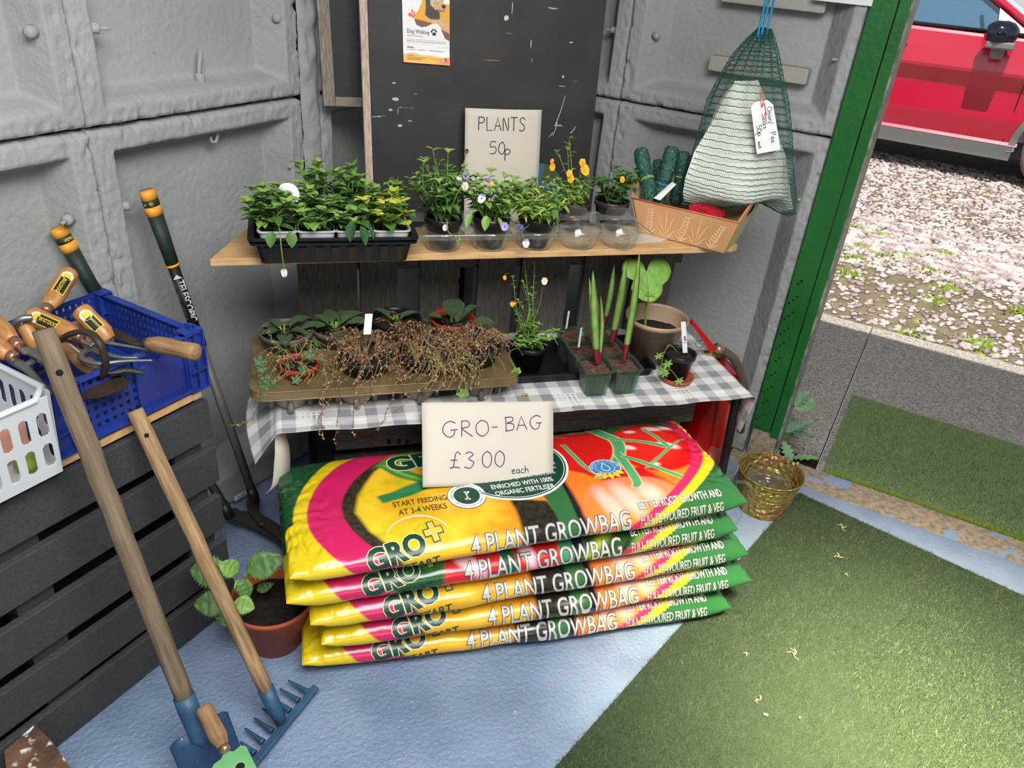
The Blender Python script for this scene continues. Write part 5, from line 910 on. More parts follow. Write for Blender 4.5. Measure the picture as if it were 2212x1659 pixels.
for i, ((x, y), ln, py, px, H, nst, lf) in enumerate(spec):
    t = thing('viola_seedling', (x, y, SZ + .062), labs[i], 'seedling', 'viola seedlings in the black seed tray'); tip = at(px, py + 18, y=y)
    bushy(t, (x, y, SZ + .060), max(.06, tip.z - SZ - .07), .055, nst + 7, lf / 1000 * 1.35, tips=[(tip.x, y, tip.z), (tip.x + .01, y - .01, tip.z - .02)], kind='ovate', bigk='ovate', nleaf=8, seed=i, big=14, mats=('stem', 'lf1', 'lf2', 'lf3') if i not in (5,) else ('stem', 'lf1', 'lf4', 'lf2'), wl=.7)
    if i == 0:
        mb = MB(); a, b, c = at(602, 490, y=1.60), at(607, 530, y=1.565), at(613, 580, y=1.565); mb.tube(crv([V((x, y, SZ + .07)), a, b, c], 5), .0013, 5); mb.build('stem', 'stem', t); budflower(t, c, (0, -.1, -1), .019, 'whp', 'flower')
        for p_, d_, L_ in ((at(625, 500, y=1.58), (.2, -.4, -1), .034), (at(590, 500, y=1.58), (-.3, -.5, -.8), .034)): leaf_obj(t, p_, d_, L_, L_ * .75, 'ovate', 'lf1', curl=.2)
    if i == 4:
        for p_, d_, L_ in ((at(765, 478, y=1.58), (-.3, -.3, -1), .045), (at(778, 488, y=1.58), (.3, -.3, -1), .044), (at(795, 490, y=1.58), (.5, -.3, -1), .03)): leaf_obj(t, p_, d_, L_, L_ * .6, 'ovate', 'lf3', curl=.1)
    if i == 3: leaf_obj(t, at(762, 372, y=1.70), (.25, -.2, 1), .036, .022, 'ovate', 'lf2', curl=.1); leaf_obj(t, at(762, 365, y=1.70), (-.9, -.3, .4), .03, .018, 'ovate', 'lf1')
    if i == 5:
        for p_, d_, L_ in ((at(838, 478, y=1.60), (-.1, -1, .55), .030), (at(850, 470, y=1.60), (.4, -1, .5), .026), (at(870, 480, y=1.61), (.5, -1, .1), .024)): leaf_obj(t, p_, d_, L_, L_ * 1.15, 'round', 'lf4', up=V((0, -.3, 1)), curl=.05)
        flower(t, at(826, 428, y=1.66), .010, 'crim', kind=1)
dl = thing('disc_label', (.0, 1.69, .95), 'white round plant label with handwriting among the seedlings in the seed tray', 'label'); c_ = at(622, 420, y=1.68); fz = V((-.1, -1, .35)).normalized(); mb = MB(); mb.lathe([(.024, 0), (.024, .0012)], c_, 32, 0, fz, smooth=False); mb.build('disc', 'white', dl)
bx, by, bz = basis(fz); bx = -bx if bx.x < 0 else bx; dfn = lambda x, y: c_ + fz * .0022 + bx * x + V((0, .35, 1)).normalized() * y
mb = MB(); handwrite(mb, 'Pansy', dfn, -.018, -.010, .011, .0006, ang=.45, sp=.15); mb.build('handwriting', 'inkb', dl, kind='stuff')
# clear carrier tray
cc = thing('clear_carrier', (.55, 1.7, SZ), 'empty cells and clear plastic plant carrier holding three black pots on the shelf', 'carrier')
mb = MB(); zt_ = SZ + .045; xs_ = [.335, .448, .560, .672, .780]; n = 24
ya, yb2 = 1.640, 1.80; xa, xb = .268, .842
mb.tube(crv([V((xa, ya, zt_)), V((.55, ya, zt_)), V((xb, ya, zt_))], 8) + crv([V((xb, yb2, zt_)), V((xa, yb2, zt_)), V((xa, ya, zt_))], 8), .0022, 6)
mb.add([(xa, ya, zt_), (xb, ya, zt_), (xb + .001, ya - .004, zt_ - .010), (xa - .001, ya - .004, zt_ - .010), (xb, yb2, zt_), (xa, yb2, zt_)], [(0, 1, 2, 3), (4, 5, 0, 1)][:1])
for x in xs_:
    for y in (1.688,): mb.lathe([(.050, zt_), (.048, zt_ - .006), (.040, SZ + .004), (.036, SZ + .002), (.0, SZ + .002)], (x, y, 0), n)
for i in range(4): xm = (xs_[i] + xs_[i + 1]) / 2; mb.add([(xm - .012, ya, zt_), (xm + .012, ya, zt_), (xm + .012, yb2, zt_), (xm - .012, yb2, zt_)], [(0, 1, 2, 3)])
mb.add([(xa, 1.74, zt_), (xb, 1.74, zt_), (xb, yb2, zt_), (xa, yb2, zt_)], [(0, 1, 2, 3)])
for x in (.672 + .02, .780 + .02): mb.lathe([(.030, 0), (.026, .020), (.018, .024), (0, .024)], (x, 1.775, zt_), 8, smooth=False)
mb.build('carrier_body', 'clear', cc, solid=.0005)
p_ = at(1232, 470, y=1.69); tag((lambda mb: (add_leaf(mb, p_, (.5, -.5, .3), .012, .010, 'round'), mb.build('fallen_petal', 'orp'))[1])(MB()), 'fallen orange petal in an empty cell of the clear carrier', 'petal')
def potted(name, label, x, y, z, rt_, rb_, h, m, group=None, soil='soil', fill=.82, lip=.0025, cat='potted plant'):
    t = thing(name, (x, y, z), label, cat, group); pot(t, (x, y, z), rt_, rb_, h, m, soil=soil, fill=fill, lip=lip); return t
GV = 'potted violas on the plywood shelf'
t = potted('potted_viola', 'tall thin stemmed viola with one dark purple flower in the clear carrier', .335, 1.688, SZ + .004, .042, .031, .072, 'bpl2', GV); b0 = (.335, 1.688, SZ + .066)
bushy(t, b0, .12, .08, 34, .030, tips=[tuple(at(935, 325, y=1.70)), tuple(at(968, 330, y=1.70)), tuple(at(915, 352, y=1.70)), tuple(at(950, 350, y=1.69)), tuple(at(900, 400, y=1.68))], nleaf=9, seed=21, wl=.45); mb = MB(); e = at(1008, 327, y=1.70); mb.tube(crv([V(b0), at(985, 420, y=1.70), e], 6), .0011, 5); mb.build('stem', 'stem', t); flower(t, e, .013, 'dkp')
flower(t, at(962, 492, y=1.62), .016, 'whp', kind=1); mb = MB(); e = at(985, 512, y=1.60); mb.tube(crv([V(b0), at(965, 478, y=1.62), at(968, 500, y=1.61), e], 6), .0012, 5); mb.build('stem', 'stem', t); budflower(t, e, (.6, -.4, -.6), .014, 'lf2')
t = potted('potted_viola', 'viola with lilac and cream flowers, second black pot in the clear carrier', .448, 1.688, SZ + .004, .042, .031, .072, 'bpl2', GV); b0 = (.448, 1.688, SZ + .066)
bushy(t, b0, .10, .085, 34, .031, nleaf=7, seed=22, tips=[tuple(at(1010, 375, y=1.69)), tuple(at(1060, 372, y=1.70)), tuple(at(1090, 385, y=1.70))], wl=.5, mats=('stem', 'lf1', 'lf2', 'lf2'), bigk='ovate')
flower(t, at(1005, 378, y=1.66), .022, 'pur'); flower(t, at(992, 392, y=1.65), .022, 'whp', 'whp', eye='orp'); flower(t, at(1042, 430, y=1.63), .026, 'pur', 'whp', eye='dkp'); flower(t, at(1004, 403, y=1.65), .022, 'whp', kind=1); flower(t, at(1058, 388, y=1.67), .014, 'pur', kind=1); flower(t, at(1062, 397, y=1.66), .012, 'yep', kind=1); flower(t, at(1090, 490, y=1.62), .024, 'pur', eye='dkp')
for px, py, d_, L_ in ((1052, 465, (-.2, -.4, -1), .036), (1020, 462, (-.5, -.4, -.9), .036), (1075, 470, (.4, -.5, -.9), .026)): leaf_obj(t, at(px, py, y=1.64), d_, L_, L_ * .55, 'ovate', 'lf2', curl=.1)
t = potted('potted_viola', 'pale green wilting viola with drooping lilac flowers, third black pot in the clear carrier', .560, 1.688, SZ + .004, .042, .031, .072, 'bpl2', GV); b0 = (.56, 1.688, SZ + .066)
bushy(t, b0, .08, .10, 54, .027, nleaf=9, droop=.75, seed=23, mats=('stem', 'lf2', 'lf2', 'lf4'), wl=.42); flower(t, at(1126, 492, y=1.62), .016, 'bud', kind=1); flower(t, at(1136, 526, y=1.61), .022, 'pur', 'whp', kind=1)
mb = MB(); mb.tube(crv([V(b0), at(1128, 500, y=1.62), at(1134, 520, y=1.61)], 5), .001, 4); mb.tube(crv([V(b0), at(1160, 420, y=1.72), at(1140, 395, y=1.74), at(1085, 405, y=1.74)], 5), .001, 4); mb.tube(crv([V(b0), at(1195, 440, y=1.70), at(1205, 480, y=1.66), at(1200, 510, y=1.65)], 5), .001, 4); mb.build('stem', 'stem', t, kind='stuff')
t = potted('potted_viola', 'viola with upright stems and large orange flowers in a brown pot behind the carrier', .695, 1.812, SZ + .002, .042, .031, .072, 'brpl', GV); b0 = (.695, 1.812, SZ + .064)
bushy(t, b0, .07, .06, 28, .022, nleaf=8, seed=24, mats=('stem', 'lf2', 'lf2', 'lf4'), tips=[tuple(at(1230, 300, y=1.84)), tuple(at(1205, 330, y=1.83)), tuple(at(1226, 312, y=1.84))], wl=.5, big=4)
leaf_obj(t, at(1236, 305, y=1.84), (.5, -.4, .8), .020, .018, 'ovate', 'lf2', curl=.05); leaf_obj(t, at(1203, 334, y=1.83), (.3, -.4, 1), .018, .015, 'ovate', 'lf2', curl=.05)
for px, py, s_, k in ((1262, 368, .034, 0), (1258, 352, .022, 1), (1230, 375, .020, 1), (1233, 387, .022, 1), (1192, 360, .022, 0), (1193, 348, .012, 1)): flower(t, at(px, py, y=1.785), s_, 'orp', kind=k, eye='orp')
mb = MB()
for px, py in ((1262, 375), (1232, 390), (1192, 362)): mb.tube(crv([V(b0), at(px - 3, py + 25, y=1.80), at(px, py, y=1.787)], 5), .0011, 4)
mb.build('stem', 'stem', t, kind='stuff')
t = potted('potted_viola', 'bushy round leaved viola with one small orange flower, rightmost brown pot on the shelf', .800, 1.812, SZ + .002, .043, .032, .074, 'brpl', GV); b0 = (.80, 1.812, SZ + .066)
bushy(t, b0, .085, .06, 26, .026, kind='round', nleaf=6, seed=25, mats=('stem', 'lf3', 'lf1', 'lf5'), wl=.7, bigk='round'); flower(t, at(1344, 388, y=1.79), .018, 'orp', kind=1, eye='orp'); mb = MB(); mb.tube(crv([V(b0), at(1330, 405, y=1.80), at(1344, 388, y=1.79)], 5), .001, 4); mb.tube(crv([V(b0), at(1335, 395, y=1.80), at(1352, 408, y=1.79)], 5), .001, 4); mb.build('stem', 'stem', t, kind='stuff'); leaf_obj(t, at(1345, 398, y=1.79), (.8, -.3, -.8), .02, .013, 'ovate', 'lf3')

# ---------------------------------------------------------------- leaflet, wheat box, net rolls, net sack
mb = MB(); A_ = [at(1360, 508, z=SZ + .001), at(1362, 527, z=SZ + .001), at(1425, 523, z=SZ + .001), at(1444, 516, z=SZ + .001), at(1420, 500, z=SZ + .001)]; mb.add([V(p) for p in A_], [(0, 1, 2, 3, 4)]); tag(mb.build('leaflet', 'paper', solid=.001), 'cream paper leaflet lying under the wheat patterned box', 'leaflet')
bxr = thing('wheat_box', UV(1.92, .52, SZ), 'light brown wooden box with pale wheat pattern at the right end of the shelf', 'box')
u0, va, vb, uz = 1.868, .636, .410, SZ + .002; pr = at(1588, 479, u=1.85); ZT = pr.z; u1, v1a, v1b = 1.850, .662, .386
def q4(name, pts, m, parent=bxr, t=.005, nrm=None):
    P4 = [V(p) for p in pts]; nn = (P4[1] - P4[0]).cross(P4[3] - P4[0]).normalized() * t; mb = MB(); mb.hexa([P4[0], P4[1], P4[2], P4[3], P4[0] + nn, P4[1] + nn, P4[2] + nn, P4[3] + nn]); return mb.build(name, m, parent, bevel=.0008)
FB = [UV(u0, va, uz), UV(u0, vb, uz), UV(u1, v1b, ZT), UV(u1, v1a, ZT)]
q4('front_panel', FB, 'kraft', t=-.004); q4('back_panel', [UV(u0 + .115, va, uz), UV(u0 + .115, vb, uz), UV(u1 + .155, v1b, ZT), UV(u1 + .155, v1a, ZT)], 'kraftl'); q4('base', [UV(u0, va, uz), UV(u0, vb, uz), UV(u0 + .115, vb, uz), UV(u0 + .115, va, uz)], 'kraftl')
for (vb_, vt_), nm in (((vb, v1b), 0), ((va, v1a), 1)):
    mb = MB(); nx_, ny_ = 26, 22; cells = {}
    def ep(a, b, off=0):
        top = .095 + .045 * math.sin(PI * a); hz = b * (ZT - uz + top - .095); k = hz / (ZT - uz); return UV(u0 + .115 * a + (-.018 + .058 * a) * min(k, 1.4), vb_ + (vt_ - vb_) * k + off, uz + hz)
    def solid_(i, j): a, b = (i + .5) / nx_, (j + .5) / ny_; return ((a - .5) / .17) ** 2 + ((b - .76) / .11) ** 2 > 1
    for i in range(nx_):
        for j in range(ny_):
            if solid_(i, j):
                for off in (0, .005): mb.add([ep(i / nx_, j / ny_, off), ep((i + 1) / nx_, j / ny_, off), ep((i + 1) / nx_, (j + 1) / ny_, off), ep(i / nx_, (j + 1) / ny_, off)], [(0, 1, 2, 3)])
    mb.tube([ep(k / 20, 1.0, .0025) for k in range(21)], .0032, 5, 1); mb.build('end_panel', ['kraftl', 'boxe'], bxr)
mb = MB(); mb.tube([UV(u1, v1a, ZT), UV(u1, v1b, ZT)], .0022, 5); mb.build('rim', 'boxe', bxr)
def fbf(x, y):   # x 0..1, y 0..1 on front
    return (FB[0] * (1 - x) + FB[1] * x) * (1 - y) + (FB[3] * (1 - x) + FB[2] * x) * y + (-UX * .97 - ZX * .2) * .0012
mb = MB()
def sprig(x, h, ears, s=1):
    def L2(p, ang, L, w_):
        pts = []; n = 6
        for k in range(n + 1): f = k / n; pts.append((p[0] + (math.cos(ang) * L * f - math.sin(ang) * w_ * math.sin(PI * f)) * .36, p[1] + math.sin(ang) * L * f + math.cos(ang) * w_ * math.sin(PI * f)))
        for k in range(n - 1, 0, -1): f = k / n; pts.append((p[0] + (math.cos(ang) * L * f + math.sin(ang) * w_ * math.sin(PI * f)) * .36, p[1] + math.sin(ang) * L * f - math.cos(ang) * w_ * math.sin(PI * f)))
        mb.add([fbf(a, b) for a, b in pts], [tuple(range(len(pts)))])
    if ears:
        for k in range(7):
            y = h * (.22 + .11 * k); L = .20 * (1 - .07 * k)
            for sg_ in (1, -1): L2((x + .012 * s * k * .6, y), PI / 2 - sg_ * .8, L, .022)
        L2((x, .04), PI / 2 - .08 * s, h * .95, .006)
        for k in range(4): L2((x, .04), PI / 2 + (k - 1.5) * .55, .28, .02)
    else:
        for a_, L_ in ((.05, h), (.35, h * .85), (-.35, h * .8), (.8, h * .5), (-.8, h * .5), (1.1, .3), (-1.1, .3)): L2((x, .04), PI / 2 - a_, L_, .014)
for x, h, e in ((.13, .86, 1), (.32, .9, 0), (.50, .85, 1), (.66, .88, 0), (.84, .82, 1)): sprig(x, h, e)
mb.build('wheat_print', 'kraftp', bxr, kind='stuff')
def roll(pts, r, label, band=None):
    pts = [V(p) for p in pts]; c = crv(pts, 7); t = thing('net_roll', c[0], label, 'net roll', 'rolled green net sacks in the wheat box'); n = len(c); mb = MB(); rs = [r * (.72 + .28 * min(1, i / 2, (n - 1 - i) / 1.5)) * (1 + .06 * math.sin(i * 2.1)) * (.86 if abs(i - n * .52) < 1.2 else 1) for i in range(n)]; mb.tube(c, rs, 18); mb.build('roll', 'netl', t)
    i = int(n * .5); mb = MB(); d = (c[i + 1] - c[i]).normalized(); mb.lathe([(r * .9, -.003), (r * .96, 0), (r * .9, .003)], c[i], 18, 0, d); mb.build('tie', band or 'tie', t)
    mb = MB(); w_ = random.Random(int(r * 1e5) + n)
    for k in range(46): a = w_.uniform(0, 6.28); f = w_.uniform(.02, .9) * (n - 1); j = int(f); dd = (c[min(j + 1, n - 1)] - c[max(j - 1, 0)]).normalized(); x, y, z = basis(dd); p0 = c[j] + (x * math.cos(a) + z * math.sin(a)) * rs[j]; mb.tube([p0, p0 + dd * .006 + x * .002, p0 + dd * .012], .0005, 3)
    mb.build('loose_mesh', 'net', t, kind='stuff')
ub = 1.90
roll([at(1384, 322, u=1.93), at(1392, 368, u=1.91), at(1402, 405, u=1.89), at(1398, 470, u=1.885)], .0195, 'leftmost rolled green net sack standing in the wheat box, tied at its middle')
roll([at(1453, 318, u=1.95), at(1442, 365, u=1.93), at(1424, 420, u=1.92), at(1424, 470, u=1.92)], .0195, 'rolled green net sack with a blue band standing in the wheat box', 'cordb')
roll([at(1478, 328, u=1.95), at(1470, 380, u=1.95), at(1458, 440, u=1.95)], .017, 'rolled green net sack between the blue banded roll and the hanging sack')
roll([at(1420, 345, u=1.97), at(1425, 400, u=1.97), at(1430, 450, u=1.97)], .014, 'thin rolled green net sack at the back of the wheat box')
roll([at(1500, 335, u=1.99), at(1500, 400, u=1.98), at(1495, 450, u=1.97)], .015, 'short rolled green net sack mostly hidden behind the hanging sack')
rd = thing('red_net', UV(1.92, .45, ZT - .02), 'folded red net bundle in the right part of the wheat box', 'net bundle'); c_ = at(1530, 468, u=1.90); mb = MB(); mb.lathe([(0, -.025), (.022, -.02), (.03, 0), (.026, .014), (.012, .02), (0, .021)], c_, 16); mb.tube(crv([c_ + V((-.045, .02, .01)), c_ + V((-.01, 0, .018)), c_ + V((.03, -.01, .004))], 6), .016, 10); mb.build('net', 'net_red', rd)
tg = thing('white_tag', at(1437, 412, u=1.87), 'blank folded white tag lying against the net rolls in the wheat box', 'tag'); a1, b1, c1, d1_ = at(1412, 428, u=1.865), at(1426, 433, u=1.862), at(1461, 398, u=1.89), at(1452, 393, u=1.90); mb = MB(); mb.add([a1, b1, c1, d1_], [(0, 1, 2, 3)]); mb.build('card', 'white', tg, solid=.0008)
# hanging sack
sk = thing('net_sack', at(1610, 300, y=1.715), 'green net sack stuffed with white polythene hanging from blue cord by the right wall', 'sack')
rows = [(62, 1640, 1664), (85, 1615, 1672), (115, 1588, 1680), (160, 1560, 1688), (220, 1530, 1700), (280, 1514, 1706), (340, 1498, 1708), (385, 1480, 1712), (415, 1472, 1716), (440, 1474, 1720)]
YS = 1.715
def sackp(a, b, inset=0., fr=1):
    f = b * (len(rows) - 1); i = min(int(f), len(rows) - 2); t = f - i; y_ = rows[i][0] * (1 - t) + rows[i + 1][0] * t; xl_ = rows[i][1] * (1 - t) + rows[i + 1][1] * t; xr_ = rows[i][2] * (1 - t) + rows[i + 1][2] * t
    bot = .0 + 18 * math.sin(PI * a) * (b ** 6) ; lob = (24 * math.exp(-((a - .93) / .16) ** 2) + 6 * math.exp(-((a - .3) / .2) ** 2) - 8 * math.exp(-((a - .6) / .12) ** 2)) * b ** 5
    p = at(xl_ + (xr_ - xl_) * a, y_ + lob, y=YS); w_ = (at(xr_, y_, y=YS) - at(xl_, y_, y=YS)).length
    dep = w_ * .34 * (max(0, math.sin(PI * min(1, max(0, a)))) ** .6) * (1 - .9 * max(0, b - .86) / .14) + .022 * b ** 2 * (math.exp(-((a - .28) / .2) ** 2) + .6 * math.exp(-((a - .8) / .15) ** 2)) * (1 - max(0, b - .9) * 8) - inset
    pl_ = .006 * math.sin(a * 34) * (1 - b) ** 1.5; return V((p.x, YS - fr * max(.001, dep + pl_), p.z))
mb = MB(); n = 40
def fillp(a, b, fr):
    bb = .36 + .61 * b; wd_ = .96 * min(1, .38 + 1.3 * b); p = sackp(.5 + (a - .5) * wd_ - .06 * (1 - b), bb, .004, fr); k = max(0, math.sin(PI * a)) ** .45 * min(1, b * 5) ** .5
    return V((p.x, YS + (p.y - YS) * k, p.z + .004 * noise.noise(V((a * 6, b * 6, fr)))))
for fr in (1, -1): mb.grid(36, 36, lambda a, b: fillp(a, b, fr))
mb.build('polythene_filling', 'poly', sk)
mb = MB(); nr = 36
for k in range(nr + 1):
    b = k / nr
    for fr in (1, -1): mb.tube([sackp(a / 40, b, -.001, fr) + V((0, 0, .0012 * math.sin(a * 2.2 + k))) for a in range(41)], .0009 if k < nr else .0015, 4)
mb.build('weft_threads', 'net', sk, kind='stuff')
mb = MB(); vs = []; fs = []; ncol, nrow = 84, 110
for fr in (1, -1):
    for i in range(ncol + 1):
        if i % 1: continue
        pr_ = None
        for j in range(nrow + 1):
            a = min(1, max(0, i / ncol + (.0030 if j % 2 else -.0030))); p = sackp(a, j / nrow, -.0004, fr)
            if pr_ is not None:
                d = V((.00034, 0, 0)); k = len(vs); vs += [pr_ - d, pr_ + d, p + d, p - d]; fs.append((k, k + 1, k + 2, k + 3))
            pr_ = p
mb.add(vs, fs); mb.build('warp_threads', 'net', sk, kind='stuff')
mb = MB(); tp = at(1650, 62, y=YS); hk = UV(2.405, .555, 1.72)
for k, off in enumerate((-.010, -.002, .008)): mb.tube(crv([tp + V((off, 0, -.03)), tp + V((off * 1.2, 0, .02)), tp.lerp(hk, .5) + V((off * .8, 0, 0)), hk], 6), .0028, 6)
mb.tube([tp + V((.016 * math.cos(a), -.01 * math.sin(a) - .0, -.012)) for a in np.linspace(0, 6.28, 16)], .003, 6); mb.build('blue_cord', 'cordb', sk, label='bright blue hanging cord')
mb = MB(); mb.tube([UV(2.47, .555, 1.71), hk - ZX * .01, hk + ZX * .012], .004, 6); mb.build('nail', 'iron', sk)
tg = thing('price_tag', at(1655, 275, y=1.615), 'white luggage tag reading Onion/Pea Sacks 50p each tied to the hanging sack', 'tag')
YT = 1.615; c4 = [at(1626, 228, y=YT), at(1636, 332, y=YT), at(1687, 318, y=YT), at(1667, 232, y=YT)]; top1, top2 = at(1634, 218, y=YT), at(1656, 217, y=YT)
c4 = [at(1622, 232, y=YT), at(1635, 333, y=YT - .01), at(1686, 323, y=YT - .01), at(1670, 226, y=YT)]; top1, top2 = at(1632, 219, y=YT), at(1658, 216, y=YT)
mb = MB(); pts = [top1, c4[0], c4[1], c4[2], c4[3], top2]; mb.add([V(p) for p in pts], [(0, 1, 2, 3, 4, 5)]); mb.build('card', 'white', tg, solid=.0008)
ex_ = (c4[1] - c4[0]).normalized(); ey_ = (c4[3] - c4[0]); ey_ = (ey_ - ex_ * ey_.dot(ex_)).normalized(); Ln = (c4[1] - c4[0]).length
tf = lambda x, y: c4[0] + ex_ * x + ey_ * y + V((0, -.0016, 0)); mb = MB(); h_ = (c4[3] - c4[0]).length
handwrite(mb, 'Onion/', tf, Ln * .12, h_ * .68, .0125, .0006, sp=.18); handwrite(mb, 'Pea', tf, Ln * .66, h_ * .70, .0125, .0006, sp=.18); handwrite(mb, 'Sacks', tf, Ln * .20, h_ * .42, .0125, .0006, sp=.18); handwrite(mb, '50p', tf, Ln * .42, h_ * .12, .0125, .0006, sp=.15); handwrite(mb, 'each', tf, Ln * .75, h_ * .10, .008, .0005, sp=.12); mb.build('handwriting', 'inkb', tg, kind='stuff')
mb = MB(); s0 = at(1645, 232, y=YT - .001); mb.tube(crv([at(1641, 200, y=YT + .02), at(1644, 215, y=YT), s0, at(1652, 225, y=YT - .003), at(1655, 262, y=YT - .004)], 5), .0010, 5); mb.tube(crv([s0, at(1650, 215, y=YT - .002), at(1643, 200, y=YT + .02)], 5), .0010, 5); mb.build('red_string', 'cordr', tg, kind='stuff')
# ================================================================ TABLE TOP CONTENTS
Z0 = TZ + .003
bt = thing('baking_tin', (.2, 1.66, Z0), 'bronze deep cup baking tin holding pots at the left of the table', 'tin')
tx0, tx1, ty0, ty1, tz = -.112, .505, 1.520, 1.815, .598
def rr(x0, x1, y0, y1, z, r=.035):
    out = []
    for cx, cy, a0 in ((x1 - r, y1 - r, 0), (x0 + r, y1 - r, PI / 2), (x0 + r, y0 + r, PI), (x1 - r, y0 + r, 1.5 * PI)):
        for k in range(7): a = a0 + k * PI / 12; out.append(V((cx + r * math.cos(a), cy + r * math.sin(a), z)))
    return out
mb = MB(); A_ = rr(tx0, tx1, ty0, ty1, tz); B_ = rr(tx0 - .002, tx1 + .002, ty0 - .002, ty1 + .002, tz - .020); D_2 = rr(tx0 + .001, tx1 - .001, ty0 + .001, ty1 - .001, tz - .020); n = len(A_)
mb.add(A_ + B_, [(i, (i + 1) % n, n + (i + 1) % n, n + i) for i in range(n)] + [tuple(range(n))], 0)
for ring_ in (A_, B_): mb.tube(ring_ + [ring_[0]], .0016, 5)
mb.build('plate', 'bronze', bt)
for i in range(4):
    for j in range(2):
        x, y = tx0 + .085 + i * .149, 1.595 + j * .145; mb = MB(); mb.lathe([(.056, tz - .001), (.053, tz - .03), (.040, Z0 + .014), (.030, Z0), (0, Z0)], (x, y, 0), 26)
        for k in range(5): a = k * 1.2566 + .9; mb.lathe([(.008, 0), (.006, .03), (.002, .06)], (x + .045 * math.cos(a), y + .045 * math.sin(a), Z0 + .002), 6)
        mb.build('cup', 'steel', bt)
GP = 'pots in the baking tin'
def rosette(root, c, n, L, W, m='lf6', up=(.25, 1.0), seed=0, kind='spoon', lean=(0, 0), curl=.45):
    q = random.Random(seed)
    for k in range(n):
        a = k * 2.4 + q.uniform(-.3, .3); e = up[0] + (up[1] - up[0]) * (k / max(1, n - 1)); s_ = q.uniform(.75, 1.1) * (1.05 - .3 * k / n)
        leaf_obj(root, V(c) + V((math.cos(a), math.sin(a), 0)) * .004, (math.cos(a) + lean[0], math.sin(a) + lean[1], e), L * s_, W * s_, kind, m, curl=curl * q.uniform(.6, 1.2), fold=.3, n=12)
    mb = MB()
    for k in range(6): a = q.uniform(0, 6.28); mb.tube([V(c), V(c) + V((math.cos(a) * .01, math.sin(a) * .01, .02))], .002, 5)
    mb.build('crown', 'stem', root, kind='stuff')
def tangle(root, c, R, H, n, mats, seed=0, trail=(), leafn=5, leafL=.007, r=.0009, name='dry_growth'):
    """arching dry stems with small shrivelled leaves over a pot"""
    q = random.Random(seed); mb = MB(); c = V(c)
    def lf(p):
        d = V((q.uniform(-1, 1), q.uniform(-1, 1), q.uniform(-1, .6))); add_leaf(mb, p, d, leafL * q.uniform(.6, 1.3), leafL * q.uniform(.4, .8), 'ovate', q.choice((1, 1, 2)), n=2)
    for k in range(n):
        a = q.uniform(0, 6.28); rr_ = R * math.sqrt(q.random()); s_ = c + V((math.cos(a) * rr_ * .5, math.sin(a) * rr_ * .5, 0)); a2 = a + q.uniform(-1.2, 1.2); ln = R * q.uniform(.6, 1.35)
        pts = crv([s_, s_ + V((math.cos(a2) * ln * .4, math.sin(a2) * ln * .4, H * q.uniform(.5, 1.2))), s_ + V((math.cos(a2 + .4) * ln * .8, math.sin(a2 + .4) * ln * .8, H * q.uniform(0, .8))), s_ + V((math.cos(a2) * ln, math.sin(a2) * ln, H * q.uniform(-.9, .1)))], 3)
        mb.tube(pts, r * q.uniform(.6, 1.2), 3, 0, False)
        for _ in range(leafn): lf(q.choice(pts))
    for tr_ in trail:
        pts = crv([c] + [V(p) for p in tr_], 5); pts = [p + V((q.uniform(-1, 1), q.uniform(-.4, .4), q.uniform(-1, 1))) * .0025 for p in pts]; mb.tube(pts, r, 3, 0, False)
        for p in pts[3:]:
            for _ in range(2): lf(p)
    return mb.build(name, mats, root, kind='stuff')
P4 = 'potted_plant'
t = potted(P4, 'primrose in a grey plastic pot at the far left rear of the baking tin', -.030, 1.745, .548, .062, .045, .092, 'gpl', GP); rosette(t, (-.035, 1.745, .628), 9, .075, .036, up=(.15, 1.3), seed=1, lean=(-.15, -.1)); tangle(t, (-.01, 1.74, .625), .04, .012, 14, ['stemd', 'dry', 'dryo'], 3)
t = potted(P4, 'primrose with arching crinkled leaves in the second grey pot behind the baking tin front row', .095, 1.755, .548, .062, .045, .092, 'gpl', GP); rosette(t, (.085, 1.75, .63), 10, .085, .042, up=(.2, 1.3), seed=2)
t = potted(P4, 'half empty black pot with two small primrose leaves at the rear of the baking tin', .240, 1.775, .555, .062, .045, .092, 'bpl2', GP); rosette(t, (.235, 1.77, .632), 3, .055, .024, up=(1.2, 2.2), seed=5); tangle(t, (.24, 1.77, .632), .045, .015, 16, ['stemd', 'dry', 'dryo'], 4)
t = potted(P4, 'large primrose with broad grey green leaves in a red brown pot at the tin rear', .385, 1.765, .560, .056, .042, .085, 'rpl', GP)
for px, py, L_, d_ in ((975, 690, .085, (0, -.1, 1.3)), (972, 700, .075, (-.75, -.2, .9)), (965, 700, .06, (-.9, -.25, .3)), (990, 700, .08, (.45, -.1, 1.1)), (1000, 705, .085, (1.0, -.2, .55)), (975, 705, .065, (-.35, -.5, .8)), (990, 708, .065, (.35, -.7, .35)), (1005, 712, .05, (.8, -.1, .15)), (985, 700, .07, (.15, .1, 1.2)), (955, 700, .055, (-1, 0, .8))): leaf_obj(t, at(px, py + 10, y=1.757), d_, L_, L_ * .62, 'spoon', 'lf6', curl=.2, fold=.3, n=12)
t = potted(P4, 'small red pot with trailing half dried green creeper at the front left of the tin', -.005, 1.600, .560, .043, .032, .068, 'rpl', GP)
tangle(t, (-.01, 1.60, .626), .07, .028, 30, ['stemo', 'dryo', 'lf5'], 7, trail=[[at(600, 750, y=1.60), at(565, 790, y=1.56), at(560, 840, y=1.50), at(545, 905, y=1.46), at(505, 918, y=1.46)], [at(620, 770, y=1.58), at(590, 800, y=1.53), at(575, 850, y=1.49)], [at(690, 770, y=1.58), at(705, 830, y=1.50), at(690, 870, y=1.48)], [at(600, 745, y=1.64), at(585, 730, y=1.66), at(578, 712, y=1.66)]])
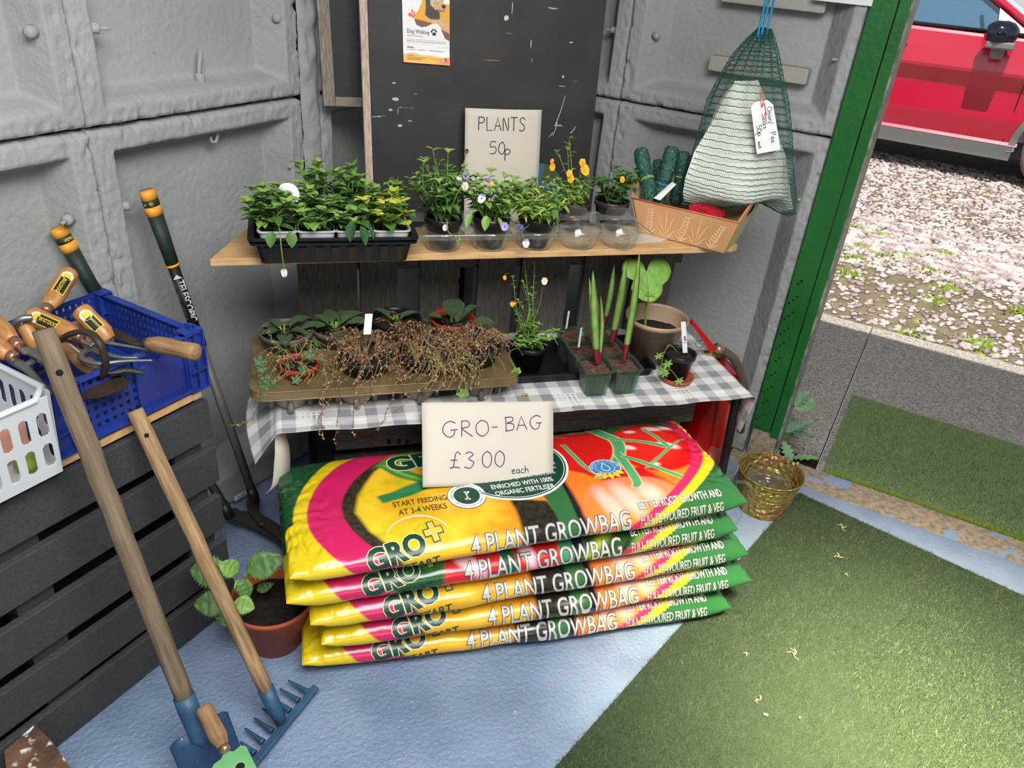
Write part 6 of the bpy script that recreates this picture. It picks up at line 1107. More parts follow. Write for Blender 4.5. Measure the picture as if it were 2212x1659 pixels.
for px, py in ((565, 795), (570, 830), (590, 835), (640, 820), (655, 800), (668, 765), (560, 780), (575, 820)):
    p = at(px, py, y=1.545)
    for k in range(5): a = k * 1.257; leaf_obj(t, p, (math.cos(a), -.3 + .4 * math.sin(a), math.sin(a)), .013, .009, 'ovate', 'lf5', up=V((0, -1, .2)))
dm = ['stemd', 'dry', 'dryo']
t = potted(P4, 'dried tangled plant with white label in the first dark green pot at the tin front', .145, 1.605, .552, .060, .045, .088, 'dgpl', GP)
tangle(t, (.145, 1.605, .632), .075, .045, 64, dm, 8, leafn=13, trail=[[at(735, 740, y=1.57), at(725, 800, y=1.52), at(700, 850, y=1.49), at(695, 905, y=1.475), at(700, 950, y=1.475)], [at(740, 800, y=1.54), at(735, 870, y=1.485), at(722, 960, y=1.478)], [at(780, 800, y=1.52), at(765, 880, y=1.48), at(762, 940, y=1.478)], [at(760, 800, y=1.53), at(720, 850, y=1.48), at(690, 900, y=1.476), at(688, 935, y=1.476)]])
mb = MB(); a1, a2 = at(793, 722, y=1.60), at(797, 678, y=1.62); mb.bar((a1 + a2) / 2, V((.0085, 0, 0)), V((0, .0005, 0)), (a2 - a1) / 2); mb.build('label_stick', 'white', t, label='white plastic plant label')
t = potted(P4, 'dried tangled plant in the second dark green pot at the tin front', .283, 1.615, .552, .058, .044, .086, 'dgpl', GP); tangle(t, (.283, 1.615, .630), .075, .05, 64, dm, 9, leafn=13, trail=[[at(870, 800, y=1.53), at(850, 850, y=1.49), at(830, 905, y=1.476), at(812, 930, y=1.476)], [at(860, 790, y=1.54), at(880, 860, y=1.49), at(850, 890, y=1.48)], [at(840, 780, y=1.56), at(800, 850, y=1.49), at(770, 885, y=1.476)]])
t = potted(P4, 'russet dried plant spilling over the right dark green pot at the tin front', .412, 1.625, .552, .062, .046, .088, 'dgpl', GP); tangle(t, (.405, 1.625, .636), .075, .03, 60, ['stemd', 'dry', 'dryo'], 10, leafn=13)
tangle(t, at(965, 790, y=1.56), .055, .035, 60, ['stemo', 'dryo', 'dry'], 12, leafn=16, trail=[[at(1000, 820, y=1.52), at(1010, 850, y=1.49)]], name='hanging_growth')
mb = MB(); tip = at(1000, 850, y=1.50)
for pts in (((1055, 760), (1068, 800), (1060, 850), (1045, 865)), ((1075, 770), (1090, 800), (1078, 850), (1090, 862))): mb.tube(crv([at(a, b, y=1.56 if i < 2 else 1.51) for i, (a, b) in enumerate(pts)], 5), .0012, 5)
mb.build('pale_roots', 'stemo', t, kind='stuff')
for k in range(6): a = k; leaf_obj(t, tip, (math.cos(a), -.4, math.sin(a)), .015, .012, 'round', 'lf2', up=V((0, -1, .2)))
# black flat tray with viola, cell tray with gladiolus shoots, tan pot, lupin
ft = thing('flat_tray', (.72, 1.69, Z0), 'shallow black drip tray under the viola and shoots on the table', 'tray'); tray('tray', ft, .520, .905, 1.612, 1.80, Z0, Z0 + .026, .004, 'bpl', .006)
t = potted('potted_viola', 'tall straggly viola with peach and crimson flowers in a black pot on the drip tray', .577, 1.690, Z0 + .003, .043, .032, .072, 'bpl2'); b0 = (.577, 1.69, Z0 + .066)
bushy(t, b0, .05, .065, 26, .026, nleaf=6, droop=.5, seed=41, mats=('stem', 'lf1', 'lf2', 'lf5'), wl=.5)
bushy(t, b0, .22, .04, 7, .017, nleaf=15, droop=.2, seed=42, mats=('stem', 'lf1', 'lf2', 'lf3'), tips=[tuple(at(1133, 568, y=1.74)), tuple(at(1155, 570, y=1.74)), tuple(at(1108, 600, y=1.73)), tuple(at(1130, 610, y=1.73)), tuple(at(1150, 640, y=1.72)), tuple(at(1105, 660, y=1.71)), tuple(at(1120, 650, y=1.72))], wl=.5, big=14)
flower(t, at(1176, 607, y=1.70), .022, 'peach', 'whp', eye='orp'); flower(t, at(1108, 656, y=1.69), .018, 'crim', 'orp', kind=1); flower(t, at(1090, 600, y=1.70), .012, 'orp', kind=1)
mb = MB(); mb.tube(crv([at(1100, 590, y=1.73), at(1092, 592, y=1.71), at(1090, 600, y=1.70)], 4), .001, 4); mb.tube(crv([at(1150, 700, y=1.70), at(1165, 660, y=1.705), at(1172, 620, y=1.702)], 4), .0008, 4); mb.tube([at(1133, 722, y=1.66), at(1145, 665, y=1.665)], .0016, 5); mb.tube(crv([V(b0), at(1185, 720, y=1.64), at(1205, 745, y=1.62)], 5), .0012, 5); mb.tube(crv([V(b0), at(1095, 722, y=1.64), at(1075, 728, y=1.63)], 5), .0012, 5); mb.tube(crv([V(b0), at(1100, 760, y=1.60), at(1115, 800, y=1.55)], 5), .001, 5); mb.build('stem', 'stem', t, kind='stuff')
for k in range(6): leaf_obj(t, at(1115, 802, y=1.55), (math.cos(k), -.4, math.sin(k)), .013, .010, 'round', 'lf2', up=V((0, -1, .2)))
ctr = thing('cell_tray', (.75, 1.65, Z0), 'green tinted clear six cell tray of reddish compost on the table', 'tray')
for i in range(2):
    for j in range(3):
        xa = .675 + i * .077 + j * -.002; ya = 1.522 + j * .085; tray('cell', ctr, xa, xa + .072, ya, ya + .080, Z0, Z0 + .075, .010, 'clearg', .004, ribs=4)
        mb = MB(); mb.lathe([(.030, 0), (.034, .05), (.034, .062)], (xa + .036, ya + .04, Z0 + .003), 4, smooth=False); 
        for q_ in range(len(mb.v)): mb.v[q_] = ((mb.v[q_][0] - xa - .036) * .75 + (mb.v[q_][1] - ya - .04) * .75 + xa + .036, (mb.v[q_][1] - ya - .04) * .75 - (mb.v[q_][0] - xa - .036) * .75 + ya + .04, mb.v[q_][2])
        mb.grid(9, 9, lambda a, b: V((xa + .005 + .062 * a, ya + .005 + .070 * b, Z0 + .066 + .006 * noise.noise(V((a * 5 + i, b * 5 + j, 1.))) ))); mb.build('compost', 'soilr', ctr)
def blade(root, base, tip, W, bend=(0, 0, 0), m='lf2', redb=True, name='leaf'):
    b, tp = V(base), V(tip); W *= 1.45; pts = crv([b, b.lerp(tp, .5) + V(bend), tp], 8); mb = MB(); n = len(pts); vs = []
    for i, p in enumerate(pts):
        f = i / (n - 1); w_ = W * (.35 + .65 * math.sin(PI * min(1, f * .85 + .12)) ) * (1 - f ** 6); w_ = max(w_, .0004); vs += [p + V((-w_, 0, 0)), p + V((0, -w_ * .35, 0)), p + V((w_, 0, 0)), p + V((0, w_ * .2, 0))]
    mb.add(vs, [(i * 4 + j, i * 4 + (j + 1) % 4, i * 4 + 4 + (j + 1) % 4, i * 4 + 4 + j) for i in range(n - 1) for j in range(4)], 0, True)
    for i in range(len(mb.m)): mb.m[i] = 1 if redb and i // 4 < n * .14 else 0
    return mb.build(name, [m, 'reds'], root)
GS = 'gladiolus shoots in the cell tray'
for (bx_, by_), blades, lab in (((1290, 785), [((1281, 585), .008), ((1273, 600), .006), ((1298, 640), .004)], 'green shoot with several blades and red base, front left cell'), ((1348, 780), [((1382, 545), .007)], 'tallest single blade shoot with dark red base, front right cell'), ((1322, 740), [((1352, 565), .008)], 'broad arching blade shoot, middle right cell'),
                               ((1305, 705), [((1327, 570), .006)], 'slim shoot with maroon lower stem, rear cell'), ((1283, 745), [((1290, 640), .004)], 'short thin shoot behind the front left shoot, middle left cell')):
    yb_ = {785: 1.56, 780: 1.56, 740: 1.64, 705: 1.73, 745: 1.64}[by_]; b_ = at(bx_, by_, y=yb_); t = thing('gladiolus_shoot', b_, lab, 'shoot', GS)
    for k, ((tx_, ty_), w_) in enumerate(blades): blade(t, b_ + V((.003 * k, 0, 0)), at(tx_, ty_, y=yb_ + .02), w_, (.004 if tx_ > bx_ else -.003, 0, .01))
for (x1_, y1_), (x2_, y2_), yy_, lb in (((1223, 710), (1229, 672), 1.74, 'thin white label at the rear left of the cell tray'), ((1250, 750), (1256, 708), 1.62, 'thin white label in the middle of the cell tray')):
    a1, a2 = at(x1_, y1_, y=yy_), at(x2_, y2_, y=yy_); mb = MB(); mb.bar((a1 + a2) / 2, V((.0035, .002, 0)), V((0, .0005, 0)), (a2 - a1) / 2); tag(mb.build('plant_label', 'white'), lb, 'plant label', 'labels in the cell tray')
cp = (.945, 1.725); zr = at(1417, 682, y=cp[1]).z; t = potted(P4, 'large taupe pot with one big lime green heart shaped leaf on the table', cp[0], cp[1], Z0 + .001, .083, .058, zr - Z0, 'tpl', soil='soil', fill=.62, lip=.003)
mb = MB(); sb, stp = at(1393, 712, y=1.71), at(1397, 638, y=1.70); mb.tube(crv([V((sb.x, 1.71, Z0 + .06)), sb, stp], 5), .0035, 8); mb.build('stem', 'stem', t)
def bigleaf():
    out = [(0, -.5), (-.22, -.42), (-.42, -.2), (-.36, 0.02), (-.56, .12), (-.60, .34), (-.45, .52), (-.22, .50), (-.08, .42), (0, .22), (.10, .40), (.30, .52), (.52, .44), (.62, .22), (.52, .0), (.38, -.12), (.34, -.3), (.16, -.48)]
    o3 = [V((p.x, p.y, 0)) for p in crv([V((a, b, 0)) for a, b in out + [out[0]]], 4)]; return o3
c_ = at(1398, 606, y=1.69); mb = MB(); ol = bigleaf(); X_ = V((1, 0, 0)); Y_ = V((0, .55, .84)); N_ = V((0, -.84, .55)); vs = []; K = 6; S_ = .112
for k in range(K + 1):
    f = k / K
    for p in ol: q = p * f; q = V((q.x, q.y + -.16 * (1 - f), 0)); vs.append(c_ + X_ * q.x * S_ + Y_ * q.y * S_ + N_ * S_ * (.10 * abs(q.x) ** 1.2 - .10 * (q.x ** 2 + q.y ** 2) + .012 * math.sin(q.x * 16) * math.cos(q.y * 11)))
n = len(ol); mb.add(vs, [(k * n + j, k * n + (j + 1) % n, (k + 1) * n + (j + 1) % n, (k + 1) * n + j) for k in range(K) for j in range(n)], 0, True)
lo = mb.build('leaf', 'lfbig', t, solid=.0006); mb = MB()
for a in (-2.6, -2.0, -1.2, 0, 1.2, 2.0, 2.6): mb.tube([c_ + Y_ * S_ * -.36 + N_ * .002, c_ + Y_ * S_ * (-.16 + .26 * math.cos(a)) + X_ * S_ * .34 * math.sin(a) + N_ * .0012], [.0011, .0004], 4)
mb.build('veins', 'stem', lo, kind='stuff')
cl_ = at(1462, 822, z=Z0); t = potted('potted_lupin', 'small black pot with lupin seedling and Lupin label standing in a terracotta saucer', cl_.x, cl_.y + .012, Z0 + .006, .040, .029, .074, 'bpl2')
mb = MB(); mb.ring([(.0, 0), (.041, 0), (.046, .014), (.0435, .0145), (.039, .003), (0, .003)], (cl_.x, cl_.y + .006, Z0 + .0005), 36); tag(mb.build('saucer', 'tpl2'), 'terracotta plastic saucer under the small black lupin pot', 'saucer')
lb_ = thing('plant_label', at(1477, 730, y=cl_.y), 'white upright plant label reading Lupin in the small black pot', 'plant label'); a1, a2 = at(1480, 762, y=cl_.y - .004), at(1476, 695, y=cl_.y + .004); mb = MB(); mb.bar((a1 + a2) / 2, V((.0068, 0, 0)), V((0, .0005, 0)), (a2 - a1) / 2); mb.build('stick', 'white', lb_)
lz = (a2 - a1).normalized(); mb = MB(); handwrite(mb, 'Lupin', lambda x, y: a1 + lz * x + V((-1, 0, 0)) * y + V((0, -.0014, 0)), .030, -.0035, .0085, .0005, sp=.12); mb.build('handwriting', 'inkb', lb_, kind='stuff')
mb = MB(); pp = V((cl_.x, cl_.y + .01, Z0 + .07)); seq = [((1447, 745), (1432, 770), (1428, 795)), ((1447, 745), (1435, 760), (1422, 768)), ((1428, 790), (1450, 800), (1466, 822)), ((1428, 795), (1432, 805), (1436, 812))]
for s_ in seq: mb.tube(crv([pp] * (s_[0] == (1447, 745)) + [at(a, b, y=cl_.y - .035) for a, b in s_], 4), .0011, 5)
mb.build('stem', 'stem', t)
for px, py, L_ in ((1422, 768, .013), (1441, 785, .016), (1430, 800, .017), (1466, 822, .015), (1436, 806, .014)):
    p = at(px, py, y=cl_.y - .04)
    for k in range(6): a = k * 1.05; leaf_obj(t, p, (math.cos(a), -.25, math.sin(a) * .8), L_, L_ * .4, 'ovate', 'lf2', up=V((0, -1, .3)), fold=.15, curl=.1)
# ================================================================ FIRE EXTINGUISHER
ec = V((1.195, 1.755, 0)); t = thing('fire_extinguisher', ec, 'red fire extinguisher standing behind the right end of the table', 'fire extinguisher')
mb = MB(); mb.lathe([(.070, 0), (.074, .01), (.075, .02), (.075, .40), (.068, .435), (.045, .46), (.022, .472), (.02, .48)], ec, 36); mb.build('cylinder', 'redex', t)
mb = MB(); nz = at(1535, 765, y=1.72); mb.tube([ec + ZX * .47, ec + ZX * .50, nz], .014, 12); mb.tube([nz - V((.02, 0, 0)), nz + V((.02, 0, .002))], .011, 10); mb.build('valve', 'brass', t)
hA, hB = at(1494, 692, y=1.69), at(1543, 752, y=1.69); mb = MB(); d_ = (hB - hA).normalized(); sd = V((0, 1, 0)); upv = d_.cross(sd).normalized() * -1
def hp_(f, w_, h): return hA.lerp(hB, f) + sd * w_ + upv * h
mb.hexa([hp_(0, -.010, -.003), hp_(1, -.012, -.004), hp_(1, .012, -.004), hp_(0, .010, -.003), hp_(.05, -.010, .008), hp_(1, -.012, .016), hp_(1, .012, .016), hp_(.05, .010, .008)]); mb.build('lever', 'redex', t, bevel=.003)
mb = MB(); c2 = at(1512, 743, y=1.69); mb.tube([c2 + V((.014 * math.cos(a), .004 * math.sin(a), .009 * math.sin(a))) for a in np.linspace(0, 6.28, 20)], .0014, 6); mb.build('pin_ring', 'steel', t)
mb = MB(); hs_ = [at(1556, 755, y=1.71), at(1585, 775, y=1.70), at(1602, 815, y=1.70), at(1607, 850, y=1.71), at(1600, 930, y=1.77)]; mb.tube(crv(hs_, 6), .0125, 12); mb.build('hose', 'hose', t)
mb = MB(); mb.tube([at(1545, 750, y=1.712), at(1562, 760, y=1.708)], .0145, 12); mb.build('hose_ferrule', 'steel', t)
# ================================================================ JUG, GILT BUCKET
jc = V((1.150, 1.612, 0)); t = thing('clear_jug', jc, 'clear plastic jug with handle standing on the floor beside the growbags', 'jug')
mb = MB(); zr_ = .215; mb.ring([(0, .001), (.054, .001), (.062, .01), (.077, zr_), (.080, zr_), (.0785, zr_ - .003), (.060, .012), (0, .004)], jc, 40); mb.build('body', 'clear', t)
mb = MB(); mb.tube([jc + V((.079 * math.cos(a), .079 * math.sin(a), zr_)) for a in np.linspace(0, 2 * PI, 41)], .0016, 6); mb.build('rim', 'clear', t)
mb = MB(); h1, h2, h3, h4 = at(1590, 1040, y=1.58), at(1622, 1050, y=1.555), at(1606, 1105, y=1.545), at(1580, 1145, y=1.55); mb.tube(crv([h1, h2, h3, h4], 6), .008, 4, flat=.6); mb.build('handle', 'clear', t)
gc = V((1.385, 1.628, 0)); gz = at(1653, 1018, y=gc.y).z; t = thing('gilt_bucket', gc, 'hammered gilt metal bucket with a clear dish inside by the doorway', 'bucket')
def gb(r0, s_): 
    def f(a, b):
        th = a * 2 * PI; z = gz * b; rad = r0 * (.072 + .028 * b); k = math.sin(th * 34 + (int(b * 22) % 2) * PI) * math.sin(b * 22 * PI); return gc + V((math.cos(th) * (rad + s_ * .0022 * abs(k)), math.sin(th) * (rad + s_ * .0022 * abs(k)), z))
    return f
mb = MB(); mb.grid(280, 150, gb(1.0, -1)); mb.grid(140, 60, gb(.975, -1)); mb.lathe([(0, .002), (.072, .002)], gc, 40); mb.lathe([(0, .010), (.070, .010)], gc, 40); mb.build('body', 'gilt', t)
mb = MB(); mb.tube([gc + V((.1 * math.cos(a), .1 * math.sin(a), gz)) for a in np.linspace(0, 2 * PI, 61)], .0022, 8); mb.tube([gc + V((.1, .02, gz)), gc + V((.11, .024, gz + .002)), gc + V((.112, .014, gz - .004))], .003, 6); mb.build('rim', 'gilt', t)
mb = MB(); mb.lathe([(0, gz * .45), (.086, gz * .46)], gc, 40); mb.build('muddy_bottom', 'tpl', t)
mb = MB(); mb.ring([(0, 0), (.055, 0), (.064, .03), (.067, .03), (.058, -.003), (0, -.003)], gc + ZX * (gz * .5), 40); tag(mb.build('clear_dish', 'clear'), 'round clear plastic dish lying inside the gilt bucket', 'dish')
# ================================================================ TERRACOTTA POT WITH SEEDLING ON THE FLOOR
fc = (-.098, 1.372); fz_ = at(580, 1288, y=fc[1]).z; t = potted('potted_plant', 'terracotta pot of dark compost with a toothed leaf seedling on the floor', fc[0], fc[1], .001, .092, .064, fz_, 'terr', soil='soil', fill=.80, lip=.004)
def toothed(root, base, d, L, W, m, upv):
    mb = MB(); x, y, z = basis(d, upv); n = 22; vs = []; fs = []
    for i in range(n + 1):
        a = i / n; w_ = W * .5 * (math.sin(PI * min(1, a ** .7)) ** .8) * (1 + .13 * ((i % 2) * 2 - 1)) + .0005
        for j in (-1, -.5, 0, .5, 1): vs.append(V(base) + y * (a * L + abs(j) * w_ * .25) + x * (j * w_) + z * (.2 * abs(j) * w_ - .22 * L * a * a + .0015 * math.sin(a * 26 + abs(j) * 4)))
    for i in range(n):
        for j in range(4): q = i * 5 + j; fs.append((q, q + 1, q + 6, q + 5))
    mb.add(vs, fs, 0, True); mb.build('leaf', m, root, solid=.0004)
sb_ = V((-.165, 1.365, fz_ * .8)); mb = MB(); jn = [at(530, 1240, y=1.33), at(505, 1245, y=1.33), at(500, 1320, y=1.29), at(545, 1215, y=1.34)]
for p in jn: mb.tube(crv([sb_, (sb_ + p) / 2 + V((0, -.01, .02)), p], 5), .0018, 6)
mb.build('stem', 'stem', t)
for (px, py, yy), d, L_, W_, m in (((532, 1235, 1.34), (1, -.1, .45), .085, .058, 'lf1'), ((515, 1235, 1.335), (-.5, -.2, .6), .05, .04, 'lf2'), ((490, 1238, 1.335), (-1, 0, .3), .075, .065, 'lf1'), ((520, 1250, 1.33), (.2, -.4, -.5), .045, .035, 'lf1'), ((508, 1255, 1.33), (.5, -.3, -.4), .035, .03, 'lf2'), ((495, 1300, 1.29), (-.9, -.1, .15), .07, .055, 'lf1'), ((500, 1305, 1.285), (-.3, -.5, -.6), .05, .05, 'lf1'), ((505, 1300, 1.29), (.6, -.3, -.1), .045, .04, 'lf2'), ((555, 1275, 1.36), (.8, -.2, .5), .04, .022, 'lf1')):
    toothed(t, at(px, py, y=yy), d, L_, W_, m, V((0, -.7, .7)))
# ================================================================ BLUE CRATE AND TOOLS
K0, K1, W0, W1, CZ, CT = .605, .915, 1.195, 1.488, .638, .770
cr = thing('blue_crate', UV(.76, 1.34, CZ), 'blue plastic lattice crate full of hand tools on the slatted stand', 'crate')
def cb(a0, a1, b0, b1, z0, z1, mb): mb.bar(UV((a0 + a1) / 2, (b0 + b1) / 2, (z0 + z1) / 2), UX * (abs(a1 - a0) / 2), VX * (abs(b1 - b0) / 2), ZX * ((z1 - z0) / 2))
def lattice(name, along, lo, hi, fix, z0, z1, nx, nz, skip=None):
    mb = MB(); st_ = (hi - lo) / nx; t_ = .0015
    for i in range(nx + 1):
        c = lo + st_ * i; w_ = .0042
        if skip and skip[0] < c < skip[1]: continue
        (cb(c - w_, c + w_, fix - t_, fix + t_, z0, z1, mb) if along == 'u' else cb(fix - t_, fix + t_, c - w_, c + w_, z0, z1, mb))
    for k in range(nz + 1):
        z = z0 + (z1 - z0) * k / nz; hi2 = skip[0] if skip else hi; (cb(lo, hi2, fix - t_ * .9, fix + t_ * .9, z - .0045, z + .0045, mb) if along == 'u' else cb(fix - t_ * .9, fix + t_ * .9, lo, hi2, z - .0045, z + .0045, mb))
    return mb.build(name, 'blue', cr)
lattice('front_wall', 'u', K0 + .055, K1 - .03, W0 + .008, CZ + .015, CT - .008, 14, 6, skip=(K0 + .175, K1 - .02))
mb = MB(); cb(K0 + .165, K1 - .03, W0 + .006, W0 + .010, CZ + .012, CT - .03, mb); mb.build('front_panel', 'blue', cr)
mb = MB()
for a in (K0 + .055, K0 + .165, K1 - .035): cb(a - .002, a + .002, W0, W0 + .012, CZ, CT, mb)
cb(K0 + .05, K1 - .03, W0 - .006, W0 + .012, CZ + .006, CZ + .012, mb); mb.build('front_ribs', 'blue', cr, kind='stuff')
lattice('back_wall', 'u', K0 + .01, K1 - .01, W1, CZ + .015, CT, 20, 6); lattice('end_wall', 'v', W0 + .03, W1 - .02, K1 - .004, CZ + .01, CT - .008, 18, 6)
mb = MB(); cb(K0, K0 + .004, W0 + .02, W1, CZ, CT, mb); mb.build('end_wall', 'blue', cr)
mb = MB(); cb(K0, K1, W0, W1, CZ, CZ + .004, mb); mb.build('base', 'blue', cr)
mb = MB()
for a0, a1, b0, b1 in ((K0 - .006, K1 + .006, W0 - .004, W0 + .012), (K0 - .006, K1 + .006, W1 - .004, W1 + .006), (K0 - .006, K0 + .010, W0, W1), (K1 - .01, K1 + .006, W0, W1)): cb(a0, a1, b0, b1, CT - .005, CT, mb)
mb.build('rim', 'blue', cr, bevel=.001)
for a0, a1, b0, b1 in ((K0 - .008, K0 + .055, W0 - .006, W0 + .018), (K1 - .032, K1 + .010, W0 - .006, W0 + .025), (K1 - .02, K1 + .010, W1 - .02, W1 + .006)):
    mb = MB()
    for z in (CZ, CZ + .045, CZ + .09, CT + .002): cb(a0, a1, b0, b1, z, z + .003, mb)
    for k in range(3): c = a0 + (a1 - a0) * k / 2; cb(c - .0015, c + .0015, b0, b1, CZ, CT, mb)
    cb(a0, a1, b0 + .010, b0 + .013, CZ, CT, mb); mb.build('corner_post', 'blue', cr)
for a in (K0 + .02, K1 - .012): mb = MB(); cb(a, a + .004, W0 + .002, W0 + .02, CT, CT + .016, mb); cb(a + .01, a + .014, W0 + .002, W0 + .02, CT, CT + .012, mb); mb.build('stacking_lug', 'blue', cr, bevel=.001)
def handle(root, a, b, r, m='hwood', sticker=0, ferr=True, bul=True, flip=False):
    a, b = V(a), V(b); L = (b - a).length; d = (b - a).normalized(); prof = [(0, 0), (r * .55, .001), (r * .9, L * .03), (r * 1.0, L * .10), (r * .93, L * .35), (r * 1.0, L * .6), (r * .98, L * .78), (r * .72, L * .92), (r * .6, L), (0, L)]
    mb = MB(); mb.lathe(prof, a, 24, 0, d); h = align(mb.build('handle', m, root), d, a)
    if ferr: mb = MB(); mb.lathe([(r * .62, 0), (r * .60, L * .12), (r * .45, L * .15)], a + d * L * .98, 18, 0, d); mb.build('ferrule', 'copper', root)
    if sticker:
        f = (CAM - (a + b) / 2); f = (f - d * f.dot(d)).normalized(); s_ = d.cross(f)
        if flip: s_ = -s_
        sx = lambda x, y, o=0.: a + d * x + (f * math.cos(y / r) + s_ * math.sin(y / r)) * (r * 1.0 + .0008 + o)
        def patch(x0, x1, y0, y1, m_, o, nm='sticker'): mb = MB(); mb.grid(6, 8, lambda p, q: sx(x0 + (x1 - x0) * p, y0 + (y1 - y0) * q, o)); mb.build(nm, m_, root)
        x0, x1 = L * .22, L * .74; patch(x0, x1, -r * .62, r * .62, 'stick_y', .0002); patch(x0 + .012, x1 - .002, -r * .48, r * .48, 'stick_k', .0005)
        mb = MB(); cx_ = x0 + .006; mb.add([sx(cx_ + r * .58 * math.cos(t_), r * .58 * math.sin(t_), .0009) for t_ in np.linspace(0, 6.28, 21)[:-1]], [tuple(range(20))]); mb.build('sticker', 'white', root)
        mb = MB(); lettering(mb, 'BULLDOG', lambda x, y: sx(x, y, .0009), x0 + .017, -r * .22, (x1 - x0 - .02) / 4.3, 1., .02); mb.build('lettering', 'stick_y', root)
    return d
def tl(name, p, label, grp='hand tools in the blue crate', cat='tool'): return thing(name, p, label, cat, grp)
def prong(mb, pts, r=.0055, n=5): c = crv([V(p) for p in pts], 5); mb.tube(c, [r * (1.1 - .75 * i / len(c)) for i in range(len(c))], 7, flat=.7)
t = tl('hand_tool', at(125, 625, v=1.42), 'varnished handle with dark label standing upright at the back of the blue crate'); d = handle(t, at(152, 588, v=1.455), at(103, 664, v=1.40), .0185, sticker=1, flip=True)
mb = MB(); prong(mb, [at(101, 668, v=1.40), at(100, 690, v=1.38), at(103, 712, v=1.37)], .008); mb.build('tang', 'alu', t)
t = tl('hand_fork', at(120, 700, z=.80), 'three pronged hand fork with varnished labelled handle in the blue crate'); handle(t, at(66, 680, z=.812), at(165, 724, z=.80), .0185, sticker=1)
mb = MB(); j = at(178, 737, z=.79); prong(mb, [at(165, 728, z=.79), j, at(200, 748, z=.785)], .0085); 
for pts in (((195, 745), (215, 738), (260, 745), (332, 757)), ((198, 755), (225, 764), (260, 772), (298, 772)), ((190, 755), (175, 772), (210, 785), (262, 780), (330, 778))): prong(mb, [at(a, b, z=.785) for a, b in pts], .0072)
mb.build('fork_head', 'alu', t)
t = tl('hand_trowel', at(205, 700, z=.80), 'reddish labelled wooden handle pointing up in the middle of the blue crate'); handle(t, at(172, 668, z=.835), at(238, 733, z=.79), .0185, 'hwood', sticker=1, ferr=False)
mb = MB(); prong(mb, [at(238, 733, z=.79), at(255, 748, z=.77)], .009); mb.build('socket', 'iron', t)
t = tl('hand_trowel', at(370, 745, z=.80), 'old trowel with bare wooden handle lying over the right corner of the blue crate'); handle(t, at(428, 762, z=.808), at(318, 740, z=.80), .0165, 'hwood2', ferr=False)
mb = MB(); c = [at(a, b, z=.795) for a, b in ((318, 741), (296, 740), (268, 728), (240, 708))]; c = crv(c, 4); n = len(c); vs = []
for i, p in enumerate(c): f = i / (n - 1); w_ = .004 + .026 * max(0, math.sin(PI * min(1, f * .9))) ; s_ = (VX * .7 - UX * .3); vs += [p + s_ * w_, p - ZX * w_ * .45, p - s_ * w_]
mb.add(vs, [(i * 3 + j, i * 3 + j + 1, i * 3 + 4 + j, i * 3 + 3 + j) for i in range(n - 1) for j in range(2)], 0, True); mb.build('blade', 'iron', t, solid=.0015)
t = tl('hand_fork', at(10, 720, z=.81), 'hand fork with carved handle at the left edge, upper of the two'); handle(t, at(-62, 655, z=.83), at(30, 738, z=.80), .019, 'hwood'); mb = MB()
for pts in (((35, 742), (60, 762), (95, 748), (130, 735)), ((50, 755), (85, 772), (115, 800), (125, 830))): prong(mb, [at(a, b, z=.79) for a, b in pts], .0085)
mb.build('fork_head', 'alu', t)
t = tl('hand_fork', at(5, 760, z=.80), 'hand fork with pale labelled handle at the left edge, lower of the two'); handle(t, at(-70, 715, z=.82), at(22, 768, z=.79), .0195, 'hwood'); mb = MB()
for pts in (((22, 775), (50, 790), (80, 778), (105, 795), (120, 838)), ((38, 785), (60, 800), (85, 825), (108, 850))): prong(mb, [at(a, b, z=.78) for a, b in pts], .0095)
mb.build('fork_head', 'alu', t)
t = tl('hand_tool', at(65, 725, z=.78), 'short wooden handle half hidden behind the grey pole in the blue crate'); handle(t, at(52, 700, z=.80), at(82, 752, z=.76), .016, 'hwood')
t = tl('hand_tool', at(180, 725, z=.77), 'dark brown wooden handle beneath the labelled handles in the blue crate'); handle(t, at(152, 703, z=.79), at(212, 758, z=.75), .016, 'hwood')
t = tl('hand_trowel', at(175, 775, z=.76), 'wooden handle with white label beneath the hand fork in the blue crate'); handle(t, at(140, 748, z=.765), at(208, 806, z=.75), .0165, 'hwood2'); mb = MB(); a_, b_ = at(140, 748, z=.765), at(208, 806, z=.75); mb.grid(4, 3, lambda p, q: a_.lerp(b_, .2 + .4 * p) + ZX * .0172 + VX * (q - .5) * .012); mb.build('sticker', 'white', t)
t = tl('metal_hoop', at(30, 705, z=.78), 'bent grey metal rod arching at the left of the blue crate'); mb = MB(); mb.tube(crv([at(20, 745, z=.76), at(28, 710, z=.80), at(42, 690, z=.82), at(70, 686, z=.82)], 6), .0065, 8); mb.build('rod', 'alu', t)
t = tl('onion_hoe', at(205, 790, z=.78), 'dark iron swan neck hoe with half moon blade at the crate front'); mb = MB(); c = crv([at(a, b, z=z_) for a, b, z_ in ((118, 745, .80), (150, 722, .83), (190, 718, .84), (216, 742, .83), (228, 785, .79), (222, 812, .76))], 6); mb.tube(c, .0075, 8, flat=.7); mb.build('swan_neck', 'iron', t)
mb = MB(); bc = [at(a, b, z=.742) for a, b in ((150, 822), (185, 808), (222, 806), (258, 812), (282, 826), (262, 842), (215, 858), (172, 862))]; mb.add(bc, [tuple(range(8))]); mb.build('blade', 'iron', t, solid=.003)
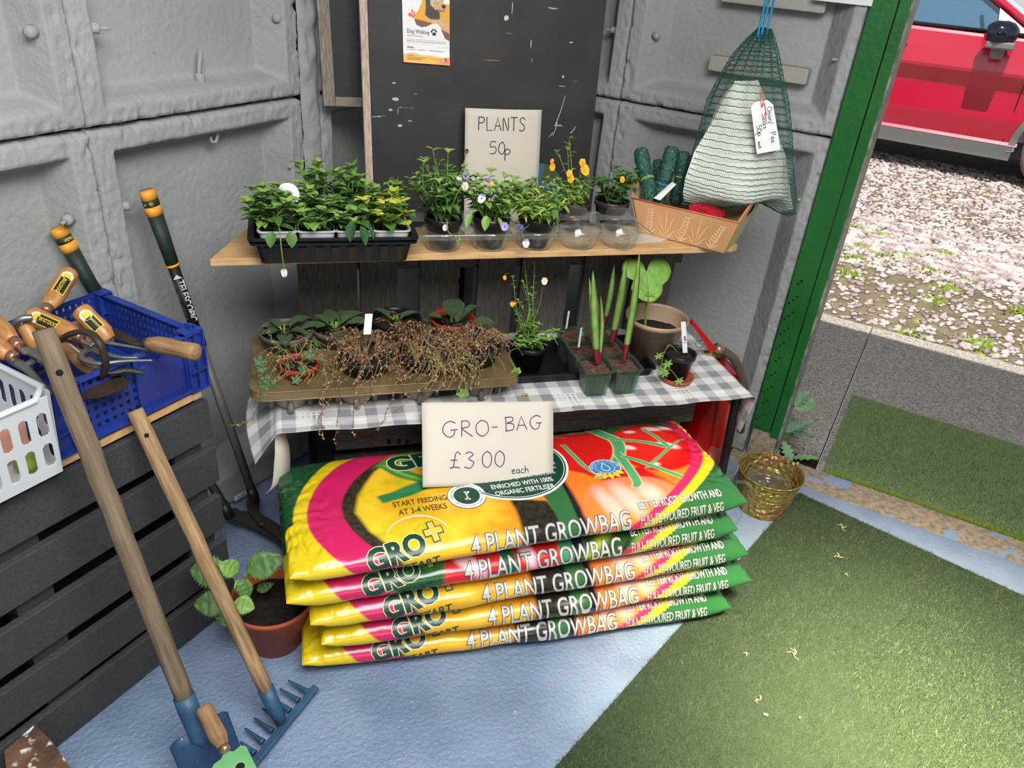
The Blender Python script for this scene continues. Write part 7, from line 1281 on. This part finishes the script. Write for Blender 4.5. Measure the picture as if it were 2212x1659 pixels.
t = tl('secateurs', at(265, 795, z=.76), 'green handled secateurs lying at the bottom front of the blue crate'); mb = MB(); g_ = [at(a, b, z=.765) for a, b in ((225, 792), (240, 778), (268, 774), (262, 790), (232, 800))]; mb.add(g_, [(0, 1, 2, 3, 4)]); prong(mb, [at(240, 806, z=.755), at(275, 800, z=.758), at(312, 806, z=.75)], .008); mb.build('grips', 'rub', t, solid=.003); mb = MB(); prong(mb, [at(225, 806, z=.76), at(255, 804, z=.762), at(272, 800, z=.765)], .003); mb.build('blade', 'alu', t)
# ---- clear basket with contents
Q0, Q1, R0, R1, QZ, QT = .24, .578, 1.158, 1.42, .640, .797
kb = thing('clear_basket', UV(.4, 1.3, QZ), 'frosted clear plastic basket with oval slots at the left end of the stand', 'basket')
def wallq(p0, p1, nx, nsl, name):
    mb = MB(); nz = 78 if nsl else 8; L = (p1 - p0).length
    def hole(x, z):
        for r_ in range(2):
            zc = .045 + .062 * r_; k = round((x - .022 - r_ * .0) / .030); xc = .022 + k * .030
            if 0 <= k < nsl and xc < L - .015:
                dz = max(0, abs(z - zc) - .015)
                if math.hypot(x - xc, dz) < .0085: return True
        return False
    up_ = lambda x, z: p0 + (p1 - p0) * (x / L) + ZX * z + (p1 - p0).normalized().cross(ZX) * (z * .07)
    for i in range(nx):
        for j in range(nz):
            x, z = (i + .5) / nx * L, (j + .5) / nz * (QT - QZ)
            if hole(x, z): continue
            x0, x1, z0, z1 = i / nx * L, (i + 1) / nx * L, j / nz * (QT - QZ), (j + 1) / nz * (QT - QZ); mb.add([up_(x0, z0), up_(x1, z0), up_(x1, z1), up_(x0, z1)], [(0, 1, 2, 3)])
    mb.build(name, 'frost', kb, solid=.0018)
wallq(UV(Q0, R0, QZ), UV(Q1, R0, QZ), 230, 20, 'front_wall'); wallq(UV(Q1, R0, QZ), UV(Q1, R1, QZ), 180, 10, 'end_wall'); wallq(UV(Q1, R1, QZ), UV(Q0, R1, QZ), 40, 0, 'back_wall'); wallq(UV(Q0, R1, QZ), UV(Q0, R0, QZ), 40, 0, 'end_wall')
mb = MB(); o_ = .011; rc = [UV(Q0 - o_, R0 - o_, QT), UV(Q1 - .02, R0 - o_, QT), UV(Q1 + o_, R0 + .02, QT), UV(Q1 + o_, R1 + o_, QT), UV(Q0 - o_, R1 + o_, QT), UV(Q0 - o_, R0 - o_, QT)]; mb.tube(rc, .007, 8, flat=.6); mb.build('rim', 'frost', kb)
mb = MB(); mb.bar(UV((Q0 + Q1) / 2, (R0 + R1) / 2, QZ + .0015), UX * (Q1 - Q0) / 2, VX * (R1 - R0) / 2, ZX * .001); mb.build('base', 'frost', kb)
mb = MB(); mb.lathe([(0, 0), (.016, .004), (.02, .016), (.012, .03), (0, .036)], UV(.545, 1.20, QZ + .004), 16); tag(mb.build('bulb', 'lf4'), 'olive yellow bulb seen through the lower slots of the clear basket', 'bulb')
mb = MB(); mb.bar(UV(.535, 1.23, QZ + .05), UX * .035, VX * .004, ZX * .035); tag(mb.build('seed_packet', 'pink', bevel=.001), 'pale pink packet seen through the slots of the clear basket', 'packet')
mb = MB(); mb.bar(UV(.47, 1.21, QZ + .055), UX * .03, VX * .004, ZX * .045); tag(mb.build('seed_packet', 'dust', bevel=.001), 'beige packet nearer the left in the clear basket', 'packet')
# ================================================================ TELESCOPIC SHEARS
pv = at(566, 1133, z=.055); sh = thing('garden_shears', pv, 'long telescopic garden shears with green grips leaning on the left wall', 'shears')
def shaft(pts_px, name):
    A, B = pts_px; d = (B - A).normalized(); L = (B - A).length; S = lambda f: A + d * (L * f)
    def seg(f0, f1, r0, r1, m, nm): mb = MB(); mb.tube([S(f0), S(f1)], [r0, r1], 20, flat=.8); return mb.build(nm, m, sh)
    seg(-.004, .02, .0195, .0205, 'amber', 'end_cap'); bnd = seg(.02, .038, .0203, .0203, 'rub', 'cap_band'); seg(.038, .062, .0207, .0205, 'amber', 'cap_ring'); seg(.062, .200, .0200, .0168, 'rub', 'grip'); seg(.200, .207, .0180, .0177, 'amber', 'grip_ring'); seg(.207, .43, .0150, .0145, 'black', 'outer_tube'); seg(.43, .455, .0165, .0155, 'black', 'lock_collar'); seg(.455, .965, .0130, .0130, 'greym', 'inner_tube'); seg(.965, 1.02, .0155, .015, 'black', 'socket')
    f = (CAM - S(.4)); f = (f - d * f.dot(d)).normalized(); s_ = d.cross(f); return S, d, f, s_, L
A1, B1 = at(318, 414, v=1.485), at(548, 1072, v=1.335); S, d, f, s_, L = shaft((A1, B1), 1)
sf = lambda x, y: S(.30) + d * x - s_ * y * -1 + f * (.0132)
mb = MB(); lettering(mb, 'TELESCOPIC', lambda x, y: S(.245) + d * x + s_ * -y + f * .0136, .0, -.004, .022, .85, .02); mb.prism([(-.004, -.010), (-.004, .010), (-.014, 0)], S(.245) + f * .0136, d, s_, f, .0004); mb.prism([(0, -.010), (0, .010), (.012, 0)], S(.245) + d * .128 + f * .0136, d, s_, f, .0004); mb.build('lettering', 'sil', sh, kind='stuff')
mb = MB(); lettering(mb, 'LIGHTWEIGHT STRENGTH', lambda x, y: S(.245) + d * x + s_ * -y + f * .0128, .0, -.0115, .0085, .95, 0); mb.build('lettering', 'greym', sh, kind='stuff')
mb = MB(); lettering(mb, 'OPEN', lambda x, y: S(.029) + s_ * (x * .96) + d * -y + f * (math.sqrt(max(0, .0212 ** 2 - x * x * .9)) * .86 + .0012), -.004, -.0035, .0095, .8, .01); mb.build('lettering', 'stick_y', sh)
A2, B2 = at(126, 494, v=1.545), at(492, 1106, v=1.325); S2_, d2, f2, s2, L2 = shaft((A2, B2), 2)
mb = MB(); lettering(mb, 'OPEN', lambda x, y: S2_(.029) + s2 * (x * .96) + d2 * -y + f2 * (math.sqrt(max(0, .0212 ** 2 - x * x * .9)) * .86 + .0012), -.018, -.0035, .0095, .8, .01); mb.build('lettering', 'stick_y', sh)
def bladep(px, z, name, t_=.004):
    mb = MB(); pts = [at(a, b, z=z) for a, b in px]; n = len(pts); mb.add([p for p in pts] + [p + ZX * t_ for p in pts], [tuple(range(n - 1, -1, -1)), tuple(range(n, 2 * n))] + [(i, (i + 1) % n, n + (i + 1) % n, n + i) for i in range(n)]); return mb.build(name, 'shearb', sh, bevel=.001)
bladep([(483, 1105), (500, 1100), (510, 1098), (520, 1105), (545, 1108), (580, 1120), (626, 1150), (660, 1180), (660, 1212), (628, 1200), (590, 1165), (545, 1140), (505, 1125), (488, 1115)], .052, 'blade')
bladep([(536, 1068), (558, 1064), (562, 1085), (560, 1105), (575, 1120), (640, 1165), (670, 1200), (668, 1215), (620, 1180), (556, 1130), (535, 1105), (532, 1090)], .062, 'blade')
mb = MB(); mb.lathe([(.011, 0), (.011, .004), (.008, .009), (0, .011)], at(566, 1132, z=.066), 20); mb.build('pivot', 'rub', sh)
mb = MB(); ca, cb_ = at(507, 1083, v=1.47), at(536, 1066, v=1.47); uu = (cb_ - ca); mb.add([ca, cb_, cb_ + ZX * .016, ca + ZX * .016], [(0, 1, 2, 3)]); lt_ = mb.build('label_strip', 'white', solid=.0008); tag(lt_, 'small white handwritten label strip at the wall foot behind the shears', 'label')
mb = MB(); un = uu.normalized(); lettering(mb, 'ACAN', lambda x, y: ca + un * x + ZX * y - VX * .0012, .010, .004, .013, .8, .01); mb.build('lettering', 'inkb', lt_)
# ================================================================ SPADE, RAKE, TROWEL, RUSTY PLATE
tp, nk = at(93, 712, v=1.155), at(404, 1522, z=.215); t = thing('spade', nk, 'old spade with grey weathered shaft and dark blue blade leaning on the stand', 'spade'); d = (nk - tp).normalized()
mb = MB(); L = (nk - tp).length; k = 14; c = [tp + d * (L * i / k) + V((noise.noise(V((i * .9, 0, 0))), noise.noise(V((0, i * .9, 0))), 0)) * .0025 for i in range(k + 1)]; mb.tube(c, [.0165] + [.0175] * (k - 1) + [.0165], 18); align(mb.build('shaft', 'shaftw', t), d, tp)
mb = MB(); ho = tp + d * .07; ff = (CAM - ho).normalized(); mb.lathe([(.0055, 0), (.005, .002)], ho + (ff - d * ff.dot(d)).normalized() * .0168, 14, 0, ff - d * ff.dot(d)); mb.build('peg_hole', 'hole', t)
L1, R1_ = at(362, 1606, z=.150), at(487, 1527, z=.160); md = (L1 + R1_) / 2; wv = (R1_ - L1) / 2; bd = (d + V((0, 0, .12))).normalized()
mb = MB(); n = 14
def spd(a, b): s_ = a * 2 - 1; ln = .27; top = -.035 * max(0, 1 - abs(s_) / .35) ** 1.2 + .012 * abs(s_) ** 8; return md + wv * s_ * (1 - .06 * b) + bd * (top + (ln - top) * b) + wv.cross(bd).normalized() * (.012 * (s_ * s_ - 1) - .010 * math.exp(-(s_ / .15) ** 2) * (1 - b) ** 2)
mb.grid(24, 12, spd); mb.build('blade', 'sbld', t, solid=.002)
mb = MB(); mb.tube([nk - d * .02, nk + d * .02, nk + d * .07, md + bd * .06], [.0195, .0195, .017, .006], 16); mb.build('socket', 'sblue', t)
tp, bt_ = at(291, 886, v=1.165), at(603, 1550, z=.045); t = thing('rake', bt_, 'blue iron rake with worn wooden shaft leaning on the stand', 'rake'); d = (bt_ - tp).normalized(); L = (bt_ - tp).length
mb = MB(); k = 12; c = [tp + d * ((L - .05) * i / k) + V((noise.noise(V((i * .9, 3, 0))), noise.noise(V((4, i * .9, 0))), 0)) * .0025 for i in range(k + 1)]; mb.tube(c, [.0145] + [.0155] * (k - 1) + [.0145], 16); align(mb.build('shaft', 'shaftr', t), d, tp)
mb = MB(); ho = tp + d * .05; ff = (CAM - ho).normalized(); mb.lathe([(.0045, 0), (.004, .002)], ho + (ff - d * ff.dot(d)).normalized() * .0148, 14, 0, ff - d * ff.dot(d)); mb.build('peg_hole', 'hole', t)
mb = MB(); mb.tube([bt_ - d * .075, bt_ - d * .03, bt_ + d * .01], [.0170, .0155, .012], 16); mb.build('socket', 'sblue', t)
b1_, b2_ = at(683, 1484, z=.022), at(520, 1685, z=.022); mb = MB(); bd_ = (b2_ - b1_).normalized(); sd_ = bd_.cross(ZX); mb.bar((b1_ + b2_) / 2, (b2_ - b1_) / 2, sd_ * .0085, ZX * .006); mb.build('head_bar', 'sblue', t, bevel=.003)
for k, ((tx_, ty_), (rx_, ry_)) in enumerate((((623, 1470), (664, 1493)), ((605, 1488), (645, 1512)), ((594, 1511), (626, 1534)), ((567, 1530), (607, 1556)), ((549, 1551), (588, 1578)), ((529, 1573), (568, 1602)), ((520, 1603), (550, 1626)), ((492, 1622), (530, 1650)))):
    tipp, rt_ = at(tx_, ty_, z=.020), at(rx_, ry_, z=.024); mb = MB(); mb.tube(crv([rt_, rt_.lerp(tipp, .4), tipp], 4), [.0075, .0062, .0056, .005, .0046, .004, .0035, .003, .0022], 8, flat=.7); mb.build('tine', 'sblue', t)
t = thing('hand_trowel', at(480, 1600, z=.2), 'hand trowel with mint green blade lying on the spade blade', 'trowel'); handle(t, at(438, 1527, z=.215), at(483, 1612, z=.190), .0165, 'hwood2')
mb = MB(); pts = [(486, 1622), (505, 1624), (520, 1611), (532, 1613), (545, 1640), (575, 1700), (560, 1740), (470, 1740), (448, 1680), (462, 1652), (478, 1640)]; mb.add([at(a, b, z=.178) for a, b in pts], [tuple(range(len(pts)))]); mb.build('blade', 'mint', t, solid=.0025)
mb = MB(); mb.lathe([(.008, 0), (.007, .001)], at(519, 1656, z=.1795), 16); mb.build('hanging_hole', 'hole', t)
mb = MB(); pts = [(12, 1622), (74, 1568), (113, 1606), (150, 1660), (185, 1715), (60, 1790), (20, 1700)]; P_ = [at(a, b, z=.12) for a, b in pts]; mb.add(P_ + [p - ZX * .118 for p in P_], [tuple(range(7)), tuple(range(13, 6, -1))] + [(i, (i + 1) % 7, 7 + (i + 1) % 7, 7 + i) for i in range(7)]); tag(mb.build('rusty_block', 'rust', bevel=.002), 'rusty brown metal block splashed with white paint in the bottom left corner', 'block')
